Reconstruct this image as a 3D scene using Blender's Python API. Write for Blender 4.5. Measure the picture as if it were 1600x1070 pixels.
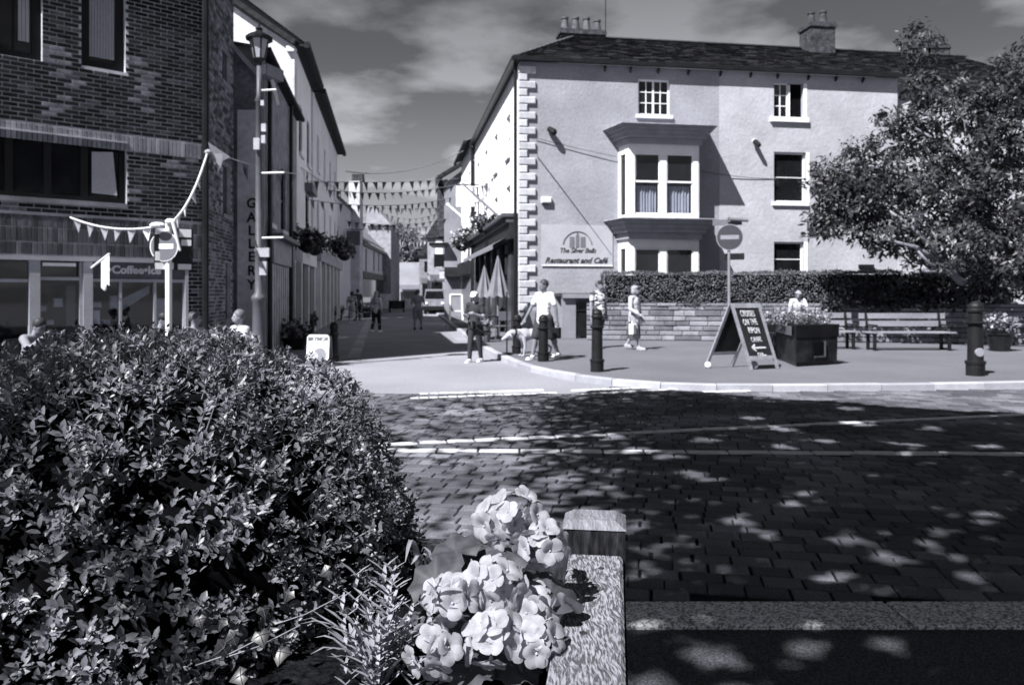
import bpy, bmesh, math, random
import numpy as np
from mathutils import Matrix, Vector, noise
for o in list(bpy.data.objects): bpy.data.objects.remove(o)
sc = bpy.context.scene
COL = sc.collection
R = math.radians
rnd = random.Random(7)

# ------------------------------------------------------------------ camera, sky, sun, exposure
FPX, CX, HY, EYE = 1200.0, 800.0, 457.0, 1.6
cam_d = bpy.data.cameras.new('camera'); cam = bpy.data.objects.new('camera', cam_d); COL.objects.link(cam)
cam.location = (0, 0, EYE); cam.rotation_euler = (R(90), 0, 0)
cam_d.sensor_width = 36; cam_d.lens = 27; cam_d.shift_y = -78/1600
cam_d.clip_start = .05; cam_d.clip_end = 1500
cam_d.dof.use_dof = True; cam_d.dof.focus_distance = 1.32; cam_d.dof.aperture_fstop = 9.5
sc.camera = cam
SUN_EL = 50.0
SH = Vector((.66, .75)).normalized()                   # horizontal way the sunlight travels
world = bpy.data.worlds.new('World'); sc.world = world; world.use_nodes = True
def build_world():
    nt = world.node_tree; n = nt.nodes; l = nt.links; n.clear()
    out = n.new('ShaderNodeOutputWorld'); bg = n.new('ShaderNodeBackground'); bg.inputs[1].default_value = .045
    sky = n.new('ShaderNodeTexSky'); sky.sky_type = 'NISHITA'; sky.sun_disc = False
    sky.sun_elevation = R(SUN_EL); sky.sun_rotation = math.atan2(-SH.x, -SH.y) % (2*math.pi)
    sep = n.new('ShaderNodeSeparateColor'); l.new(sky.outputs[0], sep.inputs[0])     # red-filtered black-and-white sky
    tc = n.new('ShaderNodeTexCoord'); xyz = n.new('ShaderNodeSeparateXYZ'); l.new(tc.outputs['Generated'], xyz.inputs[0])
    def math_(op, a, b=None, c=None):
        m = n.new('ShaderNodeMath'); m.operation = op
        for i, v in enumerate((a, b, c)):
            if v is None: continue
            if isinstance(v, (int, float)): m.inputs[i].default_value = v
            else: l.new(v, m.inputs[i])
        return m.outputs[0]
    zz = math_('MAXIMUM', xyz.outputs[2], 0.0)
    den = math_('ADD', zz, .12)
    cx_ = math_('DIVIDE', xyz.outputs[0], den); cy_ = math_('DIVIDE', xyz.outputs[1], den)
    cmb = n.new('ShaderNodeCombineXYZ'); l.new(cx_, cmb.inputs[0]); l.new(cy_, cmb.inputs[1]); cmb.inputs[2].default_value = 5.2
    nz = n.new('ShaderNodeTexNoise'); l.new(cmb.outputs[0], nz.inputs['Vector']); nz.inputs['Scale'].default_value = 1.7
    nz.inputs['Detail'].default_value = 9; nz.inputs['Roughness'].default_value = .52
    ramp = n.new('ShaderNodeValToRGB'); ramp.color_ramp.elements[0].position = .47; ramp.color_ramp.elements[1].position = .60
    l.new(nz.outputs[0], ramp.inputs[0])
    low = n.new('ShaderNodeMapRange'); l.new(zz, low.inputs[0]); low.inputs[1].default_value = .42; low.inputs[2].default_value = .05
    low.inputs[3].default_value = .12; low.inputs[4].default_value = 1.0
    cl = math_('MULTIPLY', ramp.outputs[0], low.outputs[0])
    hz = n.new('ShaderNodeMapRange'); l.new(zz, hz.inputs[0]); hz.inputs[1].default_value = .30; hz.inputs[2].default_value = .02; hz.inputs[3].default_value = 0; hz.inputs[4].default_value = .42; hz.interpolation_type = 'SMOOTHSTEP'
    cl = math_('MAXIMUM', cl, hz.outputs[0])
    skyv = math_('MULTIPLY', sep.outputs[0], .62)
    cloudv = 6.0
    mixn = n.new('ShaderNodeMix'); mixn.data_type = 'FLOAT'; l.new(cl, mixn.inputs[0]); l.new(skyv, mixn.inputs[2]); mixn.inputs[3].default_value = cloudv
    tint = n.new('ShaderNodeVectorMath'); tint.operation = 'SCALE'; tint.inputs[0].default_value = (.98, 1.0, 1.07)
    l.new(mixn.outputs[0], tint.inputs['Scale']); l.new(tint.outputs[0], bg.inputs[0])
    l.new(bg.outputs[0], out.inputs[0])
build_world()
sun_d = bpy.data.lights.new('sun', 'SUN'); sun_d.energy = 4.6; sun_d.angle = R(.53); sun_d.color = (1, .985, .97)
sun = bpy.data.objects.new('sun', sun_d); COL.objects.link(sun)
ce, se = math.cos(R(SUN_EL)), math.sin(R(SUN_EL))
SDIR = Vector((SH.x*ce, SH.y*ce, -se))                 # way the light travels
sun.rotation_euler = SDIR.to_track_quat('-Z', 'Y').to_euler(); sun.location = (-20, -20, 30)
vs = sc.view_settings; vs.view_transform = 'Standard'; vs.look = 'None'; vs.exposure = 1.35; vs.gamma = 1; vs.use_curve_mapping = False
sc.cycles.max_bounces = 6

# ------------------------------------------------------------------ helpers
def P(px, py, Y): return Vector(((px-CX)/FPX*Y, Y, EYE-(py-HY)/FPX*Y))
def G(px, py, z=0.0):
    Y = FPX*(EYE-z)/(py-HY); return Vector(((px-CX)/FPX*Y, Y, z))
def fr(x, y, z=0, rz=0): return Matrix.Translation((x, y, z)) @ Matrix.Rotation(rz, 4, 'Z')
I4 = Matrix.Identity(4)

class MB:
    def __init__(s, T=I4): s.v = []; s.f = []; s.m = []; s.T = T
    def add(s, vs, fs, mi=0):
        b = len(s.v)
        for p in vs: s.v.append(s.T @ Vector(p))
        for f in fs: s.f.append(tuple(b+i for i in f)); s.m.append(mi)
        return s
    def box(s, x0, x1, y0, y1, z0, z1, mi=0):
        if x0 > x1: x0, x1 = x1, x0
        if y0 > y1: y0, y1 = y1, y0
        if z0 > z1: z0, z1 = z1, z0
        return s.add([(x0,y0,z0),(x1,y0,z0),(x1,y1,z0),(x0,y1,z0),(x0,y0,z1),(x1,y0,z1),(x1,y1,z1),(x0,y1,z1)],
              [(0,3,2,1),(4,5,6,7),(0,1,5,4),(1,2,6,5),(2,3,7,6),(3,0,4,7)], mi)
    def cbox(s, x0, x1, y0, y1, z0, z1, c=.01, mi=0, jit=0):      # box whose top edges are chamfered
        if x0 > x1: x0, x1 = x1, x0
        if y0 > y1: y0, y1 = y1, y0
        j = (lambda: rnd.uniform(-jit, jit)) if jit else (lambda: 0)
        return s.add([(x0,y0,z0),(x1,y0,z0),(x1,y1,z0),(x0,y1,z0),(x0,y0,z1-c),(x1,y0,z1-c),(x1,y1,z1-c),(x0,y1,z1-c),
                      (x0+c,y0+c,z1+j()),(x1-c,y0+c,z1+j()),(x1-c,y1-c,z1+j()),(x0+c,y1-c,z1+j())],
              [(0,3,2,1),(8,9,10,11),(0,1,5,4),(1,2,6,5),(2,3,7,6),(3,0,4,7),(4,5,9,8),(5,6,10,9),(6,7,11,10),(7,4,8,11)], mi)
    def fbox(s, x0, x1, z0, z1, y0, y1, c=.01, mi=0):             # box chamfered on its front (y0) face
        return s.add([(x0,y1,z0),(x1,y1,z0),(x1,y1,z1),(x0,y1,z1),(x0,y0+c,z0),(x1,y0+c,z0),(x1,y0+c,z1),(x0,y0+c,z1),
                      (x0+c,y0,z0+c),(x1-c,y0,z0+c),(x1-c,y0,z1-c),(x0+c,y0,z1-c)],
              [(0,1,2,3)[::1],(8,9,10,11),(0,1,5,4)[::-1],(1,2,6,5)[::-1],(2,3,7,6)[::-1],(3,0,4,7)[::-1],(4,5,9,8),(5,6,10,9),(6,7,11,10),(7,4,8,11)], mi)
    def quad(s, a, b, c, d, mi=0): return s.add([a,b,c,d], [(0,1,2,3)], mi)
    def prism(s, poly, y0, y1, mi=0, axis='y'):
        n = len(poly)
        if axis == 'y': A = [(x,y0,z) for x,z in poly]; B = [(x,y1,z) for x,z in poly]
        elif axis == 'x': A = [(y0,x,z) for x,z in poly]; B = [(y1,x,z) for x,z in poly]
        else: A = [(x,y,y0) for x,y in poly]; B = [(x,y,y1) for x,y in poly]
        return s.add(A+B, [tuple(range(n)), tuple(range(2*n-1, n-1, -1))]+[(i,i+n,(i+1)%n+n,(i+1)%n) for i in range(n)], mi)
    def bar(s, a, b, w, h=None, up=(0,0,1), mi=0):
        a, b = Vector(a), Vector(b); h = h or w
        d = (b-a).normalized(); u = Vector(up)
        if abs(d.dot(u)) > .98: u = Vector((0,1,0))
        sx = d.cross(u).normalized()*(w/2); sz = sx.cross(d).normalized()*(h/2)
        vs = [a-sx-sz,a+sx-sz,a+sx+sz,a-sx+sz,b-sx-sz,b+sx-sz,b+sx+sz,b-sx+sz]
        return s.add(vs, [(0,1,2,3),(7,6,5,4),(0,4,5,1),(1,5,6,2),(2,6,7,3),(3,7,4,0)], mi)
    def tube(s, pts, rad, n=8, mi=0):
        pts = [Vector(p) for p in pts]
        if not isinstance(rad, (list, tuple)): rad = [rad]*len(pts)
        vs = []; fs = []; prev = None
        for i, p in enumerate(pts):
            d = (pts[min(i+1,len(pts)-1)]-pts[max(i-1,0)])
            d = d.normalized() if d.length > 1e-9 else Vector((0,0,1))
            if prev is None:
                u = Vector((0,0,1)) if abs(d.z) < .9 else Vector((1,0,0)); sx = d.cross(u).normalized()
            else: sx = (prev-d*prev.dot(d)).normalized()
            prev = sx; sy = d.cross(sx)
            for k in range(n):
                a = 2*math.pi*k/n; vs.append(p+(sx*math.cos(a)+sy*math.sin(a))*rad[i])
        for i in range(len(pts)-1):
            for k in range(n):
                fs.append((i*n+k, i*n+(k+1)%n, (i+1)*n+(k+1)%n, (i+1)*n+k))
        fs.append(tuple(range(n-1,-1,-1))); e = (len(pts)-1)*n; fs.append(tuple(range(e, e+n)))
        return s.add(vs, fs, mi)
    def lathe(s, prof, n=16, c=(0,0,0), mi=0):
        vs = []; fs = []
        for r, z in prof:
            for k in range(n):
                a = 2*math.pi*k/n; vs.append((c[0]+r*math.cos(a), c[1]+r*math.sin(a), c[2]+z))
        for i in range(len(prof)-1):
            for k in range(n): fs.append((i*n+k, i*n+(k+1)%n, (i+1)*n+(k+1)%n, (i+1)*n+k))
        fs.append(tuple(range(n-1,-1,-1))); e = (len(prof)-1)*n; fs.append(tuple(range(e,e+n)))
        return s.add(vs, fs, mi)
    def ell(s, c, r, n=12, m=8, mi=0, rot=None):
        c = Vector(c); r = r if isinstance(r, (tuple,list)) else (r,r,r); Q = rot or Matrix.Identity(3)
        vs = [c+Q@Vector((0,0,r[2]))]; fs = []
        for i in range(1, m):
            t = math.pi*i/m
            for k in range(n):
                a = 2*math.pi*k/n; vs.append(c+Q@Vector((r[0]*math.sin(t)*math.cos(a), r[1]*math.sin(t)*math.sin(a), r[2]*math.cos(t))))
        vs.append(c-Q@Vector((0,0,r[2])))
        for k in range(n): fs.append((0, 1+k, 1+(k+1)%n)); 
        for i in range(m-2):
            for k in range(n): fs.append((1+i*n+k, 1+(i+1)*n+k, 1+(i+1)*n+(k+1)%n, 1+i*n+(k+1)%n))
        e = len(vs)-1
        for k in range(n): fs.append((e, e-n+(k+1)%n, e-n+k))
        return s.add(vs, fs, mi)
    def cap(s, a, b, ra, rb, n=10, mi=0):                           # tapered capsule
        a, b = Vector(a), Vector(b); d = b-a; L = max(d.length, 1e-6); u = d/L
        pts = []; rr = []
        for t in (-.98,-.8,-.4,0): pts.append(a+u*ra*t); rr.append(ra*math.sqrt(max(1-t*t,.01)))
        for t in (.33,.66): pts.append(a+d*t); rr.append(ra+(rb-ra)*t)
        for t in (0,.4,.8,.98): pts.append(b+u*rb*t); rr.append(rb*math.sqrt(max(1-t*t,.01)))
        return s.tube(pts, rr, n, mi)
    def mesh(s, name, mats, origin=None, smooth=False):
        me = bpy.data.meshes.new(name)
        o = Vector(origin) if origin is not None else Vector((0,0,0))
        me.from_pydata([tuple(p-o) for p in s.v], [], s.f)
        for m in (mats if isinstance(mats,(list,tuple)) else [mats]): me.materials.append(m)
        if any(s.m): me.polygons.foreach_set('material_index', s.m)
        if smooth: me.polygons.foreach_set('use_smooth', [True]*len(s.f))
        me.update(); return me
    def build(s, name, mats, parent=None, smooth=False, label=None, kind=None, fix=False):
        if not s.v: return None
        xs = [p.x for p in s.v]; ys = [p.y for p in s.v]; zs = [p.z for p in s.v]
        o = Vector(((min(xs)+max(xs))/2, (min(ys)+max(ys))/2, min(zs)))
        me = s.mesh(name, mats, o, smooth)
        if fix:
            bm = bmesh.new(); bm.from_mesh(me); bmesh.ops.recalc_face_normals(bm, faces=bm.faces); bm.to_mesh(me); bm.free()
        return link(name, me, parent, Matrix.Translation(o), label, kind)

WM = {}
def link(name, me, parent=None, Mw=I4, label=None, kind=None):
    ob = bpy.data.objects.new(name, me); COL.objects.link(ob)
    ob.matrix_basis = Mw; WM[ob.name] = Mw.copy()
    if parent is not None:
        ob.parent = parent; ob.matrix_parent_inverse = WM[parent.name].inverted()
    if label: ob['label'] = label
    if kind: ob['kind'] = kind
    return ob
def tag(o, label, cat=None, group=None, kind=None):
    o['label'] = label
    if cat: o['category'] = cat
    if group: o['group'] = group
    if kind: o['kind'] = kind
    return o
def thing(name, label, cat, loc, rz=0, group=None):
    o = link(name, None, None, fr(loc[0], loc[1], loc[2] if len(loc) > 2 else 0, rz)); o.empty_display_size = .2
    return tag(o, label, cat, group)
def struct(o): o['kind'] = 'structure'; return o
def copy_thing(root, Mw, label=None):
    r = root.copy(); COL.objects.link(r); r.matrix_basis = Mw; WM[r.name] = Mw.copy()
    if label: r['label'] = label
    for ch in list(root.children):
        c = ch.copy(); COL.objects.link(c); c.parent = r
        for gch in list(ch.children):
            d = gch.copy(); COL.objects.link(d); d.parent = c
    return r

# ------------------------------------------------------------------ materials: toned monochrome, all procedural
def tone(v):
    k = max(0.0, min(1.0, (v-.02)/.7)); b = 1.17-.13*k
    return (v*(.95+.03*k), v*.985, min(v*b, 1), 1)
MATS = {}
def M(name, v, rough=.8, ns=3.0, amt=.25, fs=40.0, famt=.15, bump=.0, bs=60.0, spec=.22, metal=0.0, stretch=None, trans=0):
    if name in MATS: return MATS[name]
    m = bpy.data.materials.new(name); m.use_nodes = True; nt = m.node_tree; n = nt.nodes; l = nt.links
    b = n['Principled BSDF']; b.inputs['Roughness'].default_value = rough; b.inputs['Metallic'].default_value = metal
    b.inputs['Specular IOR Level'].default_value = spec
    geo = n.new('ShaderNodeNewGeometry'); vec = geo.outputs['Position']
    if stretch:
        mp = n.new('ShaderNodeMapping'); mp.inputs['Scale'].default_value = stretch; l.new(vec, mp.inputs[0]); vec = mp.outputs[0]
    def nz(scale, det, lo, hi):
        t = n.new('ShaderNodeTexNoise'); l.new(vec, t.inputs['Vector']); t.inputs['Scale'].default_value = scale; t.inputs['Detail'].default_value = det
        mr = n.new('ShaderNodeMapRange'); l.new(t.outputs[0], mr.inputs[0]); mr.inputs[1].default_value = .3; mr.inputs[2].default_value = .7
        mr.inputs[3].default_value = lo; mr.inputs[4].default_value = hi; return mr.outputs[0]
    a = nz(ns, 5, 1-amt, 1+amt); c = nz(fs, 4, 1-famt, 1+famt)
    mu = n.new('ShaderNodeMath'); mu.operation = 'MULTIPLY'; l.new(a, mu.inputs[0]); l.new(c, mu.inputs[1])
    sc_ = n.new('ShaderNodeVectorMath'); sc_.operation = 'SCALE'; sc_.inputs[0].default_value = tone(v)[:3]; l.new(mu.outputs[0], sc_.inputs['Scale'])
    l.new(sc_.outputs[0], b.inputs['Base Color'])
    if bump:
        t = n.new('ShaderNodeTexNoise'); l.new(vec, t.inputs['Vector']); t.inputs['Scale'].default_value = bs; t.inputs['Detail'].default_value = 6
        bp = n.new('ShaderNodeBump'); bp.inputs['Strength'].default_value = bump; bp.inputs['Distance'].default_value = .02
        l.new(t.outputs[0], bp.inputs['Height']); l.new(bp.outputs[0], b.inputs['Normal'])
    MATS[name] = m; return m
def leafmat(name, v, rough=.4, var=.5, transl=.25, spec=.5, ns=9):
    if name in MATS: return MATS[name]
    m = M(name, v, rough, ns, var, 60, .2, 0, 60, spec); nt = m.node_tree; n = nt.nodes; l = nt.links
    b = n['Principled BSDF']; out = n['Material Output']; tr = n.new('ShaderNodeBsdfTranslucent'); mx = n.new('ShaderNodeMixShader'); mx.inputs[0].default_value = transl
    col = b.inputs['Base Color'].links[0].from_socket; l.new(col, tr.inputs[0]); l.new(b.outputs[0], mx.inputs[1]); l.new(tr.outputs[0], mx.inputs[2]); l.new(mx.outputs[0], out.inputs[0])
    return m
glass = M('window_glass', .010, .05, 1, .3, 3, .2, .06, 2.5, .55)
white_paint = M('white_paint', .74, .5, 2, .06, 30, .05)
offwhite = M('offwhite_paint', .6, .55, 2, .1, 30, .06)
black_paint = M('black_paint', .012, .35, 3, .3, 40, .3, .1, 80)
black_iron = M('black_iron', .010, .5, 3, .35, 60, .3, .15, 90, .22)
dark_void = M('dark_interior', .006, .95, 2, .3, spec=0)
grey_paint = M('grey_paint', .22, .5, 2, .1)
midgrey = M('mid_grey_paint', .12, .55, 2, .15)
galv = M('galvanised_steel', .34, .42, 4, .12, 50, .1, .05, 80, .5, .6)
# ------------------------------------------------------------------ facade frame: x along the wall, y into the building, z up
class Fac:
    def __init__(s, x0, y0, dx, dy):
        L = math.hypot(dx, dy); s.x0, s.y0, s.dx, s.dy = x0, y0, dx/L, dy/L
        s.rz = math.atan2(s.dy, s.dx); s.T = fr(x0, y0, 0, s.rz)
    def s(s, px, off=0.0):                                      # off = metres in front of the wall
        k = (px-CX)/FPX; x0 = s.x0+s.dy*off; y0 = s.y0-s.dx*off
        return (k*y0-x0)/(s.dx-k*s.dy)
    def Y(s, px, off=0.0): return s.y0-s.dx*off+s.dy*s.s(px, off)
    def z(s, px, py, off=0.0): return EYE-(py-HY)/FPX*s.Y(px, off)
    def rect(s, x0, x1, yt, yb, off=0.0):
        xm = (x0+x1)/2; return s.s(x0,off), s.s(x1,off), s.z(xm,yb,off), s.z(xm,yt,off)
def holed(mb, s0, s1, z0, z1, holes, y=0.0, dep=.12, mi=0):       # wall sheet with openings and their reveals
    xs = sorted({s0, s1, *[min(max(h[i],s0),s1) for h in holes for i in (0,1)]}); zs = sorted({z0, z1, *[min(max(h[i],z0),z1) for h in holes for i in (2,3)]})
    for a, b in zip(xs, xs[1:]):
        for c, d in zip(zs, zs[1:]):
            xm, zm = (a+b)/2, (c+d)/2
            if any(h[0] < xm < h[1] and h[2] < zm < h[3] for h in holes): continue
            mb.quad((a,y,c),(b,y,c),(b,y,d),(a,y,d), mi)
    for a, b, c, d in holes:
        q = y+dep
        mb.quad((a,y,c),(a,q,c),(a,q,d),(a,y,d), mi); mb.quad((b,y,c),(b,y,d),(b,q,d),(b,q,c), mi)
        mb.quad((a,y,d),(a,q,d),(b,q,d),(b,y,d), mi); mb.quad((a,y,c),(b,y,c),(b,q,c),(a,q,c), mi)
def window(parent, T, s0, s1, z0, z1, y=.1, rows=2, cols=1, fw=.06, bw=.03, fm=None, sill=True, sillm=None, name='window', pm=None, midbar=None):
    fm = fm or white_paint; mb = MB(T)
    mb.box(s0, s0+fw, y-.03, y+.05, z0, z1); mb.box(s1-fw, s1, y-.03, y+.05, z0, z1)
    mb.box(s0+fw, s1-fw, y-.028, y+.05, z0, z0+fw); mb.box(s0+fw, s1-fw, y-.028, y+.05, z1-fw, z1)
    a0, a1, c0, c1 = s0+fw, s1-fw, z0+fw, z1-fw
    for i in range(1, cols):
        x = a0+(a1-a0)*i/cols; w = bw if midbar is None or i != midbar else bw*2.2
        mb.box(x-w/2, x+w/2, y-.024, y+.03, c0, c1)
    for j in range(1, rows):
        zz = c0+(c1-c0)*j/rows; mb.box(a0, a1, y-.02, y+.028, zz-bw/2, zz+bw/2)
    w = mb.build(name, fm, parent)
    for i in range(cols):
        for j in range(rows):
            x0, x1 = a0+(a1-a0)*i/cols, a0+(a1-a0)*(i+1)/cols; q0, q1 = c0+(c1-c0)*j/rows, c0+(c1-c0)*(j+1)/rows
            t = rnd.uniform(-.004,.004)
            MB(T).quad((x0,y+.01+t,q0),(x1,y+.01,q0),(x1,y+.01-t,q1),(x0,y+.01,q1)).build('pane', pm or glass, w)
    if sill: MB(T).box(s0-.08, s1+.08, -.09, y-.031, z0-.13, z0-.001).build('sill', sillm or offwhite, w)
    return w
def text(s, size, T, mat, parent=None, name='lettering', ext=.004, shear=0, align='CENTER', bold=0, spacing=1):
    cu = bpy.data.curves.new('t', 'FONT'); cu.body = s; cu.size = size; cu.extrude = ext; cu.shear = shear; cu.align_x = align; cu.offset = bold
    cu.space_character = spacing; cu.resolution_u = 3
    ob = bpy.data.objects.new('t', cu); COL.objects.link(ob); dg = bpy.context.evaluated_depsgraph_get()
    me = bpy.data.meshes.new_from_object(ob.evaluated_get(dg)); bpy.data.objects.remove(ob)
    me.materials.clear(); me.materials.append(mat); me.name = name
    o = Matrix.Translation(T.translation); me.transform(o.inverted() @ T); me.update()
    return link(name, me, parent, o)
RX90 = Matrix.Rotation(R(90), 4, 'X')

# ------------------------------------------------------------------ ground: road, setts, pavements, kerbs
paving = M('pale_road_surface', .225, .9, .35, .14, 22, .16, .25, 160)
bed = M('sett_joint_bed', .02, .95, 2, .3, 60, .4, .3, 120, 0)
road_m = MB(); N = 24
for i in range(N):
    for j in range(N):
        x0, x1 = -150+300*i/N, -150+300*(i+1)/N; y0, y1 = -60+520*j/N, -60+520*(j+1)/N
        road_m.quad((x0,y0,0),(x1,y0,0),(x1,y1,0),(x0,y1,0))
road = struct(road_m.build('road', paving)); road['label'] = 'pale road surface of the junction and the street beyond'
# kerb line of the right-hand pavement, front top edge, then swept into pavement polygon
KZ = .12
kpx = [(1900,590),(1700,594),(1565,597),(1430,599),(1300,600),(1180,600.5),(1090,600),(1000,596),(930,589.5),(870,581),(820,570),(785,557),(757,543),(735,529),(715,514),(700,502),(689,494),(681,488.5)]
kw = [G(x,y,KZ) for x,y in kpx]
def resample(pts, step):
    out = [pts[0].copy()]; acc = 0
    for a, b in zip(pts, pts[1:]):
        L = (b-a).length; t = step-acc
        while t <= L: out.append(a+(b-a)*(t/L)); t += step
        acc = L-(t-step)
    return out
def smooth_line(pts, k=3):
    for _ in range(k):
        q = [pts[0]]
        for a, b in zip(pts, pts[1:]): q += [a*.75+b*.25, a*.25+b*.75]
        pts = q+[pts[-1]]
    return pts
kline = resample(smooth_line(kw, 2), .9)
def offset(pts, d):
    out = []
    for i, p in enumerate(pts):
        t = (pts[min(i+1,len(pts)-1)]-pts[max(i-1,0)]); t = Vector((t.x,t.y,0)).normalized()
        out.append(p+Vector((t.y,-t.x,0))*d)
    return out
kin = offset(kline, .15)
kend = kline[-1]
tarmac = M('grey_pavement', .115, .9, .5, .12, 30, .14, .2, 150)
poly = [(p.x,p.y,KZ-.006) for p in kin]+[(kend.x+.3-8,kend.y+60,KZ-.006),(40,kend.y+60,KZ-.006),(40,kin[0].y,KZ-.006)]
pav = struct(MB().add(poly, [tuple(range(len(poly)))[::-1]]).build('pavement', tarmac, fix=True)); pav['label'] = 'smooth grey pavement in front of the white corner building'
for p in pav.data.polygons:
    if p.normal.z < 0: p.flip()
kerb_m = [M('kerb_stone_%s' % 'abc'[i], v, .85, 4, .12, 90, .18, .25, 140) for i, v in enumerate((.27,.31,.35))]
for i in range(len(kline)-1):
    a, b, c, d = kline[i], kline[i+1], kin[i+1], kin[i]; u = (b-a).normalized()*.006; h = rnd.uniform(-.006,.006)
    a, d = a+u, d+u; b, c = b-u, c-u; z1 = KZ+h; e = (d-a)*.1; e2 = (c-b)*.1
    mb = MB(); f = lambda p, z: (p.x,p.y,z)
    mb.add([f(a,-.05),f(b,-.05),f(c,-.05),f(d,-.05),f(a,z1-.015),f(b,z1-.015),f(a+e,z1),f(b+e2,z1),f(c,z1),f(d,z1)],
           [(0,1,5,4),(4,5,7,6),(6,7,8,9),(1,2,8,7,5),(3,0,4,6,9),(2,3,9,8)])
    mb.build('kerb_stone', kerb_m[i%3], pav, fix=True)
# slab joints of the right pavement: long flag rows
flag_m = [M('flagstone_%s' % 'abc'[i], v, .88, 2, .12, 40, .12, .15, 150) for i, v in enumerate((.2,.225,.25))]

# setts of the main road: courses turned by 11 degrees, each paver a bevelled block
sett_m = [M('sett_%s' % 'abcd'[i], v, .85, 1.3, .3, 140, .5, .4, 220, .06) for i, v in enumerate((.065,.092,.125,.165))]
ang = R(-11); ca, sa = math.cos(ang), math.sin(ang)
def kerbY(x):
    best = 99
    for a, b in zip(kline, kline[1:]):
        lo, hi = min(a.x,b.x), max(a.x,b.x)
        if lo <= x <= hi and hi > lo: best = min(best, a.y+(b.y-a.y)*(x-a.x)/(b.x-a.x))
    return best
def far_lim(x):
    k = kerbY(x)-.05
    if x < 1.0: return min(12.1, k)
    if x < 2.0: return min(12.1+(x-1)*1.2, k)
    return k
NEAR = 3.92
bedm = MB(); bx = np.arange(-9, 15.01, .5)
for a, b in zip(bx, bx[1:]): bedm.quad((a,NEAR,.004),(b,NEAR,.004),(b,far_lim(b)if far_lim(b)<50 else 12.9,.004),(a,far_lim(a) if far_lim(a)<50 else 12.9,.004))
sett = struct(bedm.build('sett_road', bed)); sett['label'] = 'dark road of rectangular stone setts crossing the picture'
LA, LB = (G(630,695), G(1570,650)), (G(560,705), G(1570,711))
def near_line(p, L, w):
    a, b = L; t = (p.x-a.x)/(b.x-a.x); y = a.y+(b.y-a.y)*t; return abs(p.y-y) < w
cells = []
SW, SD = .215, .155
for j in range(-10, 110):
    yy = 2.0+j*SD; x = -12+rnd.uniform(0,.2)
    while x < 16:
        w = SW*rnd.uniform(.88,1.14)
        cxp, cyp = x+w/2, yy+SD/2; wx, wy = ca*cxp-sa*cyp, sa*cxp+ca*cyp
        if NEAR+.06 < wy < far_lim(wx)-.07 and -8.5 < wx < 12 and abs(wx) < wy*.75+1.2:
            p = Vector((wx,wy,0))
            if not near_line(p, LA, .125) and not near_line(p, LB, .125): cells.append((wx,wy,x,w,yy))
        x += w
cells.sort(key=lambda c: (c[1] if -0.2 < c[0] < c[1]*.68 else c[1]+20))
ST = Matrix.Rotation(ang, 4, 'Z')
proto = []
for mi in range(4):
    for v in range(3):
        w = SW*(.93+.07*v); m = MB().cbox(-w/2+.006, w/2-.006, -SD/2+.006, SD/2-.006, 0, .016, .007, jit=.002)
        proto.append(m.mesh('sett', sett_m[mi]))
big = MB(ST)
def sett_idx(wx, wy):
    q = noise.noise((wx*.9, wy*.9, 2)); return min(3, max(0, int(1.5+q*2.2+rnd.uniform(-1.1,1.1))))
for k, (wx,wy,x,w,yy) in enumerate(cells):
    mi = sett_idx(wx, wy)
    if k < 300:
        v = min(2, max(0, int((w/SW-.88)/.087)))
        o = link('sett', proto[mi*3+v], sett, fr(wx,wy,.004+rnd.uniform(-.002,.003),ang+rnd.uniform(-.012,.012)))
    else: big.cbox(x+.006, x+w-.006, yy+.006, yy+SD-.006, .004, .019+rnd.uniform(-.002,.003), .007, mi)
big.build('sett', sett_m, sett, kind='stuff')
line_m = M('pale_granite_line', .45, .8, 4, .1, 120, .15, .15, 150)
def line_blocks(a, b, L, w, z=.022, name='line_block', gap=.02, skip=None):
    d = (b-a); D = d.length; d.normalize(); s = 0; k = 0
    nn = Vector((-d.y,d.x,0))
    while s+L <= D:
        if not skip or not skip(k):
            p = a+d*(s+L/2); T = fr(p.x,p.y,0,math.atan2(d.y,d.x))
            MB(T).cbox(-L/2+gap/2, L/2-gap/2, -w/2, w/2, .002, z+rnd.uniform(-.003,.003), .008).build(name, line_m, sett)
        s += L; k += 1
line_blocks(LA[0]-(LA[1]-LA[0])*.25, LA[1]+(LA[1]-LA[0])*.2, .3, .11)
line_blocks(LB[0]-(LB[1]-LB[0])*.2, LB[1]+(LB[1]-LB[0])*.2, .415, .125)
mark_m = M('road_marking_white', .62, .8, 6, .18, 60, .25, .1, 100)
for (x0,y0,x1,y1,n) in ((640,624,870,615,16),(655,617,850,610.5,13),(890,618,1058,609.5,11),(893,611.5,1058,604.8,11),(1098,613.8,1172,611.8,6)):
    a, b = G(x0,y0), G(x1,y1)
    for k in range(n):
        p = a+(b-a)*((k+.5)/n); d = (b-a)/n; T = fr(p.x,p.y,0,math.atan2(d.y,d.x)); L = d.length
        MB(T).cbox(-L*.42, L*.42, -.055, .055, .002, .0225, .004).build('give_way_block', mark_m, sett)
# metal cover outline in the setts
a, b, c, d = G(757,636), G(845,630), G(850,640), G(762,646)
cov = MB()
for p, q in ((a,b),(b,c),(c,d),(d,a)): cov.bar((p.x,p.y,.018), (q.x,q.y,.018), .05, .02)
cov.build('access_cover_frame', M('cover_iron', .02, .6), sett)
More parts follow.
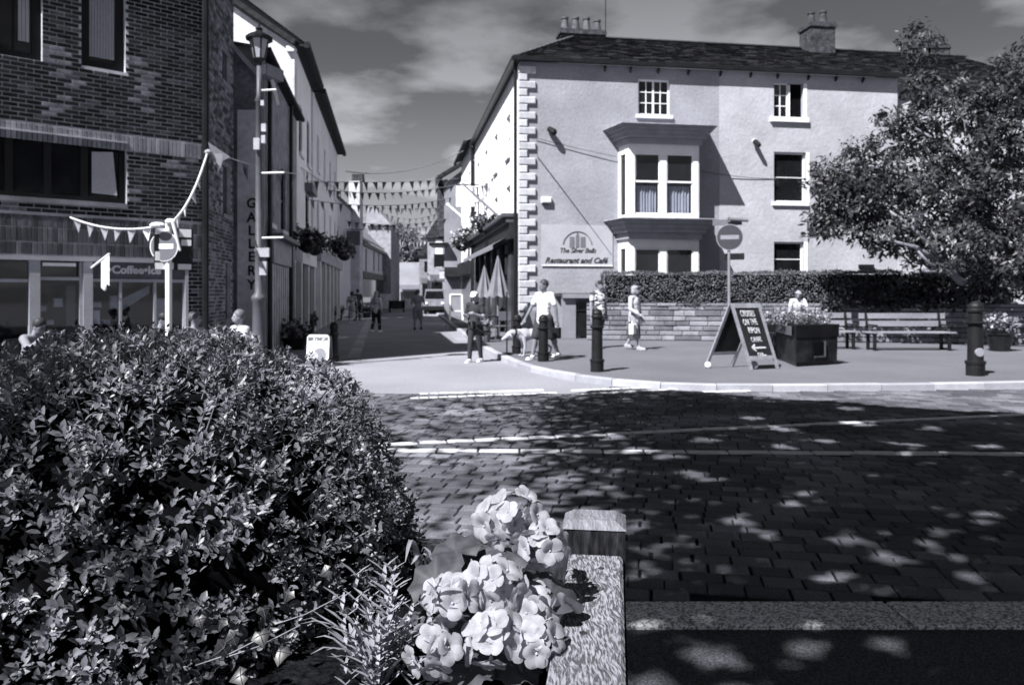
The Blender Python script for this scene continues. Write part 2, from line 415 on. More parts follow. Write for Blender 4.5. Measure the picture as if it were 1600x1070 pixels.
# flush granite band and the near pavement
def speckle(name, v, dark, lo, hi, scale, bump=.3):
    m = M(name, v, .85, 4, .08, 50, .1, bump, 250, .05); nt = m.node_tree; n = nt.nodes; l = nt.links; b = n['Principled BSDF']
    col = b.inputs['Base Color'].links[0].from_socket; t = n.new('ShaderNodeTexNoise'); t.inputs['Scale'].default_value = scale; t.inputs['Detail'].default_value = 3
    g = n.new('ShaderNodeNewGeometry'); l.new(g.outputs['Position'], t.inputs['Vector']); mr = n.new('ShaderNodeMapRange'); l.new(t.outputs[0], mr.inputs[0])
    mr.inputs[1].default_value = lo; mr.inputs[2].default_value = hi; mr.inputs[3].default_value = dark; mr.inputs[4].default_value = 1
    s = n.new('ShaderNodeVectorMath'); s.operation = 'SCALE'; l.new(col, s.inputs[0]); l.new(mr.outputs[0], s.inputs['Scale']); l.new(s.outputs[0], b.inputs['Base Color'])
    return m
gran = speckle('speckled_granite', .62, .25, .42, .56, 85)
neartar = speckle('near_dark_pavement', .09, .4, .42, .6, 110, .6)
npv = struct(MB().box(-9, 12, -4, 3.62, -.02, .012).build('near_pavement', neartar)); npv['label'] = 'dark tarmac strip of pavement below the granite band'
x = -7.35
while x < 10:
    MB().cbox(x+.008, x+1.85-.008, 3.628, 3.915, -.02, .03, .008).build('granite_kerb', gran, npv); x += 1.85
# left street pavement band
for (pa, pb, wa, wb) in (((551,560),(578,497),19,7),):
    a, b = G(*pa), G(*pb); d = b-a; n = 26; band = struct(MB().quad(tuple(G(pa[0]-wa/2,pa[1])+Vector((0,0,.004))), tuple(G(pa[0]+wa/2,pa[1])+Vector((0,0,.004))), tuple(G(pb[0]+wb/2,pb[1])+Vector((0,0,.004))), tuple(G(pb[0]-wb/2,pb[1])+Vector((0,0,.004)))).build('drainage_channel', bed))
    band['label'] = 'pale stone channel running up the left side of the shopping street'
    for k in range(n):
        p = a+d*((k+.5)/n); T = fr(p.x,p.y,0,math.atan2(d.y,d.x)); L = d.length/n
        MB(T).cbox(-L/2+.012, L/2-.012, -.15, .15, .004, .016, .006).build('channel_stone', kerb_m[k%3], band)
street = M('street_setts', .2, .9, .6, .15, 40, .3, .4, 60)
sx = lambda Y, px: (px-CX)/FPX*Y
q = [G(563,559),G(690,545),G(668,489),G(583,497)]
st = struct(MB().add([(p.x,p.y,.004) for p in (G(563,559),G(640,551),G(722,540),G(672,494),G(660,488),G(584,496))],[(0,1,2,3,4,5)]).build('street_surface', street)); st['label'] = 'dark sett paving of the narrow shopping street'
lp = struct(MB().add([(p.x,p.y,.005) for p in (G(380,562),G(541,560),G(574,497),G(530,492),G(300,510),G(100,560))],[(0,1,2,3,4,5)]).build('left_pavement', M('left_paving', .22, .9, .8, .15, 40, .2, .2, 80))); lp['label'] = 'dark pavement along the left shops'
# ------------------------------------------------------------------ the white corner building on the right
YC = 25.6
FR = Fac((812-CX)/FPX*YC, YC, .9886, .150)
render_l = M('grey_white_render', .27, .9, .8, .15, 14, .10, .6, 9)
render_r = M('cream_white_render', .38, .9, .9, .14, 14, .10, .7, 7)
limewash = M('white_limewash', .8, .8, 1.2, .05, 20, .04, .1, 20)
roof_ms = [M('stone_slate_%d' % i, v, .85, 5, .5, 50, .4, .4, 60) for i, v in enumerate((.018,.03,.055))]
HB = thing('corner_building', 'three storey white rendered building with toothed corner stones and stone slate roof', 'building', (FR.x0, FR.y0, 0), FR.rz)
s_mid = FR.s(1124); s_end = FR.s(1390); s_far = FR.s(1440)
z_eave = FR.z(812, 96)
wins = dict(tl=FR.rect(997,1047,124,180), tr=FR.rect(1209,1255,130,184), mr=FR.rect(1209,1259,238,316), lr=FR.rect(1209,1256,378,432))
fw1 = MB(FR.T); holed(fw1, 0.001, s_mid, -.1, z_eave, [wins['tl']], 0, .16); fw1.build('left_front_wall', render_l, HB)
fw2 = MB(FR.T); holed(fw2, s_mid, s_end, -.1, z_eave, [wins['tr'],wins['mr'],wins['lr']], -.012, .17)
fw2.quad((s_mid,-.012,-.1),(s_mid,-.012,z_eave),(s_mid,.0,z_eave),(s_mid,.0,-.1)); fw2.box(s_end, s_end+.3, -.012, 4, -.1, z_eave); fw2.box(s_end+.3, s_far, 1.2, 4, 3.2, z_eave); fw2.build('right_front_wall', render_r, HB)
w = window(HB, FR.T, *wins['tl'], y=.13, rows=3, cols=4, bw=.028, midbar=2)
# right top window: left casement glazed, right one open
a, b, c, d = wins['tr']; mid = a+(b-a)*.52
window(HB, FR.T, a, mid, c, d, y=.13, rows=3, cols=2, bw=.03, fw=.045, sill=False)
oc = MB(FR.T); oc.box(mid,b,.15,.16,c,d); oc.build('open_casement_gap', dark_void, HB)  # black sheet paints the unlit room behind the open casement
MB(FR.T).box(a-.16, b+.16, -.12, .13, c-.17, c-.002).build('sill', white_paint, HB)
MB(FR.T).box(mid+.012, mid+.06, .05, .145, c+.05, d-.05).build('open_casement', white_paint, HB)
window(HB, FR.T, *wins['mr'], y=.13, rows=2, cols=1, sillm=white_paint); window(HB, FR.T, *wins['lr'], y=.13, rows=2, cols=1)
for k in ('tr','mr','lr'):
    a, b, c, d = wins[k]; MB(FR.T).box(b+.002, b+.13, -.028, -.0125, c, d).build('window_surround', limewash, HB)
# street wall: seen very obliquely, from the corner away along the street
dS = Vector((-.15, 1, 0)).normalized()
LS, LS2 = 14.9, 7.0
FS = Fac(FR.x0+dS.x*LS, FR.y0+dS.y*LS, -dS.x, -dS.y)
sw = MB(FS.T); hs = []
for i in range(4):
    for z0, hh in ((3.6,1.9),(6.6,1.5)): hs.append((1.2+i*3.5, 2.2+i*3.5, z0, z0+hh))
holed(sw, 0, LS-.001, 0, z_eave, hs, 0, .14); sw.build('street_wall', limewash, HB)
for h in hs: window(HB, FS.T, *h, y=.1, rows=2, cols=1, sillm=white_paint)
FS2 = Fac(FR.x0+dS.x*(LS+LS2)-.12, FR.y0+dS.y*(LS+LS2), -dS.x, -dS.y)
# roof: hipped at the corner, low pitch, stone slates in courses
def world_pt(s, y, z): return FR.T @ Vector((s,y,z))
ridge_y, ridge_z = 4.3, z_eave+2.35
e0 = z_eave+.10; ov = .13
hip_s = FR.s(905)*.98+.9
se = s_far+5
def roof_surface(parent, T, pts_low, pts_high, n_c, sw_, mats, name='slate'):
    """courses of overlapping slates between a low and a high edge, left to right"""
    (l0, l1), (h0, h1) = [[Vector(p) for p in q] for q in (pts_low, pts_high)]
    up = ((h0+h1)/2-(l0+l1)/2).normalized(); al = (l1-l0).normalized(); nrm = al.cross(up).normalized()
    if nrm.z < 0: nrm = -nrm
    m = MB(T); H_ = ((h0-l0).length+(h1-l1).length)/2
    for j in range(n_c):
        t0, t1 = j/n_c, min(1, (j+1.25)/n_c)
        a0, a1 = l0.lerp(h0,t0), l1.lerp(h1,t0); b0, b1 = l0.lerp(h0,t1), l1.lerp(h1,t1)
        L = (a1-a0).length; x = rnd.uniform(-sw_,0)
        while x < L:
            w = sw_*rnd.uniform(.7,1.3); u0, u1 = max(0,x)/L, min(L,x+w-.012)/L
            if u1 > u0:
                k = .018+rnd.uniform(0,.012); lift = rnd.uniform(.008,.022)
                p, q, r, s_ = a0.lerp(a1,u0)+nrm*(lift+k), a0.lerp(a1,u1)+nrm*(lift+k), b0.lerp(b1,u1)+nrm*.004, b0.lerp(b1,u0)+nrm*.004
                g = nrm*k
                mi = rnd.choice((0,0,1,1,1,2)); m.add([p,q,r,s_,p-g,q-g,r-g,s_-g],[(0,1,2,3),(4,5,1,0),(5,6,2,1),(7,4,0,3)],mi)
            x += w
    return m.build(name, mats, parent, kind='stuff')
MB(FR.T).add([(-ov,-ov,e0-.03),(se,-ov,e0-.03),(se,ridge_y,ridge_z-.03),(hip_s,ridge_y,ridge_z-.03),(-ov,LS+3,e0-.03),(hip_s,LS+3,ridge_z-.03)],[(0,1,2,3),(4,0,3,5)]).build('roof_deck', dark_void, HB)
roof_surface(HB, FR.T, ((-ov,-ov,e0),(se,-ov,e0)), ((hip_s,ridge_y,ridge_z),(se,ridge_y,ridge_z)), 26, .34, roof_ms)
rd = MB(FR.T); x = hip_s
while x < se: rd.prism([(-.14,0),(0,.09),(.14,0)], x, x+.42, axis='x'); rd.v[-6:] = [v+FR.T.to_3x3()@Vector((0,ridge_y,ridge_z+.01)) for v in rd.v[-6:]]; x += .44
rd.build('ridge_stones', roof_ms[1], HB)
hp = MB(FR.T)
A, B_ = Vector((-ov,-ov,e0+.05)), Vector((hip_s,ridge_y,ridge_z+.05))
for k in range(14): hp.bar(A.lerp(B_,(k+.03)/14), A.lerp(B_,(k+.97)/14)+Vector((0,0,.02)), .26, .06)
hp.build('hip_stones', roof_ms[2], HB)
# gutters, rafter brackets
MB(FR.T).bar((-ov-.1,-ov-.08,e0-.06),(se,-ov-.08,e0-.06),.16,.14).build('gutter', black_paint, HB)
gs = MB(FR.T); R3 = FR.T.inverted() @ FS.T
p0, p1 = R3 @ Vector((LS+.2,-ov-.08,e0-.06)), R3 @ Vector((0,-ov-.08,e0-.06)); gs.bar(p0,p1,.16,.16); gs.build('gutter', black_paint, HB)
gs = MB(FS.T); gs.box(0, LS+.2, -ov, .02, e0-.03, e0-.01); gs.build('eave_board', black_paint, HB)
gs = MB(FR.T); gs.box(0, s_far, -ov, .02, e0-.05, e0-.035); gs.build('eave_board', black_paint, HB)
for px in (945,985,1028,1075,1125,1172,1214,1262,1305,1347):
    s = FR.s(px); br = MB(FR.T); br.bar((s,-ov+.02,e0-.17),(s,.05,e0-.3),.06,.1); br.build('gutter_bracket', black_paint, HB)
# quoins
zq = FR.z(824,104); k = 0; q_long = FR.s(837); q_short = FR.s(824); ph = (FR.z(824,104)-FR.z(824,480))/31.5
quoin_m = [M('quoin_stone_%d' % i, v, .85, 5, .15, 40, .12, .3, 60) for i, v in enumerate((.4,.46,.52))]
while zq > 1.0:
    L = q_long if k % 2 == 0 else q_short; m = MB(FR.T)
    m.fbox(-.05, L, zq-ph+.012, zq, -.085, .01, .03); m.build('quoin', quoin_m[rnd.randrange(3)], HB, fix=True); zq -= ph; k += 1
MB(FR.T).box(-.02, FR.s(836), -.03, .01, 0, 1.0).build('plinth', M('grey_plinth', .2, .85), HB)
# downpipe on the corner
dp = MB(FS.T); dp.tube([(LS-.16,-.12,.1),(LS-.16,-.12,z_eave-.25),(LS-.16,-ov,z_eave-.02)], .055, 8); dp.build('downpipe', black_paint, HB)
dp = MB(FS.T); dp.tube([(.05,-.14,.1),(.05,-.14,z_eave-.1)], .075, 8); dp.build('downpipe', black_paint, HB)
# chimney stacks of the corner building
brick_old = M('old_brick', .045, .9, 6, .6, 25, .5, .4, 30)
def chimney(T, s, y, z, w, d, h, pots, parent, pm=None, name='chimney'):
    m = MB(T); m.box(s-w/2,s+w/2,y-d/2,y+d/2,z,z+h); m.box(s-w/2-.06,s+w/2+.06,y-d/2-.06,y+d/2+.06,z+h,z+h+.12); m.box(s-w/2-.02,s+w/2+.02,y-d/2-.02,y+d/2+.02,z+h+.12,z+h+.2)
    c = m.build(name, brick_old, parent)
    for i in range(pots):
        x = s-w/2+w*(i+.5)/pots; v = rnd.uniform(.9,1.2)
        MB(T).lathe([(.19,0),(.16,.1),(.12,.4*v),(.15,.44*v),(.15,.5*v),(.1,.5*v)],12,(x,y,z+h+.2)).build('chimney_pot', pm or roof_ms[2], c)
    return c
s_ch = (FR.s(888)+FR.s(952))/2*1.16+.25
chimney(FR.T, s_ch+.15, ridge_y, ridge_z-.1, 1.75, .7, .12, 4, HB, M('pale_pot', .08, .8, 6, .5))
MB(FR.T).tube([(s_ch+1.15,ridge_y,ridge_z),(s_ch+1.15,ridge_y,ridge_z+2.2)],.02,6).build('aerial_mast', black_paint, HB)
s_c2 = FR.s(1280)*1.2+.05
chimney(FR.T, s_c2, ridge_y-.4, ridge_z-.5, 1.05, .9, 1.15, 2, HB)
# two storey bay window
PB = .75
wl, wr = FR.s(961), FR.s(1108)-.25
fl, frr = FR.s(984,PB), FR.s(1091,PB)
wl = fl-.14; wr = frr+.14
zb1, zb2 = FR.z(1037,340,PB), FR.z(1037,226,PB)
zc1, zc2 = FR.z(1037,374,PB), 1.0
BAY = MB(FR.T)
def bay_storey(z0, z1, curtain):
    m = MB(FR.T); t = .1
    f0, f1 = FR.s(986,PB), FR.s(1089,PB); pw = .17
    ms = (fl+frr)/2-.03
    sillh = .1; head = .3
    for a, b in ((fl,fl+pw),(ms-pw*.65,ms+pw*.65),(frr-pw,frr)): m.box(a,b,-PB,-PB+t,z0,z1)
    for a, b in ((fl+pw,ms-pw*.65),(ms+pw*.65,frr-pw)):
        m.box(a,b,-PB-.001,-PB+t,z0,z0+sillh); m.box(a,b,-PB-.001,-PB+t,z1-head,z1)
    for (xa, xb) in ((fl,wl),(frr,wr)):
        for t0, t1 in ((0,.28),(.76,1)):
            p, q = Vector((xa+(xb-xa)*t0,-PB+PB*t0,0)), Vector((xa+(xb-xa)*t1,-PB+PB*t1,0))
            m.bar((p.x,p.y+.03,(z0+z1)/2),(q.x,q.y+.03,(z0+z1)/2),.08,z1-z0)
        p, q = Vector((xa+(xb-xa)*.28,-PB+PB*.28+.03,0)), Vector((xa+(xb-xa)*.76,-PB+PB*.76+.03,0))
        m.bar((p.x,p.y,z0+.05),(q.x,q.y,z0+.05),.08,.1); m.bar((p.x,p.y,z1-.15),(q.x,q.y,z1-.15),.08,.3)
    bw_ = m.build('bay_frame', white_paint, HB)
    for a, b in ((fl+pw,ms-pw*.65),(ms+pw*.65,frr-pw)):
        sh = z0+sillh; zm = sh+(z1-head-sh)*(.54 if curtain else .38)
        s_ = MB(FR.T)
        for q0, q1, yy in ((sh,zm+.03,-PB+.06),(zm-.03,z1-head,-PB+.03)):
            s_.box(a,a+.045,yy,yy+.04,q0,q1); s_.box(b-.045,b,yy,yy+.04,q0,q1); s_.box(a+.045,b-.045,yy+.001,yy+.04,q0,q0+.06); s_.box(a+.045,b-.045,yy+.001,yy+.04,q1-.05,q1)
        sa_ = s_.build('sash', white_paint, HB)
        for q0, q1, yy in ((sh,zm,-PB+.08),(zm,z1-head,-PB+.05)):
            MB(FR.T).quad((a,yy,q0),(b,yy+.004,q0),(b,yy,q1),(a,yy+.004,q1)).build('pane', clear_glass if (curtain and q0 == sh) else glass, sa_)
        if curtain:
            cu = MB(FR.T); n = 26
            for k in range(n):
                x0, x1 = a+.12+(b-a-.18)*k/n, a+.12+(b-a-.18)*(k+1)/n; y0 = -PB+.2+.03*math.sin(k*1.7)+.015*math.sin(k*.6); y1 = -PB+.2+.03*math.sin((k+1)*1.7)+.015*math.sin((k+1)*.6)
                cu.quad((x0,y0,sh),(x1,y1,sh),(x1,y1,zm-.12),(x0,y0,zm-.12))
            cu.build('curtain', curtain_m, HB)
    for xa, xb in ((fl,wl),(frr,wr)):
        p, q = (xa+(xb-xa)*.28,-PB+PB*.28+.03), (xa+(xb-xa)*.76,-PB+PB*.76+.03)
        MB(FR.T).quad((p[0],p[1],z0+.1),(q[0],q[1],z0+.1),(q[0],q[1],z1-.3),(p[0],p[1],z1-.3)).build('pane', glass, bw_)
    MB(FR.T).prism([(fl+.06,-PB+.16),(frr-.06,-PB+.16),(wr-.1,.2),(wl+.1,.2)], z0+.01, z0+.02, axis='z').build('bay_floor', dark_void, HB)
curtain_m = M('pale_curtain', .36, .9, 3, .08)
def clearglass():
    m = bpy.data.materials.new('clear_glass'); m.use_nodes = True; nt = m.node_tree; n = nt.nodes; l = nt.links; n.remove(n['Principled BSDF'])
    g = n.new('ShaderNodeBsdfGlossy'); g.inputs['Roughness'].default_value = .03; t = n.new('ShaderNodeBsdfTransparent'); t.inputs[0].default_value = (.75,.77,.82,1)
    mx = n.new('ShaderNodeMixShader'); mx.inputs[0].default_value = .06; l.new(t.outputs[0], mx.inputs[1]); l.new(g.outputs[0], mx.inputs[2]); l.new(mx.outputs[0], n['Material Output'].inputs[0]); return m
clear_glass = clearglass()
bay_storey(zb1+.0, zb2, True); bay_storey(zc2, zc1, False)
corn_m = M('painted_cornice', .27, .6, 3, .12, 30, .08)
def cornice(z0, z1, pr):
    m = MB(FR.T)
    steps = ((0,.10),(.34,.2),(.55,.27),(.78,.36),(.92,.42),(1,.42))
    for (t0,e_),(t1,_) in zip(steps, steps[1:]):
        e = e_*pr; m.prism([(fl-e*.75,-PB-e),(frr+e*.75,-PB-e),(wr+e,.02),(wl-e,.02)], z0+(z1-z0)*t0, z0+(z1-z0)*t1, axis='z')
    c = m.build('cornice', corn_m, HB, fix=True)
    m = MB(FR.T); e = .47*pr; m.prism([(fl-e*.75,-PB-e),(frr+e*.75,-PB-e),(wr+e,.02),(wl-e,.02)], z1+.002, z1+.03, axis='z'); m.build('lead_capping', M('weathered_lead', .3, .5, 4, .3), HB, fix=True)
cornice(zb2, FR.z(1037,197,PB+.3), 1.25); cornice(zc1, FR.z(1037,343,PB+.3), 1.2)
# things fixed to the walls
def spot_lamp(px, py, label, T=FR, size=.3):
    s, z = T.s(px), T.z(px, py); t = thing('wall_lamp', label, 'lamp', T.T @ Vector((s,0,z)), T.rz)
    m = MB(T.T); m.box(s-.06,s+.06,-.06,0,z-.06,z+.12); m.bar((s,-.03,z+.05),(s,-.2,z),.04); m.build('bracket', black_paint, t)
    m = MB(T.T); m.cap((s-.04,-.12,z+.05),(s+.06,-.24,z-.06),.10*size/.3,.12*size/.3); m.build('housing', black_paint, t)
    return t
spot_lamp(860,206,'dark round floodlight high on the left part of the rendered wall'); 
t = thing('security_camera', 'small pale camera bracketed on the cream wall right of the bay roof', 'camera', FR.T@Vector((FR.s(1177),0,FR.z(1177,222))), FR.rz)
s, z = FR.s(1177), FR.z(1177,222); MB(FR.T).box(s-.05,s+.05,-.18,-.013,z,z+.08).build('bracket', white_paint, t); MB(FR.T).cap((s,-.16,z-.02),(s+.06,-.3,z-.16),.09,.08).build('camera_body', black_paint, t)
s, z = FR.s(853), FR.z(853,313); t = thing('alarm_box', 'white burglar alarm box above the restaurant sign', 'alarm', FR.T@Vector((s,0,z)), FR.rz)
MB(FR.T).fbox(s-.17,s+.17,z-.1,z+.1,-.14,-.001,.03).build('alarm_cover', white_paint, t, fix=True); MB(FR.T).box(s-.1,s+.1,-.05,-.001,z-.16,z-.101).build('strobe', midgrey, t)
s, z = FR.s(1352), FR.z(1352,416); t = thing('wall_vent', 'dark flat vent hood low on the cream wall above the hedge', 'vent', FR.T@Vector((s,0,z)), FR.rz)
MB(FR.T).box(s-.28,s+.28,-.1,-.013,z-.06,z+.06).build('hood', black_paint, t); MB(FR.T).box(s-.25,s+.25,-.05,-.013,z-.16,z-.061).build('grille', midgrey, t)
# restaurant sign
a, b, c, d = FR.rect(846,957,352,415); SGN = thing('restaurant_sign', 'painted wall sign lettered Restaurant and Cafe with an arched tower emblem', 'sign', FR.T@Vector(((a+b)/2,0,c)), FR.rz)
MB(FR.T).box(a,b,-.03,-.001,c,d).build('sign_board', M('sign_board_pale', .36, .6, 2, .08), SGN)
MB(FR.T).box(a,b,-.045,-.0305,c-.02,c+.015).build('lower_edge', white_paint, SGN)
ink = M('sign_ink', .035, .6); ink2 = M('sign_ink_grey', .13, .6)
def ftext(fac, str_, px, py, size, mat, parent, off=.034, **k):
    T = fac.T @ Matrix.Translation((fac.s(px), -off, fac.z(px,py))) @ RX90
    return text(str_, size, T, mat, parent, **k)
ftext(FR, 'Restaurant and Café', 900, 411, .26, ink, SGN, shear=.35, bold=.008)
ftext(FR, 'The Silver Bells', 902, 395, .225, ink, SGN, shear=.3, bold=.003, spacing=.92)
em = MB(FR.T); s0, zz0 = FR.s(902), FR.z(902,386); r0 = .5
arc = [(s0+r0*math.cos(t), -.036, zz0+.02+r0*1.0*math.sin(t)) for t in np.linspace(.15, math.pi-.15, 24)]
em.tube(arc, .018, 5); em.build('emblem_arch', ink2, SGN)
em = MB(FR.T)
for dx, w_, h_ in ((-.19,.17,.34),(0,.12,.4),(.19,.17,.34)): em.box(s0+dx-w_/2,s0+dx+w_/2,-.04,-.0305,zz0-.02,zz0+h_)
em.box(s0-.03,s0+.03,-.04,-.0305,zz0+.4,zz0+.5); em.build('emblem_tower', ink2, SGN)
# shopfront along the street side
SF = thing('corner_shopfront', 'dark glazed shopfront with projecting cornice on the street side of the white building', 'shopfront', FS.T@Vector((LS-4,0,0)), FS.rz)
x0 = FS.s(747); x1 = LS-.25; zf = FS.z(809,334)
m = MB(FS.T); m.box(x0,x1,-.55,-.001,zf-.12,zf); m.box(x0+.05,x1-.05,-.42,-.001,zf-.3,zf-.121); m.build('cornice', M('grey_fascia', .075, .6), SF)
m = MB(FS.T); m.box(x0+.05,x1-.05,-.3,-.001,zf-.85,zf-.301); m.build('fascia', M('dark_fascia', .02, .5), SF)
m = MB(FS.T); m.add([(x0,-.3,zf-.75),(x1-1,-.3,zf-.75),(x1-1,-.75,zf-1.0),(x0,-.75,zf-1.0),(x0,-.75,zf-1.16),(x1-1,-.75,zf-1.16)],[(0,1,2,3),(3,2,5,4)]); m.build('rolled_awning', grey_paint, SF)
MB(FS.T).box(x0,x1,-.06,-.001,0.1,zf-.86).build('shop_glazing', glass, SF)
x = x0
while x < x1: MB(FS.T).box(x,x+.22,-.16,-.061,0.1,zf-.86).build('pilaster', M('dark_shop_paint', .06, .5), SF); x += 2.3
# second white house on the same side
H2 = thing('white_house', 'narrow white house joined behind the white corner building', 'house', (FS2.x0,FS2.y0,0), FS2.rz)
z2 = FS2.z(722,253); m = MB(FS2.T); hs = [(2,2.9,4.2,5.8),(4.6,5.5,4.2,5.8),(2,2.9,7,8.2),(4.6,5.5,7,8.2)]; holed(m,0,LS2-.02,0,z2,hs,0,.12); m.box(-.01,.0,0,6,0,z2); m.build('street_wall', limewash, H2)
for h in hs: window(H2, FS2.T, *h, y=.1)
m = MB(FS2.T); m.add([(-.2,-.35,z2),(LS2,-.35,z2),(LS2,5,z2+2.2),(-.2,5,z2+2.2)],[(0,1,2,3)]); m.bar((-.2,-.4,z2-.05),(LS2,-.4,z2-.05),.14); m.build('roof', roof_ms[0], H2)
m = MB(FS2.T); m.box(.5,LS2-.3,-.3,-.001,2.6,3.3); m.build('fascia', M('dark_fascia', .02), H2); MB(FS2.T).box(.5,LS2-.3,-.04,-.001,.1,2.59).build('shop_glazing', glass, H2)
# grey gabled house farther along
YG = 49.0
gx0, gx1 = (694-CX)/FPX*YG, (724-CX)/FPX*YG
H3 = thing('grey_house', 'grey rendered house end projecting at the far right of the street', 'house', ((gx0+gx1)/2,YG,0))
zt = EYE+(457-268)/FPX*YG; zt2 = EYE+(457-282)/FPX*YG
grey_r = M('grey_render', .22, .9, 1, .2)
m = MB(); m.prism([(gx0,0),(gx1+1,0),(gx1+1,zt+.9),(gx0+.3,zt2),(gx0,zt2)], YG, YG+9); m.build('wall', grey_r, H3, fix=True)
m = MB(); m.bar((gx0-.4,YG-.2,zt2+.1),(gx1+1.3,YG-.2,zt+1.3),.5,.22); m.bar((gx0-.35,YG-.2,zt2),(gx0-.35,YG+9,zt2),.4,.3); m.build('roof', roof_ms[0], H3)
MB().box(gx0-.5,gx0-.02,YG+.5,YG+2,5.2,8.4).build('bay_shade', brick_old, H3)
m = MB(); m.box(gx0-.9,gx0+.3,YG-.6,YG+2,4.55,4.75); m.build('shop_canopy', black_paint, H3)
m = MB(); m.box(gx0+.05,gx1,YG-.5,YG-.002,2.6,3.2); m.build('shop_fascia', M('dark_fascia', .02), H3)
# far shops on the right, set in steps towards the end of the street
YF = 62.0
for i, (pa, pb, y_top, Y, v, lab) in enumerate(((668,697,372,60,.3,'pale far shop at the right end of the street behind the banner'),(655,682,400,74,.2,'low grey far shop closing the right end of the street'))):
    xa, xb = (pa-CX)/FPX*Y, (pb-CX)/FPX*Y; zt = EYE+(457-y_top)/FPX*Y
    t = thing('far_shop', lab, 'shop', ((xa+xb)/2,Y,0)); MB().box(xa,xb,Y,Y+6,0,zt).build('wall', M('far_wall_%d'%i, v, .9), t)
    m = MB(); m.prism([(xa-.2,zt),(xb+.2,zt),((xa+xb)/2,zt+1.5)], Y-.2, Y+6.2); m.build('roof', roof_ms[1], t, fix=True)
    MB().box(xa+.2,xb-.2,Y-.06,Y-.002,2.5,3.0).build('fascia', midgrey, t); MB().box(xa+.3,xb-.3,Y-.04,Y-.002,.3,2.4).build('shop_window', glass, t)
    MB().box(xa+.5,xa+1.3,Y-.04,Y-.002,3.6,4.6).build('window', glass, t)
# house far right behind the tree
Y = 38.0; xa, xb = (1440-CX)/FPX*Y, (1720-CX)/FPX*Y; z1 = EYE+(457-132)/FPX*Y
t = thing('tree_hidden_house', 'pale house with chimneys mostly hidden by the broad tree at right', 'house', ((xa+xb)/2,Y,0))
MB().box(xa,xb,Y,Y+8,0,z1).build('wall', M('far_house_wall', .42, .9), t)
m = MB(); m.prism([(Y-.4,z1),(Y+4,z1+1.6),(Y+8.4,z1)], xa-.3, xb+.3, axis='x'); m.build('roof', roof_ms[0], t, fix=True)
for px in (1478,1515): chimney(I4, (px-CX)/FPX*Y, Y+3, z1+1.0, 1.0, .9, 1.6, 2, t)
# ------------------------------------------------------------------ dark brick shop building on the left
YB = 15.5
XB = (320-CX)/FPX*YB
_dx, _dy = Vector((1.147,1)).normalized()
FB = Fac(XB, YB, _dx, _dy)                      # s < 0 towards the left edge of the picture
brick_ms = [M('brick_%d' % i, v, .85, 5, .4, 60, .3, .3, 90, .08) for i, v in enumerate((.010,.017,.028,.05,.14))]
mortar = M('pale_mortar', .42, .95, 3, .3, 60, .2, .3, 120)
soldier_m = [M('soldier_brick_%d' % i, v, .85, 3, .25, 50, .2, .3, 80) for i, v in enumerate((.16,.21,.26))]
BB = thing('brick_building', 'dark brick building with soldier courses above a cafe shopfront at left', 'building', (XB,YB,0), FB.rz)
ZT = 9.4; S0 = -5.2
zfac = lambda px,py: FB.z(px,py)
W1 = FB.rect(127,196,20,108); W1 = (W1[0],W1[1],W1[2],W1[3]+1.2)
W0 = (FB.s(-22), FB.s(66), FB.z(30,90), FB.z(30,20)+1.2)
W2 = (FB.s(-60), FB.s(198), FB.z(110,311)-.02, FB.z(110,212)+.0)
zshop = FB.z(160,402)
SFR = (FB.s(-60), FB.s(293), 0.0, zshop)
SC1 = (FB.z(318,250), FB.z(318,227))             # soldier band heights
SC2 = (FB.z(200,383), FB.z(200,362)); SC3 = (FB.z(200,403)+.01, FB.z(200,384)); SC2b=(FB.z(200,362),FB.z(200,344))
m = MB(FB.T); holed(m, S0, -.0, 0, ZT, [W0,W1,W2,(S0+.01,SFR[1],0,zshop)], 0, .2); m.build('mortar_backing', mortar, BB)
def inhole(a, b, c, d, hs): return any(a < h[1]-.005 and b > h[0]+.005 and c < h[3]-.005 and d > h[2]+.005 for h in hs)
bricks = []
hs = [W0,W1,W2,SFR,(S0,0,SC1[0],SC1[1]),(S0,0,SC3[0]-.02,SC2b[1])]
CH, BL = .079, .236
zz = .02; row = 0
while zz < ZT-.1:
    x = S0-(BL/2 if row%2 else 0)
    while x < -.02:
        a, b = max(x, S0), min(x+BL-.019, -.012)
        h = False
        for hh in hs:                                     # cut bricks at openings
            if zz < hh[3]-.01 and zz+.062 > hh[2]+.01:
                if a >= hh[0]-.01 and b <= hh[1]+.01: h = True
                elif a < hh[0] < b: b = hh[0]-.004
                elif a < hh[1] < b: a = hh[1]+.004
        if not h and b-a > .03: bricks.append((a,b,zz,zz+.061))
        x += BL
    zz += CH; row += 1
def bmi(a, z):
    q = noise.noise((a*1.3, 3, z*1.6)); t = rnd.random()
    if q > .33 and t < .6: return 4
    return 0 if t < .42 else 1 if t < .7 else 2 if t < .9 else 3
bricks.sort(key=lambda b: -((b[0] > FB.s(20)) * (10+(-b[0]) + (4 if b[2] > 2.2 else -8))))
stuffb = MB(FB.T); prb = {}
for k, (a,b,c,d) in enumerate(bricks):
    mi = bmi(a,c)
    if k < 280 and abs((b-a)-(BL-.019)) < .002:
        if mi not in prb: prb[mi] = MB().fbox(-(BL-.019)/2,(BL-.019)/2,0,.061,-.014,.01,.004).mesh('brick', brick_ms[mi])
        link('brick', prb[mi], BB, FB.T @ Matrix.Translation(((a+b)/2, -rnd.uniform(0,.003), c)))
    else: stuffb.fbox(a,b,c,d,-.014-rnd.uniform(0,.003),.01,.004,mi)
stuffb.build('brick', brick_ms, BB, kind='stuff')
soldier_d = [M('lower_soldier_brick_%d' % i, v, .85, 3, .25, 50, .2, .3, 80, .08) for i, v in enumerate((.05,.075,.10))]
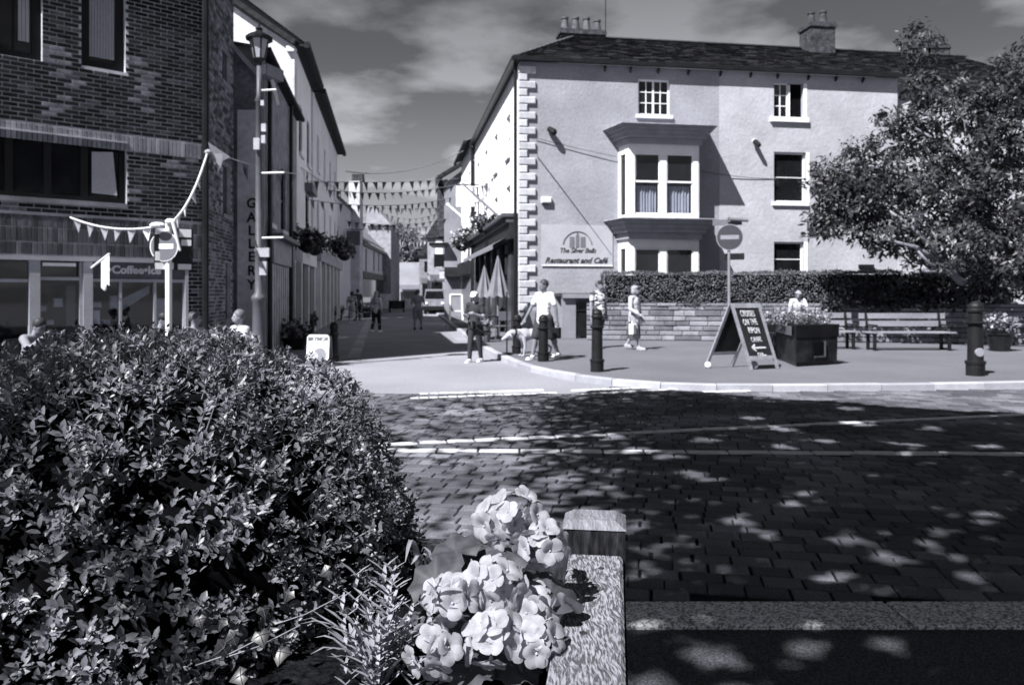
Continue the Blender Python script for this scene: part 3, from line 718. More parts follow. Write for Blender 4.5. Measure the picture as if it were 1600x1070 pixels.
def soldier(z0, z1, sa, sb, out, ms=None):
    m = MB(FB.T); x = sa
    while x < sb-.01:
        m.fbox(x, min(x+.068,sb), z0+.008, z1-.006, -out-rnd.uniform(0,.004), .01, .004, rnd.randrange(3)); x += .079
    return m.build('soldier_course', ms or soldier_m, BB, kind='stuff')
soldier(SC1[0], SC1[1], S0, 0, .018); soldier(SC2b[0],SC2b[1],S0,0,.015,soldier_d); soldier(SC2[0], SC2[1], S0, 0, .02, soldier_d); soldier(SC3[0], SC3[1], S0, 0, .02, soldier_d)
MB(FB.T).box(S0, W2[1], -.05, -.001, W2[3]-.03, W2[3]+.0).build('lead_drip', M('pale_drip', .4, .5), BB)
dkframe = M('dark_window_frame', .01, .4)
window(BB, FB.T, *W0, y=.16, rows=1, cols=2, fw=.14, fm=dkframe, sill=False); 
w = window(BB, FB.T, *W1, y=.16, rows=1, cols=1, fw=.16, fm=dkframe, sill=False)
blind_m = M('pale_blind', .30, .8, 2, .12, 30, .1)
for (q, px0, px1, pt, pb_) in ((W1,132,182,18,88),(W0,30,48,18,62)):
    m = MB(FB.T); a, b = FB.s(px0), FB.s(px1); n = max(2, int((b-a)/.045))
    for k in range(n):
        xx = a+(b-a)*k/n; m.box(xx+.003, xx+(b-a)/n-.003, .140, .146, FB.z((px0+px1)/2,pb_), q[3]-.17)
    m.build('vertical_blind', blind_m, BB)
w = window(BB, FB.T, *W2, y=.16, rows=1, cols=4, fw=.1, bw=.12, fm=dkframe, sill=False)
m = MB(FB.T); a, b = FB.s(146), FB.s(184); m.add([(a,.13,FB.z(165,302)),(b,.05,FB.z(165,304)),(b-.07,.05,FB.z(165,236)),(a,.13,FB.z(165,238))],[(0,1,2,3)]); m.build('painted_glint_pane', M('pane_glint_paint', .36, .25, 1, .1), BB, label='tilted open window pane with its bright reflection painted on')  # pale opaque colour stands in for light reflected by the glass
MB(FB.T).box(W2[0],W2[1],-.05,.1,W2[2]-.09,W2[2]-.002).build('sill', soldier_m[0], BB)
# right return wall along the street
FB2 = Fac(XB, YB, -.15, 1)
m2L = FB2.s(364)
W3, W4 = (FB2.s(347),FB2.s(361),FB2.z(354,132),FB2.z(354,78)), (FB2.s(348),FB2.s(361),FB2.z(354,336),FB2.z(354,258))
W5 = (FB2.s(352),FB2.s(361),1.0,FB2.z(354,410))
FBr = Fac(XB, YB, -.15, 1)
# local x runs away from the camera, outward side is +x, so outward = -y of the mirrored frame: build with y>0 outward
Tm = FB2.T
def mirror_holed(s0, s1, z0, z1, holes):
    m = MB(Tm); xs = sorted({s0,s1,*[h[0] for h in holes],*[h[1] for h in holes]}); zs = sorted({z0,z1,*[h[2] for h in holes],*[h[3] for h in holes]})
    for a,b in zip(xs,xs[1:]):
        for c,d in zip(zs,zs[1:]):
            if any(h[0] < (a+b)/2 < h[1] and h[2] < (c+d)/2 < h[3] for h in holes): continue
            m.quad((a,0,c),(b,0,c),(b,0,d),(a,0,d))
    for a,b,c,d in holes: m.quad((b,0,c),(b,.15,c),(b,.15,d),(b,0,d)); m.quad((a,0,c),(a,.15,c),(a,.15,d),(a,0,d)); m.quad((a,0,c),(a,.15,c),(b,.15,c),(b,0,c)); m.quad((a,0,d),(a,.15,d),(b,.15,d),(b,0,d))
    return m
mirror_holed(0, m2L, 0, ZT, [W3,W4,W5]).build('mortar_backing', mortar, BB)
m = MB(Tm); zz = .02; row = 0; rb_ms = [M('return_brick_%d'%i, v, .85, 5, .3, 60, .2, .3, 90) for i, v in enumerate((.05,.10,.16,.24))]
while zz < ZT-.1:
    x = -(BL/2 if row%2 else 0)
    while x < m2L-.02:
        a, b = max(x,0.0)+.004, min(x+BL-.015,m2L)
        if not inhole(a,b,zz,zz+.061,[W3,W4,W5]): m.box(a,b,-.014-rnd.uniform(0,.003),.004,zz,zz+.063,rnd.randrange(4))
        x += BL
    zz += CH; row += 1
m.build('brick', rb_ms, BB, kind='stuff')
for a,b,c,d in (W3,W4,W5): MB(Tm).box(a,b,.1,.12,c,d).build('window', dkframe, BB); MB(Tm).quad((a,.09,c),(b,.09,c),(b,.09,d),(a,.09,d)).build('pane', glass, BB); MB(Tm).box(a-.05,b+.05,-.04,.09,c-.1,c-.002).build('sill', soldier_m[2], BB)
m = MB(); m.box(-.05, m2L+.1, -.35, .4, ZT, ZT+.25); m.T = Tm; mm = MB(Tm); mm.box(-.05,m2L+.1,-.3,.4,ZT,ZT+.25); mm.build('eave', black_paint, BB)
MB(FB.T).box(S0,.0,-.3,.3,ZT,ZT+.25).build('eave', black_paint, BB)
MB(FB.T).tube([(-.02,-.09,.1),(-.02,-.09,ZT)], .07, 8).build('downpipe', black_paint, BB)
# black sheet behind the openings stands in for the unlit room
m = MB(FB.T); m.box(S0, -.3, .28, .3, 0, ZT); m.build('dark_backing', dark_void, BB)
mm = MB(Tm); mm.box(m2L-.02, m2L, .005, 3.5, 0, ZT); mm.build('rear_wall', mortar, BB)
# cafe shopfront
shop_m = M('grey_shop_paint', .3, .5, 2, .1)
CF = thing('cafe_shopfront', 'grey framed cafe shopfront with a Coffee fascia under the dark brickwork', 'shopfront', FB.T@Vector((FB.s(170),0,0)), FB.rz)
def sfr(px0, px1, yt, yb, y0, y1, name, mat, par=CF):
    a, b, c, d = FB.rect(px0,px1,yt,yb); return MB(FB.T).box(a,b,y0,y1,c,d).build(name, mat, par)
pm = (px for px in ())
for (x0,x1) in ((45,62),(129,144),(288,293)):
    a, b = FB.s(x0), FB.s(x1); MB(FB.T).box(a,b,-.06,.1,0,zshop-.09).build('pilaster', shop_m, CF)
MB(FB.T).box(FB.s(-60),FB.s(293),-.085,.1,zshop-.085,zshop-.005).build('head_beam', shop_m, CF)
for x in (124,186,240,286): a = FB.s(x); MB(FB.T).box(a,a+.045,-.02,.08,.45,FB.z(x,440) if x != 124 else zshop-.1).build('mullion', shop_m, CF)
MB(FB.T).box(FB.s(62),FB.s(124),-.02,.08,FB.z(95,438),FB.z(95,433)).build('transom', shop_m, CF)
MB(FB.T).box(FB.s(144),FB.s(288),-.03,.08,FB.z(215,441),FB.z(215,436)).build('transom', shop_m, CF)
MB(FB.T).box(FB.s(0),FB.s(45),-.02,.08,FB.z(30,441),FB.z(30,436)).build('transom', shop_m, CF)
zd = FB.z(95,549)
MB(FB.T).box(FB.s(62),FB.s(124),-.04,.08,zd,zd+.05).build('door_threshold', white_paint, CF)
MB(FB.T).box(FB.s(-60),FB.s(288),-.03,.08,0,.44).build('stall_riser', M('dark_riser', .03, .6), CF)
for a, b, c, d in ((FB.s(-60),FB.s(45),.45,zshop-.1),(FB.s(62),FB.s(124),zd+.05,zshop-.1),(FB.s(144)+.02,FB.s(186),.45,FB.z(165,441)),(FB.s(186)+.045,FB.s(240),.45,FB.z(213,441)),(FB.s(240)+.045,FB.s(286),.45,FB.z(263,441))):
    MB(FB.T).quad((a,.05,c),(b,.05,c),(b,.05,d),(a,.05,d)).build('pane', clear_glass, CF)
sfr(145,288,409,435,-.05,-.03,'fascia',M('fascia_grey', .075, .5))
sfr(66,118,411,416,-.03,-.021,'strip_light_cover',white_paint)
ftext(FB, 'e•Coffee•Ice', 205, 427.5, .205, M('fascia_letter', .5, .5), CF, off=.054, bold=.008)
MB(FB.T).box(FB.s(105),FB.s(119),.07,.09,.5,FB.z(110,446)).build('door_leaf', M('inner_door', .05, .6), CF)
# things inside the window: counter, menu cards, jars
def shopitem(px0,px1,yt,yb,v,name,label,cat):
    a, b, c, d = FB.rect(px0,px1,yt,yb,-.18); t = thing(name,label,cat,FB.T@Vector(((a+b)/2,.17,c)),FB.rz)
    MB(FB.T).fbox(a,b,c,d,.16,.21,.01).build('face', M('card_%d'%int(v*100), v, .6), t, fix=True); MB(FB.T).box(a-.01,b+.01,.211,.225,c-.01,d+.01).build('backing', midgrey, t)
for q in ((84,98,466,479,.3,'menu_card','white card propped inside the cafe door glass','card'),(145,156,485,506,.45,'menu_card','pale menu card in the lower left of the cafe window','card'),
          (172,188,462,482,.25,'menu_card','grey tilted card hanging in the middle cafe window','card'),(241,268,466,520,.3,'menu_board','large pale board standing in the right cafe window','board'),(145,158,472,480,.3,'menu_card','small shelf card above the pale menu card','card'),
          (60,72,478,486,.2,'menu_card','small grey card low inside the cafe door','card'),(72,84,500,507,.25,'menu_card','thin pale tray card on the counter behind the door','card'),(160,172,500,506,.2,'menu_card','dull strip card low between the cafe mullions','card')): shopitem(*q)
a, b = FB.s(188), FB.s(238); m = MB(FB.T); m.add([(a,.2,FB.z(190,490)),(a,.2,FB.z(190,472)),(b,.2,FB.z(236,448)),(b,.2,FB.z(236,460))],[(0,1,2,3)][:1]); 
t = thing('window_banner', 'diagonal pale bunting cloth strung inside the cafe window', 'banner', FB.T@Vector((a,.2,1.2)), FB.rz); MB(FB.T).prism([(a,FB.z(190,490)),(a,FB.z(190,470)),(b,FB.z(236,446)),(b,FB.z(236,458))],.19,.2).build('cloth', M('banner_cloth', .22, .9), t, fix=True)
# flag on pole over the fascia
fp = FB.T @ Vector((FB.s(141),-.06,FB.z(141,419))); tip = FB.T @ Vector((FB.s(160),-.5,FB.z(160,398)))
FL = thing('shop_flag', 'short white flag on a slanting pole beside the Coffee fascia', 'flag', fp, 0); MB().tube([fp,tip],.018,6).build('pole', white_paint, FL)
m = MB(); n = 6
A, B_ = fp.lerp(tip,.55), fp.lerp(tip,.99)
for k in range(n):
    p, q = A.lerp(B_,k/n), A.lerp(B_,(k+1)/n); o = lambda t: Vector((.03*math.sin(t*7),.04*math.sin(t*5),0))
    m.quad(p,q,q-Vector((0,0,.58))+o((k+1)/n),p-Vector((0,0,.5))+o(k/n))
m.build('cloth', white_paint, FL)
# ------------------------------------------------------------------ gallery building: flank wall facing us, then its street front
YGf = 18.4
gx = lambda px: (px-CX)/FPX*YGf
GA = thing('gallery_building', 'dark flank walled building with GALLERY lettered down its side beside the lamp post', 'building', (gx(405),YGf,0), 0)
zg = lambda y, Y=YGf: EYE+(457-y)/FPX*Y
flank = M('sooty_render', .12, .9, .8, .5, 8, .3, .3, 20); flank2 = M('grey_flank_render', .52, .9, .8, .25, 8, .15)
m = MB(); m.prism([(gx(300),0),(gx(406),0),(gx(406),zg(121)),(gx(362),zg(72)),(gx(338),zg(45)),(gx(300),zg(40))], YGf, YGf+.3); m.build('flank_wall', flank, GA, fix=True)
m = MB(); m.prism([(gx(371),0),(gx(405),0),(gx(405),zg(172)),(gx(371),zg(172))], YGf-.012, YGf-.002); m.build('lower_render', flank2, GA, fix=True)
m = MB(); m.bar((gx(338),YGf-.08,zg(42)),(gx(407),YGf-.08,zg(120)),.2,.1); m.build('verge', M('pale_verge', .3, .8), GA)
for ch, y in zip('GALLERY', (325,347,367.5,388,408.5,430,452)):
    text(ch, .33, Matrix.Translation((gx(393.5),YGf-.016,zg(y))) @ RX90, black_paint, GA, name='letter', ext=.012, bold=.006)
FG = Fac(gx(406), YGf, -.163, 1)        # street front; outward is -y in this frame's mirrored sense
gl = FG.s(463.5); zge = FG.z(432,128)
def street_front(parent, F, L, z1, holes, wall_mat, frame_mat, sills=True, dep=.12, rows=2, glassm=None):
    m = MB(F.T); xs = sorted({0,L,*[h[0] for h in holes],*[h[1] for h in holes]}); zs = sorted({0,z1,*[h[2] for h in holes],*[h[3] for h in holes]})
    for a,b in zip(xs,xs[1:]):
        for c,d in zip(zs,zs[1:]):
            if any(h[0] < (a+b)/2 < h[1] and h[2] < (c+d)/2 < h[3] for h in holes): continue
            m.quad((a,0,c),(b,0,c),(b,0,d),(a,0,d))
    for a,b,c,d in holes:
        m.quad((a,0,c),(a,dep,c),(a,dep,d),(a,0,d)); m.quad((b,0,c),(b,dep,c),(b,dep,d),(b,0,d)); m.quad((a,0,c),(a,dep,c),(b,dep,c),(b,0,c)); m.quad((a,0,d),(a,dep,d),(b,dep,d),(b,0,d))
    m.build('street_wall', wall_mat, parent)
    for h in holes: window(parent, F.T, *h, y=dep-.03, rows=rows, cols=1, fm=frame_mat, sill=sills)
g_wall = M('dusky_brick_front', .24, .9, 3, .3, 20, .3, .3, 40)
street_front(GA, FG, gl, zge, [(1.2,2.2,3.4,5.2),(3.7,4.7,3.4,5.2),(5.9,6.6,3.4,5.2)], g_wall, black_paint)
m = MB(FG.T); m.add([(-.1,-.22,zge+.05),(gl,-.22,zge+.05),(gl,3.5,zge+.5),(-.1,3.5,zge+.5)],[(0,1,2,3)]); m.bar((-.1,-.22,zge),(gl,-.22,zge),.1,.1); m.box(-.05,gl,-.22,.0,zge-.03,zge+.02); m.build('roof', roof_ms[0], GA)
MB(FG.T).tube([(1.0,-.09,0),(1.0,-.09,zge)],.06,8).build('downpipe', black_paint, GA)
MB(FG.T).tube([(5.35,-.09,0),(5.35,-.09,zge)],.06,8).build('downpipe', black_paint, GA)
stripe = [M('stripe_dark', .05, .6), M('stripe_pale', .5, .6)]
m = MB(FG.T); x = 1.3; k = 0
while x < 4.8: m.box(x,x+.22,-.05-.03*(k%2),-.001,.1,2.35,k%2); x += .222; k += 1
m.build('striped_shopfront', stripe, GA)
m = MB(FG.T); m.box(1.2,4.9,-.16,-.001,2.36,3.0); m.build('fascia', M('pale_fascia', .3, .6), GA); m = MB(FG.T); m.box(1.1,5.0,-.4,-.001,3.001,3.12); m.build('cornice', midgrey, GA)
MB(FG.T).box(5.5,gl-.2,-.03,-.001,.1,2.6).build('shop_glazing', glass, GA)
MB(FG.T).box(5.45,5.6,-.2,-.031,.1,2.6).build('pilaster', offwhite, GA); MB(FG.T).box(gl-.35,gl-.15,-.2,-.031,.1,2.6).build('pilaster', offwhite, GA)
# ------------------------------------------------------------------ white gabled house, then the pale long terrace
YW = FG.y0+FG.dy*gl; FW = Fac((460-CX)/FPX*YW, YW, -.158, 1)
WH = thing('white_gable_house', 'tall white house whose bright gable rises behind the lamp lantern', 'house', (FW.x0,YW,0), 0)
wl_ = FW.s(486); zw = FW.z(462,76); zw_ = lambda y: EYE+(457-y)/FPX*YW
gxw = lambda px: (px-CX)/FPX*YW
gable_m = M('white_gable_brick', .55, .9, 2, .2, 12, .15, .4, 25)
m = MB(); m.prism([(gxw(330),0),(gxw(460),0),(gxw(460),zw_(72)),(gxw(395),zw_(32)),(gxw(330),zw_(-15))], YW, YW+.3); m.build('gable_wall', gable_m, WH, fix=True)
m = MB(); m.bar((gxw(330),YW-.1,zw_(-22)),(gxw(464),YW-.1,zw_(70)),.4,.16); m.build('verge', roof_ms[0], WH)
m = MB(); m.box(gxw(449),gxw(461),YW-.15,YW-.002,zw_(82),zw_(74)); m.build('kneeler_stone', offwhite, WH)
lw = M('shaded_white_wall', .7, .9, 1.5, .08, 20, .06)
street_front(WH, FW, wl_, zw, [(1.3,2.3,6.6,8.3),(3.9,4.9,6.6,8.3),(3.4,4.7,3.3,5.4)], lw, black_paint)
m = MB(FW.T); m.add([(-.1,-.4,zw+.05),(wl_,-.4,zw+.05),(wl_,4,zw+3.2),(-.1,4,zw+3.2)],[(0,1,2,3)]); m.bar((-.1,-.42,zw),(wl_,-.42,zw),.18,.2); m.box(-.05,wl_,-.4,.0,zw-.04,zw+.03); m.build('roof', roof_ms[0], WH)
m = MB(FW.T); m.box(.3,wl_-.2,-.25,-.001,2.6,3.1); m.build('fascia', offwhite, WH)
MB(FW.T).box(.4,wl_-.3,-.04,-.001,.1,2.59).build('shop_glazing', glass, WH)
for x in (.35,2.6,4.9): 
    if x < wl_-.2: MB(FW.T).box(x,x+.28,-.2,-.041,.1,2.59).build('pilaster', offwhite, WH)
MB(FW.T).box(3.1,5.0,-.3,-.001,5.42,5.75).build('window_cornice', midgrey, WH)
YN = FW.y0+FW.dy*wl_; FN = Fac(FW.x0+FW.dx*wl_+.08, YN, -.158, 1)
TN = thing('pale_terrace', 'long pale rendered terrace with tall sash windows after the white gable house', 'building', (FN.x0,YN,0), 0)
nl = FN.s(527); zn = FN.z(490,145)
nh = []
for i in range(4):
    x = 1.6+i*3.4
    if x+1 < nl: nh += [(x,x+1.0,3.6,5.6),(x,x+1.0,6.9,8.4)]
street_front(TN, FN, nl, zn, nh, M('pale_terrace_render', .6, .9, 1.2, .12), white_paint)
m = MB(); m.box(FN.x0-4,FN.x0,YN,YN+.25,0,zn); m.build('end_wall', M('pale_terrace_render', .38), TN)
m = MB(FN.T); m.add([(-.1,-.4,zn+.05),(nl,-.4,zn+.05),(nl,4,zn+2.4),(-.1,4,zn+2.4)],[(0,1,2,3)]); m.bar((-.1,-.42,zn),(nl+.1,-.42,zn),.18,.2); m.box(-.05,nl,-.4,.0,zn-.04,zn+.03); m.build('roof', roof_ms[0], TN)
m = MB(FN.T); x = .4
while x < nl-1: MB(FN.T).box(x,x+.32,-.28,-.001,.1,2.9).build('pilaster', offwhite, TN); x += 2.4
MB(FN.T).box(.2,nl-.2,-.32,-.001,2.9,3.4).build('fascia', M('stone_fascia', .3), TN); MB(FN.T).box(.5,nl-.4,-.04,-.001,.1,2.89).build('shop_glazing', glass, TN)
# next houses round the bend
YO = FN.y0+FN.dy*nl; FO = Fac((520-CX)/FPX*YO, YO, -.09, 1)
OH = thing('chimney_house', 'lower house with a big pale gable chimney beyond the terrace', 'house', (FO.x0,YO,0), 0)
ol = FO.s(562); zo = FO.z(540,300)
zo_ = EYE+(457-232)/FPX*YO
street_front(OH, FO, max(ol,4), 7.4, [(2,3,4,5.8),(5,6,4,5.8)] if ol > 7 else [(1,2,4,5.8)], M('pale_terrace_render', .38), white_paint)
m = MB(); Y2 = YO+9; xo = (545-CX)/FPX*Y2; xo1 = (562-CX)/FPX*Y2; zt = EYE+(457-283)/FPX*Y2; m.box(xo,xo1,Y2,Y2+1.2,0,zt); m.build('chimney_stack', M('pale_stack', .5, .9, 2, .2), OH)
for k in range(4): MB().lathe([(.2,0),(.15,.5),(.18,.55)],10,(xo+.25+k*.3*(xo1-xo)/1.2,Y2+.6,zt)).build('chimney_pot', brick_old, OH)
m = MB(FO.T); m.add([(0,-.3,7.4),(max(ol,4),-.3,7.4),(max(ol,4),4,10),(0,4,10)],[(0,1,2,3)]); m.build('roof', roof_ms[0], OH)
# cream shop row at the bend
YQ = 62.0; qx = lambda px, Y=YQ: (px-CX)/FPX*Y
FQ = Fac(qx(562,58), 58, qx(613,84)-qx(562,58), 84-58)
CR = thing('cream_shop_row', 'cream two storey shops with dark sashes and hipped roof at the street bend', 'building', (FQ.x0,58,0), 0)
ql = FQ.s(612.5); zq1 = FQ.z(566,384)
qh = []
for px in (571,583.5,591,597,602.5,607):
    a = FQ.s(px); qh.append((a,a+.9,FQ.z(px,424),FQ.z(px,388) if px < 580 else FQ.z(px,392)))
street_front(CR, FQ, ql, zq1, qh, M('cream_wall', .6, .9, 1, .08), black_paint, sills=False)
m = MB(FQ.T); m.box(0,ql,-.35,0,zq1,zq1+.18); m.build('gutter', black_paint, CR)
hz = FQ.z(606,345); m = MB(FQ.T); m.add([(0,-.4,zq1+.2),(ql,-.4,zq1+.2),(ql-2,3,hz),(0,3,hz)],[(0,1,2,3)]); m.build('roof', M('grey_slate_far', .3, .8, 1.5, .3), CR)
m = MB(FQ.T); m.box(0,ql,-.3,-.001,2.7,3.2); m.build('fascia', M('dark_fascia', .02), CR); MB(FQ.T).box(0,ql,-.05,-.001,.1,2.69).build('shop_glazing', glass, CR)
m = MB(); Y = 74; m.prism([(qx(572,Y),EYE+(457-352)/FPX*Y),(qx(612,Y),EYE+(457-352)/FPX*Y),(qx(584,Y),EYE+(457-322)/FPX*Y),(qx(574,Y),EYE+(457-322)/FPX*Y)], Y, Y+6); m.build('upper_gable', M('grey_slate_far', .3), CR, fix=True)
m = MB(); m.box(qx(574,Y),qx(610,Y),Y+.3,Y+6,0,EYE+(457-353)/FPX*Y); m.build('upper_wall', M('upper_grey_wall', .28), CR)
# end of the street: low white building and awning
Y = 95.0; t = thing('street_end_building', 'low pale building closing the far end of the street', 'building', (qx(640,Y),Y,0))
MB().box(qx(606,Y),qx(672,Y),Y,Y+8,0,EYE+(457-410)/FPX*Y).build('wall', M('street_end_wall', .3, .9, .3, .4), t)
MB().box(qx(600,Y),qx(672,Y),Y+6,Y+9,0,EYE+(457-395)/FPX*Y).build('rear_wall', grey_r, t)
m = MB(); m.add([(qx(624,Y),Y-2,EYE+(457-452)/FPX*Y),(qx(662,Y),Y-2,EYE+(457-452)/FPX*Y),(qx(662,Y),Y-.1,EYE+(457-445)/FPX*Y),(qx(624,Y),Y-.1,EYE+(457-445)/FPX*Y)],[(0,1,2,3)]); m.build('awning', midgrey, t)
MB().box(qx(626,Y),qx(660,Y),Y-.1,Y-.02,.3,1.7).build('shop_window', glass, t)
MB().box(qx(612,Y),qx(622,Y),Y-.1,Y-.02,3.2,4.4).build('window', glass, t)
# ------------------------------------------------------------------ leaf geometry with numpy
def leaf_arrays(base, direc, up, L, W, fold=.25, curl=.15, prof=((.0,.12),(.3,.85),(.62,.95),(1.0,.06))):
    """arrays of n leaves -> verts (n*k,3), faces; two folded halves along a curled midrib"""
    n = len(base); d = direc/np.linalg.norm(direc, axis=1, keepdims=True)
    s = np.cross(d, up); s /= np.maximum(np.linalg.norm(s, axis=1, keepdims=True), 1e-6); u = np.cross(s, d)
    L = L[:,None]; W = W[:,None]; vs = []
    for t, w in prof:
        c = base+d*L*t+u*L*(-curl*t*t)
        vs += [c-s*W*w*.5+u*W*w*fold*.5, c, c+s*W*w*.5+u*W*w*fold*.5]
    k = len(prof)*3; V = np.stack(vs, 1).reshape(-1, 3); fs = []
    off = (np.arange(n)*k)[:,None]
    for i in range(len(prof)-1):
        for a in (0, 1): fs.append(off+np.array([[i*3+a, i*3+a+1, i*3+a+4, i*3+a+3]]))
    return V, np.concatenate(fs, 0)
def np_mesh(name, V, Fq, mat, smooth=True):
    me = bpy.data.meshes.new(name); n = len(V); m = len(Fq); k = Fq.shape[1]
    me.vertices.add(n); me.vertices.foreach_set('co', V.astype(np.float32).ravel())
    me.loops.add(m*k); me.loops.foreach_set('vertex_index', Fq.astype(np.int32).ravel())
    me.polygons.add(m); me.polygons.foreach_set('loop_start', np.arange(m, dtype=np.int32)*k)
    me.polygons.foreach_set('use_smooth', np.full(m, smooth))
    me.materials.append(mat); me.update(calc_edges=True); return me
def unit(v): return v/np.maximum(np.linalg.norm(v, axis=-1, keepdims=True), 1e-9)
rs = np.random.RandomState(11)

# ------------------------------------------------------------------ low stone wall, hedge on it
FWALL = Fac(2.35, 24.15, 12.6, -1.9)
wallL = 13.6; WT = 1.28
SWL = thing('stone_wall', 'low coursed stone wall under the clipped hedge behind the benches', 'wall', (FWALL.x0,FWALL.y0,0), FWALL.rz)
stone_ms = [M('wall_stone_%d'%i, v, .9, 3, .2, 25, .2, .5, 25) for i, v in enumerate((.11,.145,.18,.23))]
MB(FWALL.T).box(0,wallL,.03,.45,0,WT-.06).build('wall_core', M('wall_joint', .06, .95), SWL)
z = KZ; 
while z < WT-.06:
    h = rnd.choice((.12,.15,.18)); h = min(h, WT-z); x = 0
    while x < wallL:
        w = rnd.uniform(.3,.85); x1 = min(x+w, wallL)
        if x1-x > .1: MB(FWALL.T).fbox(x+.004,x1-.004,z+.004,z+h-.012,-.03-rnd.uniform(0,.04),.04,.02).build('stone', rnd.choice(stone_ms), SWL, fix=True)
        x = x1
    z += h
def hedge_thing(name, label, cat, T, boxes, n, mat, leaf=(.05,.03), core=None):
    """clipped hedge: near-black core painting its inner shade, with leaf-sized faces over its faces"""
    t = thing(name, label, cat, T.translation, 0)
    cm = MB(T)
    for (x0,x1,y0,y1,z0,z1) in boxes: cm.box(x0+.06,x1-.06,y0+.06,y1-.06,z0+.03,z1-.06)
    cm.build('shade_core', dark_void, t)  # solid near-black boxes paint the shade between the leaves
    pts = []; nr = []
    for (x0,x1,y0,y1,z0,z1) in boxes:
        A = np.array([(x1-x0)*(z1-z0), (x1-x0)*(y1-y0), (y1-y0)*(z1-z0), (y1-y0)*(z1-z0)]); k = rs.multinomial(n//len(boxes), A/A.sum())
        u, v = rs.rand(k[0]), rs.rand(k[0]); pts.append(np.stack([x0+u*(x1-x0), y0+0*u, z0+v*(z1-z0)],1)); nr.append(np.tile([0,-1,.25],(k[0],1)))
        u, v = rs.rand(k[1]), rs.rand(k[1]); pts.append(np.stack([x0+u*(x1-x0), y0+v*(y1-y0), z1+0*u],1)); nr.append(np.tile([0,-.1,1],(k[1],1)))
        for xx, sg, kk in ((x0,-1,k[2]),(x1,1,k[3])): u, v = rs.rand(kk), rs.rand(kk); pts.append(np.stack([xx+0*u, y0+u*(y1-y0), z0+v*(z1-z0)],1)); nr.append(np.tile([sg,0,.3],(kk,1)))
    pts = np.concatenate(pts); nr = np.concatenate(nr)
    lump = np.array([noise.noise((p[0]*1.1,p[1]*1.1,p[2]*1.6)) for p in pts]); fine = np.array([noise.noise((p[0]*4,p[1]*4,p[2]*4)) for p in pts])
    pts += nr*(lump*.10+fine*.05+rs.normal(0,.02,len(pts)))[:,None]
    d = unit(nr*.7+rs.normal(0,.6,pts.shape)); up = unit(nr+rs.normal(0,.5,pts.shape)+[0,0,.3])
    V, Fq = leaf_arrays(pts, d, up, rs.uniform(*[leaf[0]*.7,leaf[0]*1.5],len(pts)), rs.uniform(leaf[1]*.7,leaf[1]*1.4,len(pts)), prof=((0,.3),(.5,1),(1,.1)))
    M4 = np.array(T); V = V@M4[:3,:3].T+M4[:3,3]; o = np.array(T.translation)
    link('foliage', np_mesh('foliage', V-o, Fq, mat), t, Matrix.Translation(T.translation), kind='stuff')
    return t
hedge_leaf = leafmat('hedge_leaf', .12, .55, .45, .2, .3, 3)
dark_leaf = leafmat('dark_shrub_leaf', .035, .45, .5, .15, .4, 3)
hx0, hx1 = FWALL.s(942), FWALL.s(1412)
hedge_thing('clipped_hedge', 'long clipped hedge growing along the top of the stone wall', 'hedge', FWALL.T, [(hx0,hx1,.0,.85,WT-.12,2.2)], 15000, hedge_leaf)
hedge_thing('dark_shrub', 'dark glossy shrub spilling over the stone wall behind the benches', 'shrub', FWALL.T, [(FWALL.s(1318),FWALL.s(1388),-.18,.5,1.2,1.85),(FWALL.s(1385),FWALL.s(1520),-.05,1.0,1.1,1.95)], 5000, dark_leaf, (.13,.07))
hedge_thing('ivy_clump', 'small pale leaved ivy hanging on the wall left of the long bench', 'ivy', FWALL.T, [(FWALL.s(1285),FWALL.s(1312),-.12,.1,.9,1.35),(FWALL.s(1350),FWALL.s(1385),-.12,.1,.85,1.3)], 900, hedge_leaf, (.12,.09))
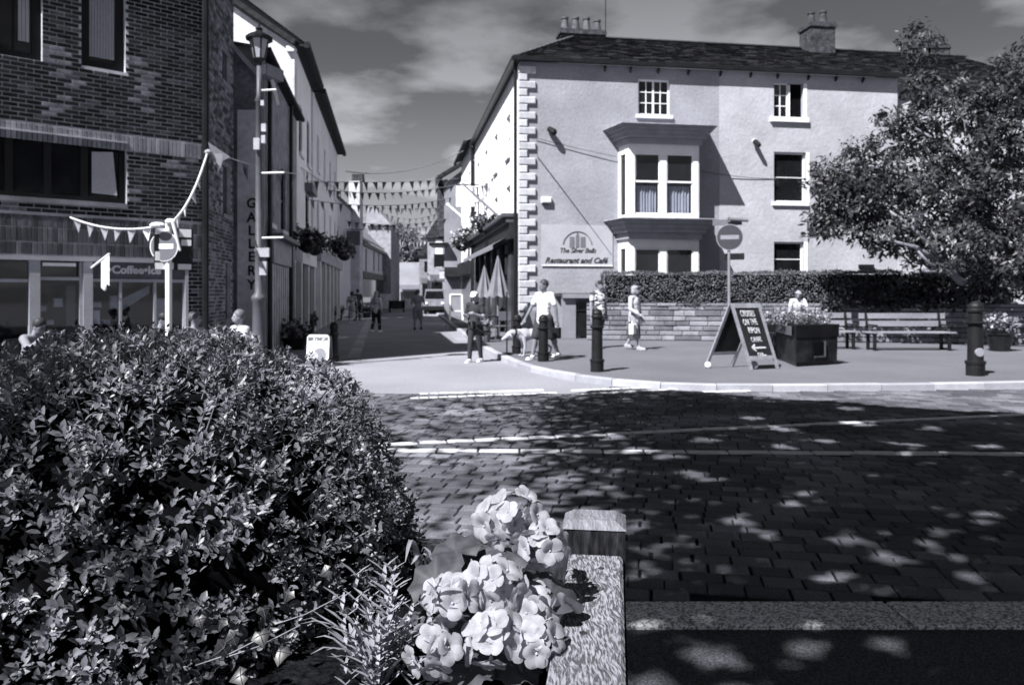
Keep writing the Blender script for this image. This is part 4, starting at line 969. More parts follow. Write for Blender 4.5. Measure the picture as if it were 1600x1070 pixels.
# ------------------------------------------------------------------ broad tree on the right
def limb(mb, pts, r0, r1, n=8):
    k = len(pts); mb.tube(pts, [r0+(r1-r0)*i/(k-1) for i in range(k)], n)
def curve(a, b, bend, k=7):
    a, b = Vector(a), Vector(b); m = (a+b)/2+Vector(bend); return [(a*(1-t)**2+m*2*t*(1-t)+b*t*t) for t in [i/(k-1) for i in range(k)]]
bark = M('bark', .17, .9, 3, .35, 30, .4, .7, 18, stretch=(1,1,.25))
tree_leaf = leafmat('tree_leaf', .036, .45, .45, .2, .35, 1.2)
def crown(t, lobes, n, leafsize, mat, per=9, droop=.35, name='crown', rsd=3, shell=.45):
    r_ = np.random.RandomState(rsd); P_ = []; D_ = []; U_ = []
    vol = np.array([l[3]*l[3] for l in lobes]); cnt = r_.multinomial(n//per, vol/vol.sum())
    for (x,y,z,r,fz), k in zip(lobes, cnt):
        v = unit(r_.normal(0,1,(k,3))); rad = r*(shell+(1-shell)*r_.rand(k)**.6)
        c = np.array([x,y,z])+v*rad[:,None]*np.array([1,1,fz])
        tip = unit(v+r_.normal(0,.5,v.shape))
        for j in range(per):
            ang = 2*math.pi*j/per+r_.rand(k); a = unit(np.cross(tip, r_.normal(0,1,tip.shape))); b = np.cross(tip,a)
            dd = unit(a*np.cos(ang)[:,None]+b*np.sin(ang)[:,None]+tip*.5-np.array([0,0,droop]))
            P_.append(c+tip*(r_.uniform(-.25,.25,k)*leafsize*2.2)[:,None]+r_.normal(0,leafsize*.5,c.shape)); D_.append(dd); U_.append(unit(tip+[0,0,.8]+r_.normal(0,.3,tip.shape)))
    P_ = np.concatenate(P_); D_ = np.concatenate(D_); U_ = np.concatenate(U_)
    V, Fq = leaf_arrays(P_, D_, U_, r_.uniform(.7,1.35,len(P_))*leafsize, r_.uniform(.35,.55,len(P_))*leafsize, prof=((0,.15),(.45,1),(1,.08)))
    o = np.array(t.location); return link(name, np_mesh(name, V-o, Fq, mat), t, Matrix.Translation(t.location), kind='stuff')
tb = Vector((15.3,23.9,0)); TR = thing('broad_tree', 'broad leafy tree overhanging the benches at the right edge', 'tree', tb, 0)
m = MB(); fork = P(1512,446,22.6)
limb(m, [tb, tb+Vector((-.15,-.2,1.0)), tb+Vector((-.5,-.6,1.8)), fork+Vector((.25,.1,.1))], .28, .2, 10)
limb(m, [fork+Vector((.3,.1,.05)), P(1500,440,21.6), P(1478,415,21.0), P(1450,380,20.6), P(1425,355,20.6), P(1390,330,20.8)], .13, .03)
limb(m, [P(1492,430,21.4), P(1462,405,20.8), P(1430,386,20.6), P(1398,378,20.6), P(1370,372,20.8)], .09, .025)
limb(m, [P(1490,428,21.4), P(1470,423,20.9), P(1445,424,20.6)], .07, .04); limb(m, [P(1466,422,20.8), P(1450,410,20.6), P(1434,392,20.6)], .05, .03)
limb(m, [tb+Vector((-.4,-.5,1.7)), P(1540,330,22.5), P(1520,240,22.5), P(1500,150,22.5)], .2, .04); limb(m, [P(1540,330,22.5), P(1580,230,22.6), P(1600,120,22.6)], .12, .03)
limb(m, [P(1528,280,22.5), P(1480,230,22), P(1430,200,21.8)], .09, .02); limb(m, [P(1535,310,22.5), P(1460,290,21.6), P(1360,260,21.4), P(1300,270,21.3)], .09, .02)
m.build('trunk', bark, TR, smooth=True)
lobes = []
for (px,py,Y,rp,fz) in ((1545,160,22.8,62,1),(1590,190,22.6,95,1),(1455,140,22.9,46,.8),(1500,200,22.4,95,.9),(1430,215,22.4,48,.8),(1400,285,22.0,72,.7),(1480,300,21.8,85,.7),(1560,300,21.6,100,.9),(1330,275,21.8,60,.7),(1297,285,21.6,38,.8),(1352,235,22.2,34,.7),(1320,340,21.6,55,.7),(1290,352,21.4,34,.6),(1400,360,21.4,65,.6),(1480,385,21.2,75,.6),(1570,400,21.2,85,.7),(1610,330,22,110,1),(1440,75,23,34,1),(1425,55,23,18,1),(1600,95,23,40,.8),(1340,305,21.4,60,.7),(1390,190,22.0,30,.8)):
    c = P(px,py,Y); lobes.append((c.x,c.y,c.z,rp/FPX*Y,fz))
crown(TR, lobes, 30000, .165, tree_leaf, 12, .45, rsd=4, shell=.3)
lobes = [(*P(px,py,22.6),rp/FPX*22.6,.5) for px,py,rp in ((1480,450,50),(1540,445,50),(1430,440,30),(1590,440,50))]
t = thing('undergrowth_bush', 'dark undergrowth bush beneath the broad tree above the wall', 'bush', (13.5,22.9,1.2), 0); crown(t, lobes, 3500, .17, dark_leaf, 7, .2, 'foliage', rsd=8)
# far trees at the end of the street
for i, (px,py,Y,rp,lab) in enumerate(((628,375,100,26,'rounded tree rising beyond the cream shops at the street end'),(650,395,110,22,'paler small tree in the middle of the street end'),(608,362,105,18,'dark tree top showing over the cream shop roof'),(672,385,120,20,'soft tree crown beside the tall white banner'))):
    c = P(px,py,Y); t = thing('far_tree', lab, 'tree', (c.x,c.y,0), 0); r = rp/FPX*Y
    m = MB(); limb(m, [(c.x,c.y,0),(c.x+.1,c.y,c.z*.6),(c.x,c.y,c.z)], .3, .1); m.build('trunk', bark, t)
    crown(t, [(c.x,c.y,c.z,r,.9),(c.x-r*.7,c.y,c.z-r*.5,r*.7,.8),(c.x+r*.6,c.y-1,c.z-r*.6,r*.8,.8),(c.x+r*.2,c.y,c.z-r*1.3,r*.9,.8)], 2600, .55, leafmat('far_leaf', .12, .6, .5, .3), 6, rsd=20+i)
hills = struct(MB().add([(-160,260,0),(160,260,0),(160,265,14),(60,265,20),(-20,265,16),(-90,265,24),(-160,265,18)],[tuple(range(7))]).build('distant_hill', M('hill_green', .06, .95, .02, .4))); hills['label'] = 'far wooded rise beyond the end of the street'
# ------------------------------------------------------------------ street furniture
def bollard(px, py_b, py_t, label, r=.11, z0=KZ, reflector=False):
    g = G(px, py_b, z0); h = (py_b-py_t)/FPX*g.y
    t = thing('bollard', label, 'bollard', g, 0, 'black iron bollards'); k = h/1.15; q = r/.11
    prof = [(.125,0),(.125,.17),(.135,.175),(.135,.2),(.108,.22),(.1,.7),(.098,.78),(.12,.785),(.122,.825),(.098,.835),(.095,.97),(.115,.98),(.117,1.01),(.1,1.03),(.1,1.07),(.085,1.1),(.05,1.135),(.015,1.15)]
    m = MB(fr(g.x,g.y,z0)); m.lathe([(a*q,b*k) for a,b in prof], 20); m.build('post', black_iron, t, smooth=False)
    for zb in (.195,.8): 
        m = MB(fr(g.x,g.y,z0)); m.lathe([(.124*q,zb*k),(.14*q,(zb+.005)*k),(.14*q,(zb+.022)*k),(.124*q,(zb+.03)*k)],20); m.build('collar', black_paint, t)
    if reflector:
        m = MB(fr(g.x,g.y,z0)@Matrix.Translation((0,-r-.0,.36*k))@RX90); m.lathe([(.078,-.03),(.078,.008),(.066,.012)],20); m.build('reflector_disc', grey_paint, t)
    return t
bollard(933,580,482,'black iron bollard in front of the man in the patterned shirt')
bollard(849,564,491,'black iron bollard hiding the legs of the white T shirt man')
bollard(1524,586,470,'stout black bollard with a pale disc in front of the benches', .135, reflector=True)
bollard(808,552,491,'black iron bollard behind the dog at the corner stones')
bollard(522,565,503,'slim black bollard behind the white sandwich board', .1, 0)
m_ = G(1508,584,KZ)
def pole(px, py_b, zt, r, name, label, cat, z0=KZ, mat=galv, base=None):
    g = G(px, py_b, z0); t = thing(name, label, cat, g); m = MB(); m.tube([(g.x,g.y,z0),(g.x,g.y,zt)], r, 10); m.build('post', mat, t); return t, g
def no_entry(t, x, y, z, r, rz, shade=False, plates=True):
    T = fr(x,y,z,rz)@RX90
    red = M('sign_red_as_grey', .13, .4, 1, .03, 10, .02); m = MB(T); m.lathe([(r,-.012),(r,0)],32); m.build('rim', M('sign_white', .78, .4, 1, .02), t)
    m = MB(T); m.lathe([(r*.94,.0),(r*.94,.004)],32); m.build('disc', red, t)
    m = MB(T); m.box(-r*.68,r*.68,-r*.16,r*.16,.0045,.008); m.build('bar', M('sign_white', .78), t)
# left no-entry sign with yellow-backed plates, on a pale pole
Ysg = 12.4; gl_ = Vector(((258-CX)/FPX*Ysg,Ysg,0)); t = thing('no_entry_sign', 'round no entry sign on a white pole tied with bunting, left of the street', 'sign', gl_)
zc_ = EYE+(457-385)/FPX*Ysg
m = MB(); m.tube([(gl_.x+.03,gl_.y+.06,0),(gl_.x+.03,gl_.y+.06,zc_+.42)], .05, 10); m.build('post', white_paint, t)
no_entry(t, gl_.x-.02, gl_.y, zc_, .245, R(-8))
T = fr(gl_.x+.08,gl_.y+.13,zc_,R(35))@Matrix.Scale(.82,4); bx_ = M('sign_backplate', .5, .5)
m = MB(T); m.box(-.36,.36,0,.02,-.46,.38); m.build('backing_plate', black_paint, t)
for (a,b,c,d) in ((-.34,-.05,.24,.36),(.1,.33,.2,.36),(.14,.33,.03,.15),(-.34,.0,-.45,-.32),(-.34,-.06,-.28,-.1),(.08,.33,-.45,-.34)): m = MB(T); m.box(a,b,-.008,-.001,c,d); m.build('reflective_patch', white_paint, t)
# right no-entry sign
t, g = pole(1139,541,2.95,.04,'no_entry_sign','round no entry sign on a grey pole standing behind the chalkboard','sign',mat=galv); zc_ = EYE+(457-371)/FPX*g.y
no_entry(t, g.x, g.y-.07, zc_, .36, R(-14), True)
for c in t.children:  # darker copies of the sign colours paint shade onto this face
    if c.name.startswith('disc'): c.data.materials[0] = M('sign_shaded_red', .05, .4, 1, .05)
    if c.name.startswith('bar') or c.name.startswith('rim'): c.data.materials[0] = M('sign_shaded_white', .22, .4, 1, .05)
m = MB(fr(g.x,g.y+.02,zc_,R(-30))); m.box(-.1,.42,0,.02,-.62,-.44); m.build('lower_plate', black_paint, t); m = MB(fr(g.x,g.y+.05,zc_,R(-14))); m.box(-.42,.36,.02,.05,.34,.5); m.build('upper_plate', midgrey, t)
m = MB(); m.box(g.x-.03,g.x+.03,g.y-.04,g.y+.04,zc_+.42,zc_+.55); m.tube([(g.x,g.y,zc_+.5),(g.x+.5,g.y-.1,zc_+.46)],.05,8); m.build('sign_lamp', midgrey, t)
# dark pole with curved banner by the corner
t, g = pole(861,523,4.05,.05,'banner_pole','black pole with a tall dark curved banner in front of the restaurant sign','pole',mat=black_paint); zt = EYE+(457-341)/FPX*g.y
m = MB(); zb = EYE+(457-406)/FPX*g.y
n = 8; p = []
for k in range(n+1):
    a = math.pi*(k/n)*.5; p.append((g.x-.32+.42*math.sin(a)*.9, g.y-.1-.3*math.cos(a)))
for k in range(n): m.quad((*p[k],zb),(*p[k+1],zb),(*p[k+1],zt),(*p[k],zt))
m.build('banner', M('dark_banner', .05, .6), t); m = MB(); m.quad((p[0][0]-.16,p[0][1]+.02,zb+.05),(*p[0],zb+.05),(*p[0],zt-.03),(p[0][0]-.16,p[0][1]+.02,zt-.03)); m.build('banner_edge', M('banner_edge_grey', .3, .6), t)
m = MB(); m.tube([(g.x,g.y,zt+.02),(g.x-.55,g.y-.1,zt+.04)],.025,6); m.tube([(g.x,g.y,zb-.02),(g.x-.4,g.y-.1,zb-.02)],.02,6); m.ell((g.x-.2,g.y-.1,zt+.12),(.12,.08,.08)); m.build('bracket', black_paint, t)
t, g = pole(792,552,1.62,.018,'rope_post','thin dark upright rod on the pavement edge beside the parasols','pole',mat=black_paint); MB().lathe([(.12,0),(.12,.02),(.02,.03)],12,(g.x,g.y,KZ)).build('foot', black_paint, t)
# victorian lamp post on the left
YL = 15.6; lx = (405-CX)/FPX*YL; zl = lambda y: EYE+(457-y)/FPX*YL
LP = thing('lamp_post', 'tall victorian style lamp post with glazed lantern beside the GALLERY wall', 'lamp', (lx,YL,0))
m = MB(fr(lx,YL,0)); m.lathe([(.17,0),(.17,.2),(.14,.25),(.13,1.42),(.16,1.46),(.15,1.52),(.085,1.6),(.08,2.4),(.1,2.43),(.1,2.47),(.075,2.5),(.065,zl(160)),(.09,zl(158)),(.055,zl(150)),(.05,zl(104))],16); m.build('post', M('lamp_post_paint', .085, .45, 3, .2), LP, smooth=True)
lz0, lz1, lz2 = zl(98), zl(92), zl(63)
m = MB(fr(lx,YL,0)); 
for k in range(6):
    a = k*math.pi/3; m.bar((.11*math.cos(a),.11*math.sin(a),lz1-.02),(.19*math.cos(a),.19*math.sin(a),lz2),.025)
m.lathe([(.04,lz0-.08),(.06,lz0),(.13,lz1-.02),(.13,lz1)],6); m.lathe([(.27,lz2),(.27,lz2+.05),(.22,lz2+.09),(.1,lz2+.15),(.05,lz2+.2),(.08,lz2+.22),(.02,lz2+.28),(.015,lz2+.4)],12); m.build('lantern_frame', black_paint, LP)
lg = M('lantern_glass', .35, .15, 2, .1, spec=.6)
for k in range(6):
    a, b = k*math.pi/3, (k+1)*math.pi/3; m = MB(fr(lx,YL,0)); m.quad((.108*math.cos(a),.108*math.sin(a),lz1),(.108*math.cos(b),.108*math.sin(b),lz1),(.185*math.cos(b),.185*math.sin(b),lz2),(.185*math.cos(a),.185*math.sin(a),lz2)); m.build('lantern_pane', lg, LP)
for (y, dx0, dx1) in ((142,.06,.36),(271,.06,.52),(372,.06,.5)): m = MB(); m.tube([(lx+dx0,YL-.02,zl(y)),(lx+dx1,YL-.04,zl(y)+.01)],.02,6); m.build('banner_arm', white_paint, LP)
for (x0,x1,y0,y1,v) in ((400,409,218,236,.7),(411,416,160,168,.6),(412,419,196,208,.7),(412,418,214,226,.6),(405,424,388,402,.7),(409,420,409,430,.55)):
    m = MB(); m.box((x0-CX)/FPX*YL,(x1-CX)/FPX*YL,YL-.16,YL-.09,zl(y1),zl(y0)); m.build('fixing_box', M('pale_box', .36, .6) if v > .5 else grey_paint, LP)
g = P(425,125,18.9); t = thing('security_floodlight', 'boxy white fronted camera unit under the gallery eave', 'camera', (g.x,g.y,g.z)); m = MB(fr(g.x,g.y,g.z,R(-20))); m.box(-.16,.16,-.4,.25,0,.28); m.build('housing', grey_paint, t); m = MB(fr(g.x,g.y,g.z,R(-20))); m.box(-.13,.13,-.412,-.401,.02,.26); m.build('front_plate', white_paint, t); m = MB(fr(g.x,g.y,g.z,R(-20))); m.bar((0,0,0),(.1,.1,-.6),.08); m.build('bracket', white_paint, t)
# white sandwich board at left
g = G(496,570,0); g.y -= 0; AB = thing('sandwich_board', 'white rounded sandwich board with a round dish picture on the left pavement', 'sign', g, R(-6)); T = fr(g.x,g.y,0,R(-6))
hh = (570-523)/FPX*g.y; ww = 36/FPX*g.y/2
def rrect(w, z0, z1, r, k=5):
    pts = []
    for cxx, czz, a0 in ((w-r,z0+r,-90),(w-r,z1-r,0),(-w+r,z1-r,90),(-w+r,z0+r,180)):
        for i in range(k+1): a = R(a0+90*i/k); pts.append((cxx+r*math.cos(a), czz+r*math.sin(a)))
    return pts
Tl = T@Matrix.Rotation(R(-7),4,'X')
m = MB(Tl); m.prism(rrect(ww,.09,hh,.08), -.02, .02); m.build('front_panel', white_paint, AB, fix=True)
m = MB(T@Matrix.Translation((0,.28,0))@Matrix.Rotation(R(9),4,'X')); m.prism(rrect(ww,.09,hh,.08), -.02, .02); m.build('back_panel', grey_paint, AB, fix=True)
m = MB(T); m.box(-ww*.9,ww*.9,-.08,.42,.0,.09); m.build('base', midgrey, AB)
text('BRYMOR', .118, Tl@Matrix.Translation((0,-.024,hh*.80))@RX90, ink2, AB, bold=.006)
m = MB(Tl); 
for k,(w,zz_) in enumerate(((.14,.66),(.19,.60),(.1,.72))): m.box(-w,w,-.024,-.0205,hh*zz_,hh*zz_+.018)
m.build('text_rule', M('faint_ink', .4), AB)
m = MB(Tl@Matrix.Translation((.05,-.021,hh*.34))@RX90); m.lathe([(.15,0),(.15,.004)],24); m.build('dish_picture', grey_paint, AB); m = MB(Tl@Matrix.Translation((-.08,-.021,hh*.28))@RX90); m.lathe([(.1,.0045),(.1,.007)],20); m.build('bowl_picture', M('pale_print', .42), AB)
# chalkboard A-frame
gA, gB = G(1172,578,KZ), G(1218,576,KZ); gC = G(1122,576,KZ)
CB = thing('chalkboard', 'tall wooden framed chalkboard advertising cruises on the canal beside the dark planter', 'sign', gA, 0)
frame_m = M('chalkboard_frame', .22, .7, 4, .2, 30, .2)
topz = EYE+(457-474)/FPX*gA.y
ux = (gB-gA).normalized(); Wd = (gB-gA).length; hgt = topz-KZ
TA = Matrix.Translation(gA)@Matrix.Rotation(math.atan2(ux.y,ux.x),4,'Z')
sh = (1150-1170)/FPX*gA.y                    # lean to the left seen from the front: the board stands turned
Mx = Matrix(((1,0,sh/hgt,0),(0,1,.22,0),(0,0,1,0),(0,0,0,1))); TF = TA@Mx
def frame_panel(T, w, z0, z1, fm_, nm, par):
    m = MB(T); m.box(0,.06,-.02,.02,0,z1); m.box(w-.06,w,-.02,.02,0,z1); m.box(.06,w-.06,-.019,.019,z1-.09,z1); m.box(.06,w-.06,-.019,.019,z0,z0+.06); m.build(nm, fm_, par)
wtop = Wd*.98
frame_panel(TF, wtop, .2, hgt, frame_m, 'front_frame', CB)
MB(TF).box(.06,wtop-.06,-.005,.005,.26,hgt-.09).build('slate_panel', M('slate_black', .012, .7, 3, .5), CB)
TBk = TA@Matrix.Translation((sh,.22*hgt,0))@Matrix(((1,0,-1,0),(0,1,0,0),(0,0,1,0),(0,0,0,1)))
dx = (gC.x-(gA.x+sh))/hgt; TB = TA@Matrix.Translation((sh,.22*hgt+.03,0))@Matrix(((1,0,-dx,hgt*dx),(0,1,-.3,.3*hgt),(0,0,1,0),(0,0,0,1)))
frame_panel(TB, wtop, .25, hgt-.01, frame_m, 'rear_frame', CB)
MB(TB).box(.06,wtop-.06,-.005,.005,.31,hgt-.1).build('rear_slate', M('slate_black', .012), CB)
wp = TB@Vector((.03,-.03,.06)); MB(Matrix.Translation(wp)@RX90).lathe([(.055,-.03),(.062,0),(.055,.02),(.02,.03)],16).build('wheel', white_paint, CB)
wp = TF@Vector((.2,.1,.08)); MB(Matrix.Translation(wp)@RX90).lathe([(.07,-.03),(.08,0),(.07,.02),(.03,.03)],16).build('wheel', grey_paint, CB)
chalk = M('chalk_white', .5, .9, 20, .3, 120, .3)
for i,(s_,sz,xx) in enumerate((('CRUISES',.165,.47),('ON THE',.165,.48),('RIPON',.165,.52),('CANAL',.14,.52),('←',.2,.5),('500m',.17,.56))):
    zz_ = hgt-.255-i*.163
    if s_ == '←':
        m = MB(TF); m.bar((.28*wtop,-.012,zz_+.05),(.75*wtop,-.012,zz_+.05),.028,.008,up=(0,1,0)); m.bar((.28*wtop,-.012,zz_+.05),(.4*wtop,-.012,zz_+.11),.028,.008,up=(0,1,0)); m.bar((.28*wtop,-.012,zz_+.05),(.4*wtop,-.012,zz_-.01),.028,.008,up=(0,1,0)); m.build('chalk_arrow', chalk, CB)
    else: text(s_, sz, TF@Matrix.Translation((wtop*xx,-.009,zz_))@Matrix.Rotation(R(rnd.uniform(-3,3)),4,'Y')@RX90@Matrix.Diagonal((.5,1,1,1)), chalk, CB, name='chalk_word', spacing=1.12)
# dark planter tub with flowers behind the board
p0, p1, p2 = G(1212,560,KZ), G(1244,573,KZ), G(1309,569,KZ)
PT = thing('planter_tub', 'big dark box planter full of small pale flowers beside the chalkboard', 'planter', (p1.x,p1.y,KZ))
zt = EYE+(457-508)/FPX*p1.y; d1 = (p2-p1); d0 = (p0-p1); nn = Vector((-d1.y,d1.x,0)).normalized()*1.0
def pz(p,z): return (p.x,p.y,z)
c0 = p0; c1 = p1; c2 = p2; c3 = p2+nn*.9; c4 = p0+nn*.75
def ring(k, o=0):
    cen = (c1+c2+c3+c4)/4; return [cen+(c-cen)*k for c in (c1,c2,c3,c4,c0)]
tub_m = M('dark_planter_panel', .018, .5, 3, .6, 20, .3, spec=.08); tub2 = M('planter_rim', .009, .5, 3, .3, spec=.08)
def ngon_wall(m, A, B): n = len(A); m.add([tuple(v) for v in A]+[tuple(v) for v in B], [(i,(i+1)%n,(i+1)%n+n,i+n) for i in range(n)]+[tuple(range(n))[::-1],tuple(range(n,2*n))])
def atz(L, z): return [Vector((v.x,v.y,z)) for v in L]
m = MB(); ngon_wall(m, atz(ring(.9),KZ), atz(ring(.9),KZ+.08)); m.build('foot', black_paint, PT)
m = MB(); ngon_wall(m, atz(ring(.98),KZ+.08), atz(ring(1.0),zt-.26)); m.build('body', tub_m, PT, fix=True)
m = MB(); ngon_wall(m, atz(ring(1.02),zt-.255), atz(ring(1.04),zt)); m.build('rim', tub2, PT, fix=True)
pm0 = p1.lerp(p2,.42); pm1 = p1.lerp(p2,.66); nn0 = -nn.normalized()*.02
m = MB(); f_ = lambda p,z: (p.x+nn0.x,p.y+nn0.y,z); m.quad(f_(pm0,KZ+.2),f_(pm1,KZ+.2),f_(pm1,zt-.36),f_(pm0,zt-.36)); m.build('front_panel', dark_void, PT); 
m = MB(); m.bar(f_(pm1,KZ+.18),f_(pm1,zt-.34),.035); m.bar(f_(pm0,KZ+.18),f_(pm1,KZ+.18),.03); m.build('panel_trim', M('trim_grey', .05), PT)
q0 = p0.lerp(p1,.1); q1 = p0.lerp(p1,.9); nl2 = Vector(((q1-q0).y,-(q1-q0).x,0)).normalized()*.045
m = MB(); f2 = lambda p,z: (p.x+nl2.x,p.y+nl2.y,z); m.quad(f2(q0,zt-.22),f2(q1,zt-.22),f2(q1,zt-.03),f2(q0,zt-.03)); m.build('name_plate', M('plate_grey', .10), PT)
pet = M('far_petal', .3, .8, 4, .3)
def flower_mass(t, cen, ext, n, leafm, petm, ls=.07, rsd=1, up=.12, fq=.2):
    r_ = np.random.RandomState(rsd); p = np.array(cen)+r_.uniform(-1,1,(n,3))*np.array(ext); p[:,2] += np.abs(r_.normal(0,up,n))
    V, Fq = leaf_arrays(p, r_.normal(0,1,(n,3))+[0,0,.3], r_.normal(0,.6,(n,3))+[0,0,1], r_.uniform(.6,1.4,n)*ls, r_.uniform(.5,.9,n)*ls, prof=((0,.3),(.5,1),(1,.3)))
    o = np.array(WM[t.name].translation); link('foliage', np_mesh('foliage', V-o, Fq, leafm), t, Matrix.Translation(o), kind='stuff')
    k = int(n*fq); p = np.array(cen)+r_.uniform(-1,1,(k,3))*np.array(ext); p[:,2] += np.abs(r_.normal(0,up,k))+.04
    V, Fq = leaf_arrays(p, r_.normal(0,1,(k,3))+[-.3,-.6,.3], r_.normal(0,.4,(k,3))+[-.3,-.6,1], r_.uniform(.7,1.2,k)*ls, r_.uniform(.7,1.0,k)*ls, prof=((0,.5),(.5,1),(1,.5)))
    link('blossom', np_mesh('blossom', V-o, Fq, petm), t, Matrix.Translation(o), kind='stuff')
cen = (c1+c2+c3+c4)/4; flower_mass(PT, (cen.x-.05,cen.y,zt-.02), (.62,.55,.03), 2200, hedge_leaf, pet, .05, 3, .13, .1)
# benches
wood_b = M('pale_bench_wood', .2, .8, 3, .2, 40, .25, .3, 50, stretch=(.3,3,3)); iron_b = black_iron
def bench(pxa, pxb, py, label, n_sl_back=2):
    a, b = G(pxa,py,KZ), G(pxb,py,KZ); L = (b-a).length; T = Matrix.Translation(a)@Matrix.Rotation(math.atan2((b-a).y,(b-a).x),4,'Z')
    t = thing('bench', label, 'bench', a, math.atan2((b-a).y,(b-a).x), 'benches along the stone wall')
    for k in range(2): m = MB(T@Matrix.Translation((0,.55+.05*k,0))); m.box(-.05,L+.05,0,.035,.60+.2*k,.74+.2*k); m.build('back_slat', wood_b, t)
    for k in range(3): m = MB(T); m.box(-.03,L+.03,.02+.165*k,.165*k+.165,.44,.475); m.build('seat_slat', wood_b, t)
    for x in (.12, L-.12):
        m = MB(T@Matrix.Translation((x,0,0))); m.box(-.03,.03,.05,.13,0,.439); m.box(-.03,.03,.42,.5,0,.439); m.box(-.03,.03,.0,.52,.39,.438); m.bar((0,.5,.43),(0,.62,.96),.06,.05); m.box(-.03,.03,-.02,.55,.62,.66); m.build('leg', iron_b, t)
    return t
bench(1362,1494,548,'long pale slatted bench between the planter and the stout bollard'); bench(1268,1343,546,'pale slatted bench half hidden behind the flower planter')
# flower tub at the far right
g = G(1562,548,KZ); t = thing('flower_pot', 'low tub of white flowers right of the stout bollard', 'planter', g); MB(fr(g.x,g.y,KZ)).lathe([(.22,0),(.3,.4),(.33,.42),(.33,.46)],14).build('pot', black_paint, t); flower_mass(t, (g.x,g.y,KZ+.6), (.32,.28,.12), 240, hedge_leaf, pet, .1, 5)
# bin store left of the hedge
a, b, c, d = FR.s(868), FR.s(926), 0, 0
BS = thing('bin_shelter', 'flat topped dark shelter against the wall left of the hedge', 'shelter', FR.T@Vector(((a+b)/2,-.6,0)), FR.rz); zt = FR.z(897,458,.8)
m = MB(FR.T); m.box(a-.05,b+.1,-1.15,-.02,zt-.1,zt); m.build('roof_slab', M('shelter_roof', .04, .7), BS); MB(FR.T).box(a-.02,b+.06,-1.17,-1.151,zt-.16,zt-.02).build('fascia_board', grey_paint, BS)
m = MB(FR.T); m.box(a,a+.45,-1.05,-.9,KZ,zt-.101); m.build('side_panel', grey_paint, BS); m = MB(FR.T)
x = a+.5
while x < b: m.box(x,x+.05,-.55,-.52,KZ,zt-.3); x += .09
m.build('gate_bars', midgrey, BS)
t = thing('wheelie_bin', 'black wheeled bin standing inside the flat topped shelter', 'bin', FR.T@Vector((a+.62,-.8,KZ)), FR.rz); m = MB(FR.T); m.prism([(a+.45,KZ+.05),(a+.8,KZ+.05),(a+.86,1.0),(a+.4,1.0)],-1.0,-.6); m.build('body', black_paint, t, fix=True); MB(FR.T).box(a+.38,a+.88,-1.03,-.57,1.001,1.06).build('lid', black_iron, t)
# closed parasols, table, chairs by the shopfront
par_m = M('parasol_canvas', .17, .8, 4, .15, 40, .1)
def parasol(px, Y, yt, yb, label, ang=0):
    x = (px-CX)/FPX*Y; zt = EYE+(457-yt)/FPX*Y; zb = EYE+(457-yb)/FPX*Y; t = thing('parasol', label, 'parasol', (x,Y,KZ), 0, 'closed parasols outside the corner shopfront')
    m = MB(); m.tube([(x,Y,KZ),(x,Y,zt)],.03,8); m.build('pole', wood_b, t); MB().lathe([(.25,0),(.25,.06),(.05,.1)],14,(x,Y,KZ)).build('base', black_paint, t)
    m = MB(); n = 16; vs = []; H_ = zt-.12-zb; rows = 6
    for j in range(rows+1):
        for k in range(n):
            r = (.06+.34*(j/rows)**1.1)*(1 if k%2 else .66); a = 2*math.pi*k/n; vs.append((x+r*math.cos(a),Y+r*math.sin(a),zt-.12-H_*j/rows+(.06 if k%2 == 0 and j == rows else 0)))
    m.add(vs,[(j*n+k,j*n+(k+1)%n,(j+1)*n+(k+1)%n,(j+1)*n+k) for j in range(rows) for k in range(n)]); m.add([(x,Y,zt),*vs[:n]],[(0,1+k,1+(k+1)%n) for k in range(n)]); m.build('canopy', par_m, t)
parasol(778,24.5,400,465,'pleated closed grey parasol nearest the white corner'); parasol(757,28.5,415,466,'closed parasol half hidden behind the woman with the phone')
def chair(x, y, rz, label, mat, z0, grp='cafe chairs'):
    T = fr(x,y,z0,rz); t = thing('cafe_chair', label, 'chair', (x,y,z0), rz, grp)
    MB(T).box(-.2,.2,-.2,.2,.43,.46).build('seat', mat, t); m = MB(T); m.box(-.2,.2,.17,.2,.62,.9); m.build('backrest', mat, t)
    for sx_, sy_ in ((-1,-1),(1,-1),(-1,1),(1,1)): MB(T).bar((sx_*.18,sy_*.18,0),(sx_*.17,sy_*.17,.43 if sy_ < 0 else .9),.03).build('leg', mat, t)
def table(x, y, label, mat, z0, h=.74, r=.35):
    t = thing('cafe_table', label, 'table', (x,y,z0)); MB().lathe([(r,0),(r,.03)],20,(x,y,z0+h-.03)).build('table_top', mat, t); MB().tube([(x,y,z0),(x,y,z0+h-.03)],.03,8).build('leg', black_paint, t); MB().lathe([(.22,0),(.22,.02),(.04,.05)],14,(x,y,z0)).build('base', black_paint, t)
g = G(768,532,KZ); table(g.x-.1,g.y+.6,'small dark round table under the closed parasol',black_paint,KZ)
chair(g.x+.35,g.y+.1,R(200),'grey cafe chair in front of the closed parasol',midgrey,KZ); chair(g.x-.55,g.y+1.2,R(70),'dark cafe chair behind the woman with the phone',black_paint,KZ)
g = G(757,534,KZ); t = thing('flower_pot', 'low pot of pale flowers at the foot of the closed parasol', 'planter', g); MB(fr(g.x,g.y,KZ)).lathe([(.16,0),(.2,.25),(.22,.27)],12).build('pot', midgrey, t); flower_mass(t, (g.x,g.y,KZ+.4), (.2,.2,.1), 150, hedge_leaf, pet, .09, 6)
g = G(713,500,KZ); t = thing('easel_board', 'white framed easel board standing on the sunny pavement by the shops', 'sign', g)
m = MB(fr(g.x,g.y,KZ,R(10))); h = 40/FPX*g.y; w = 10/FPX*g.y
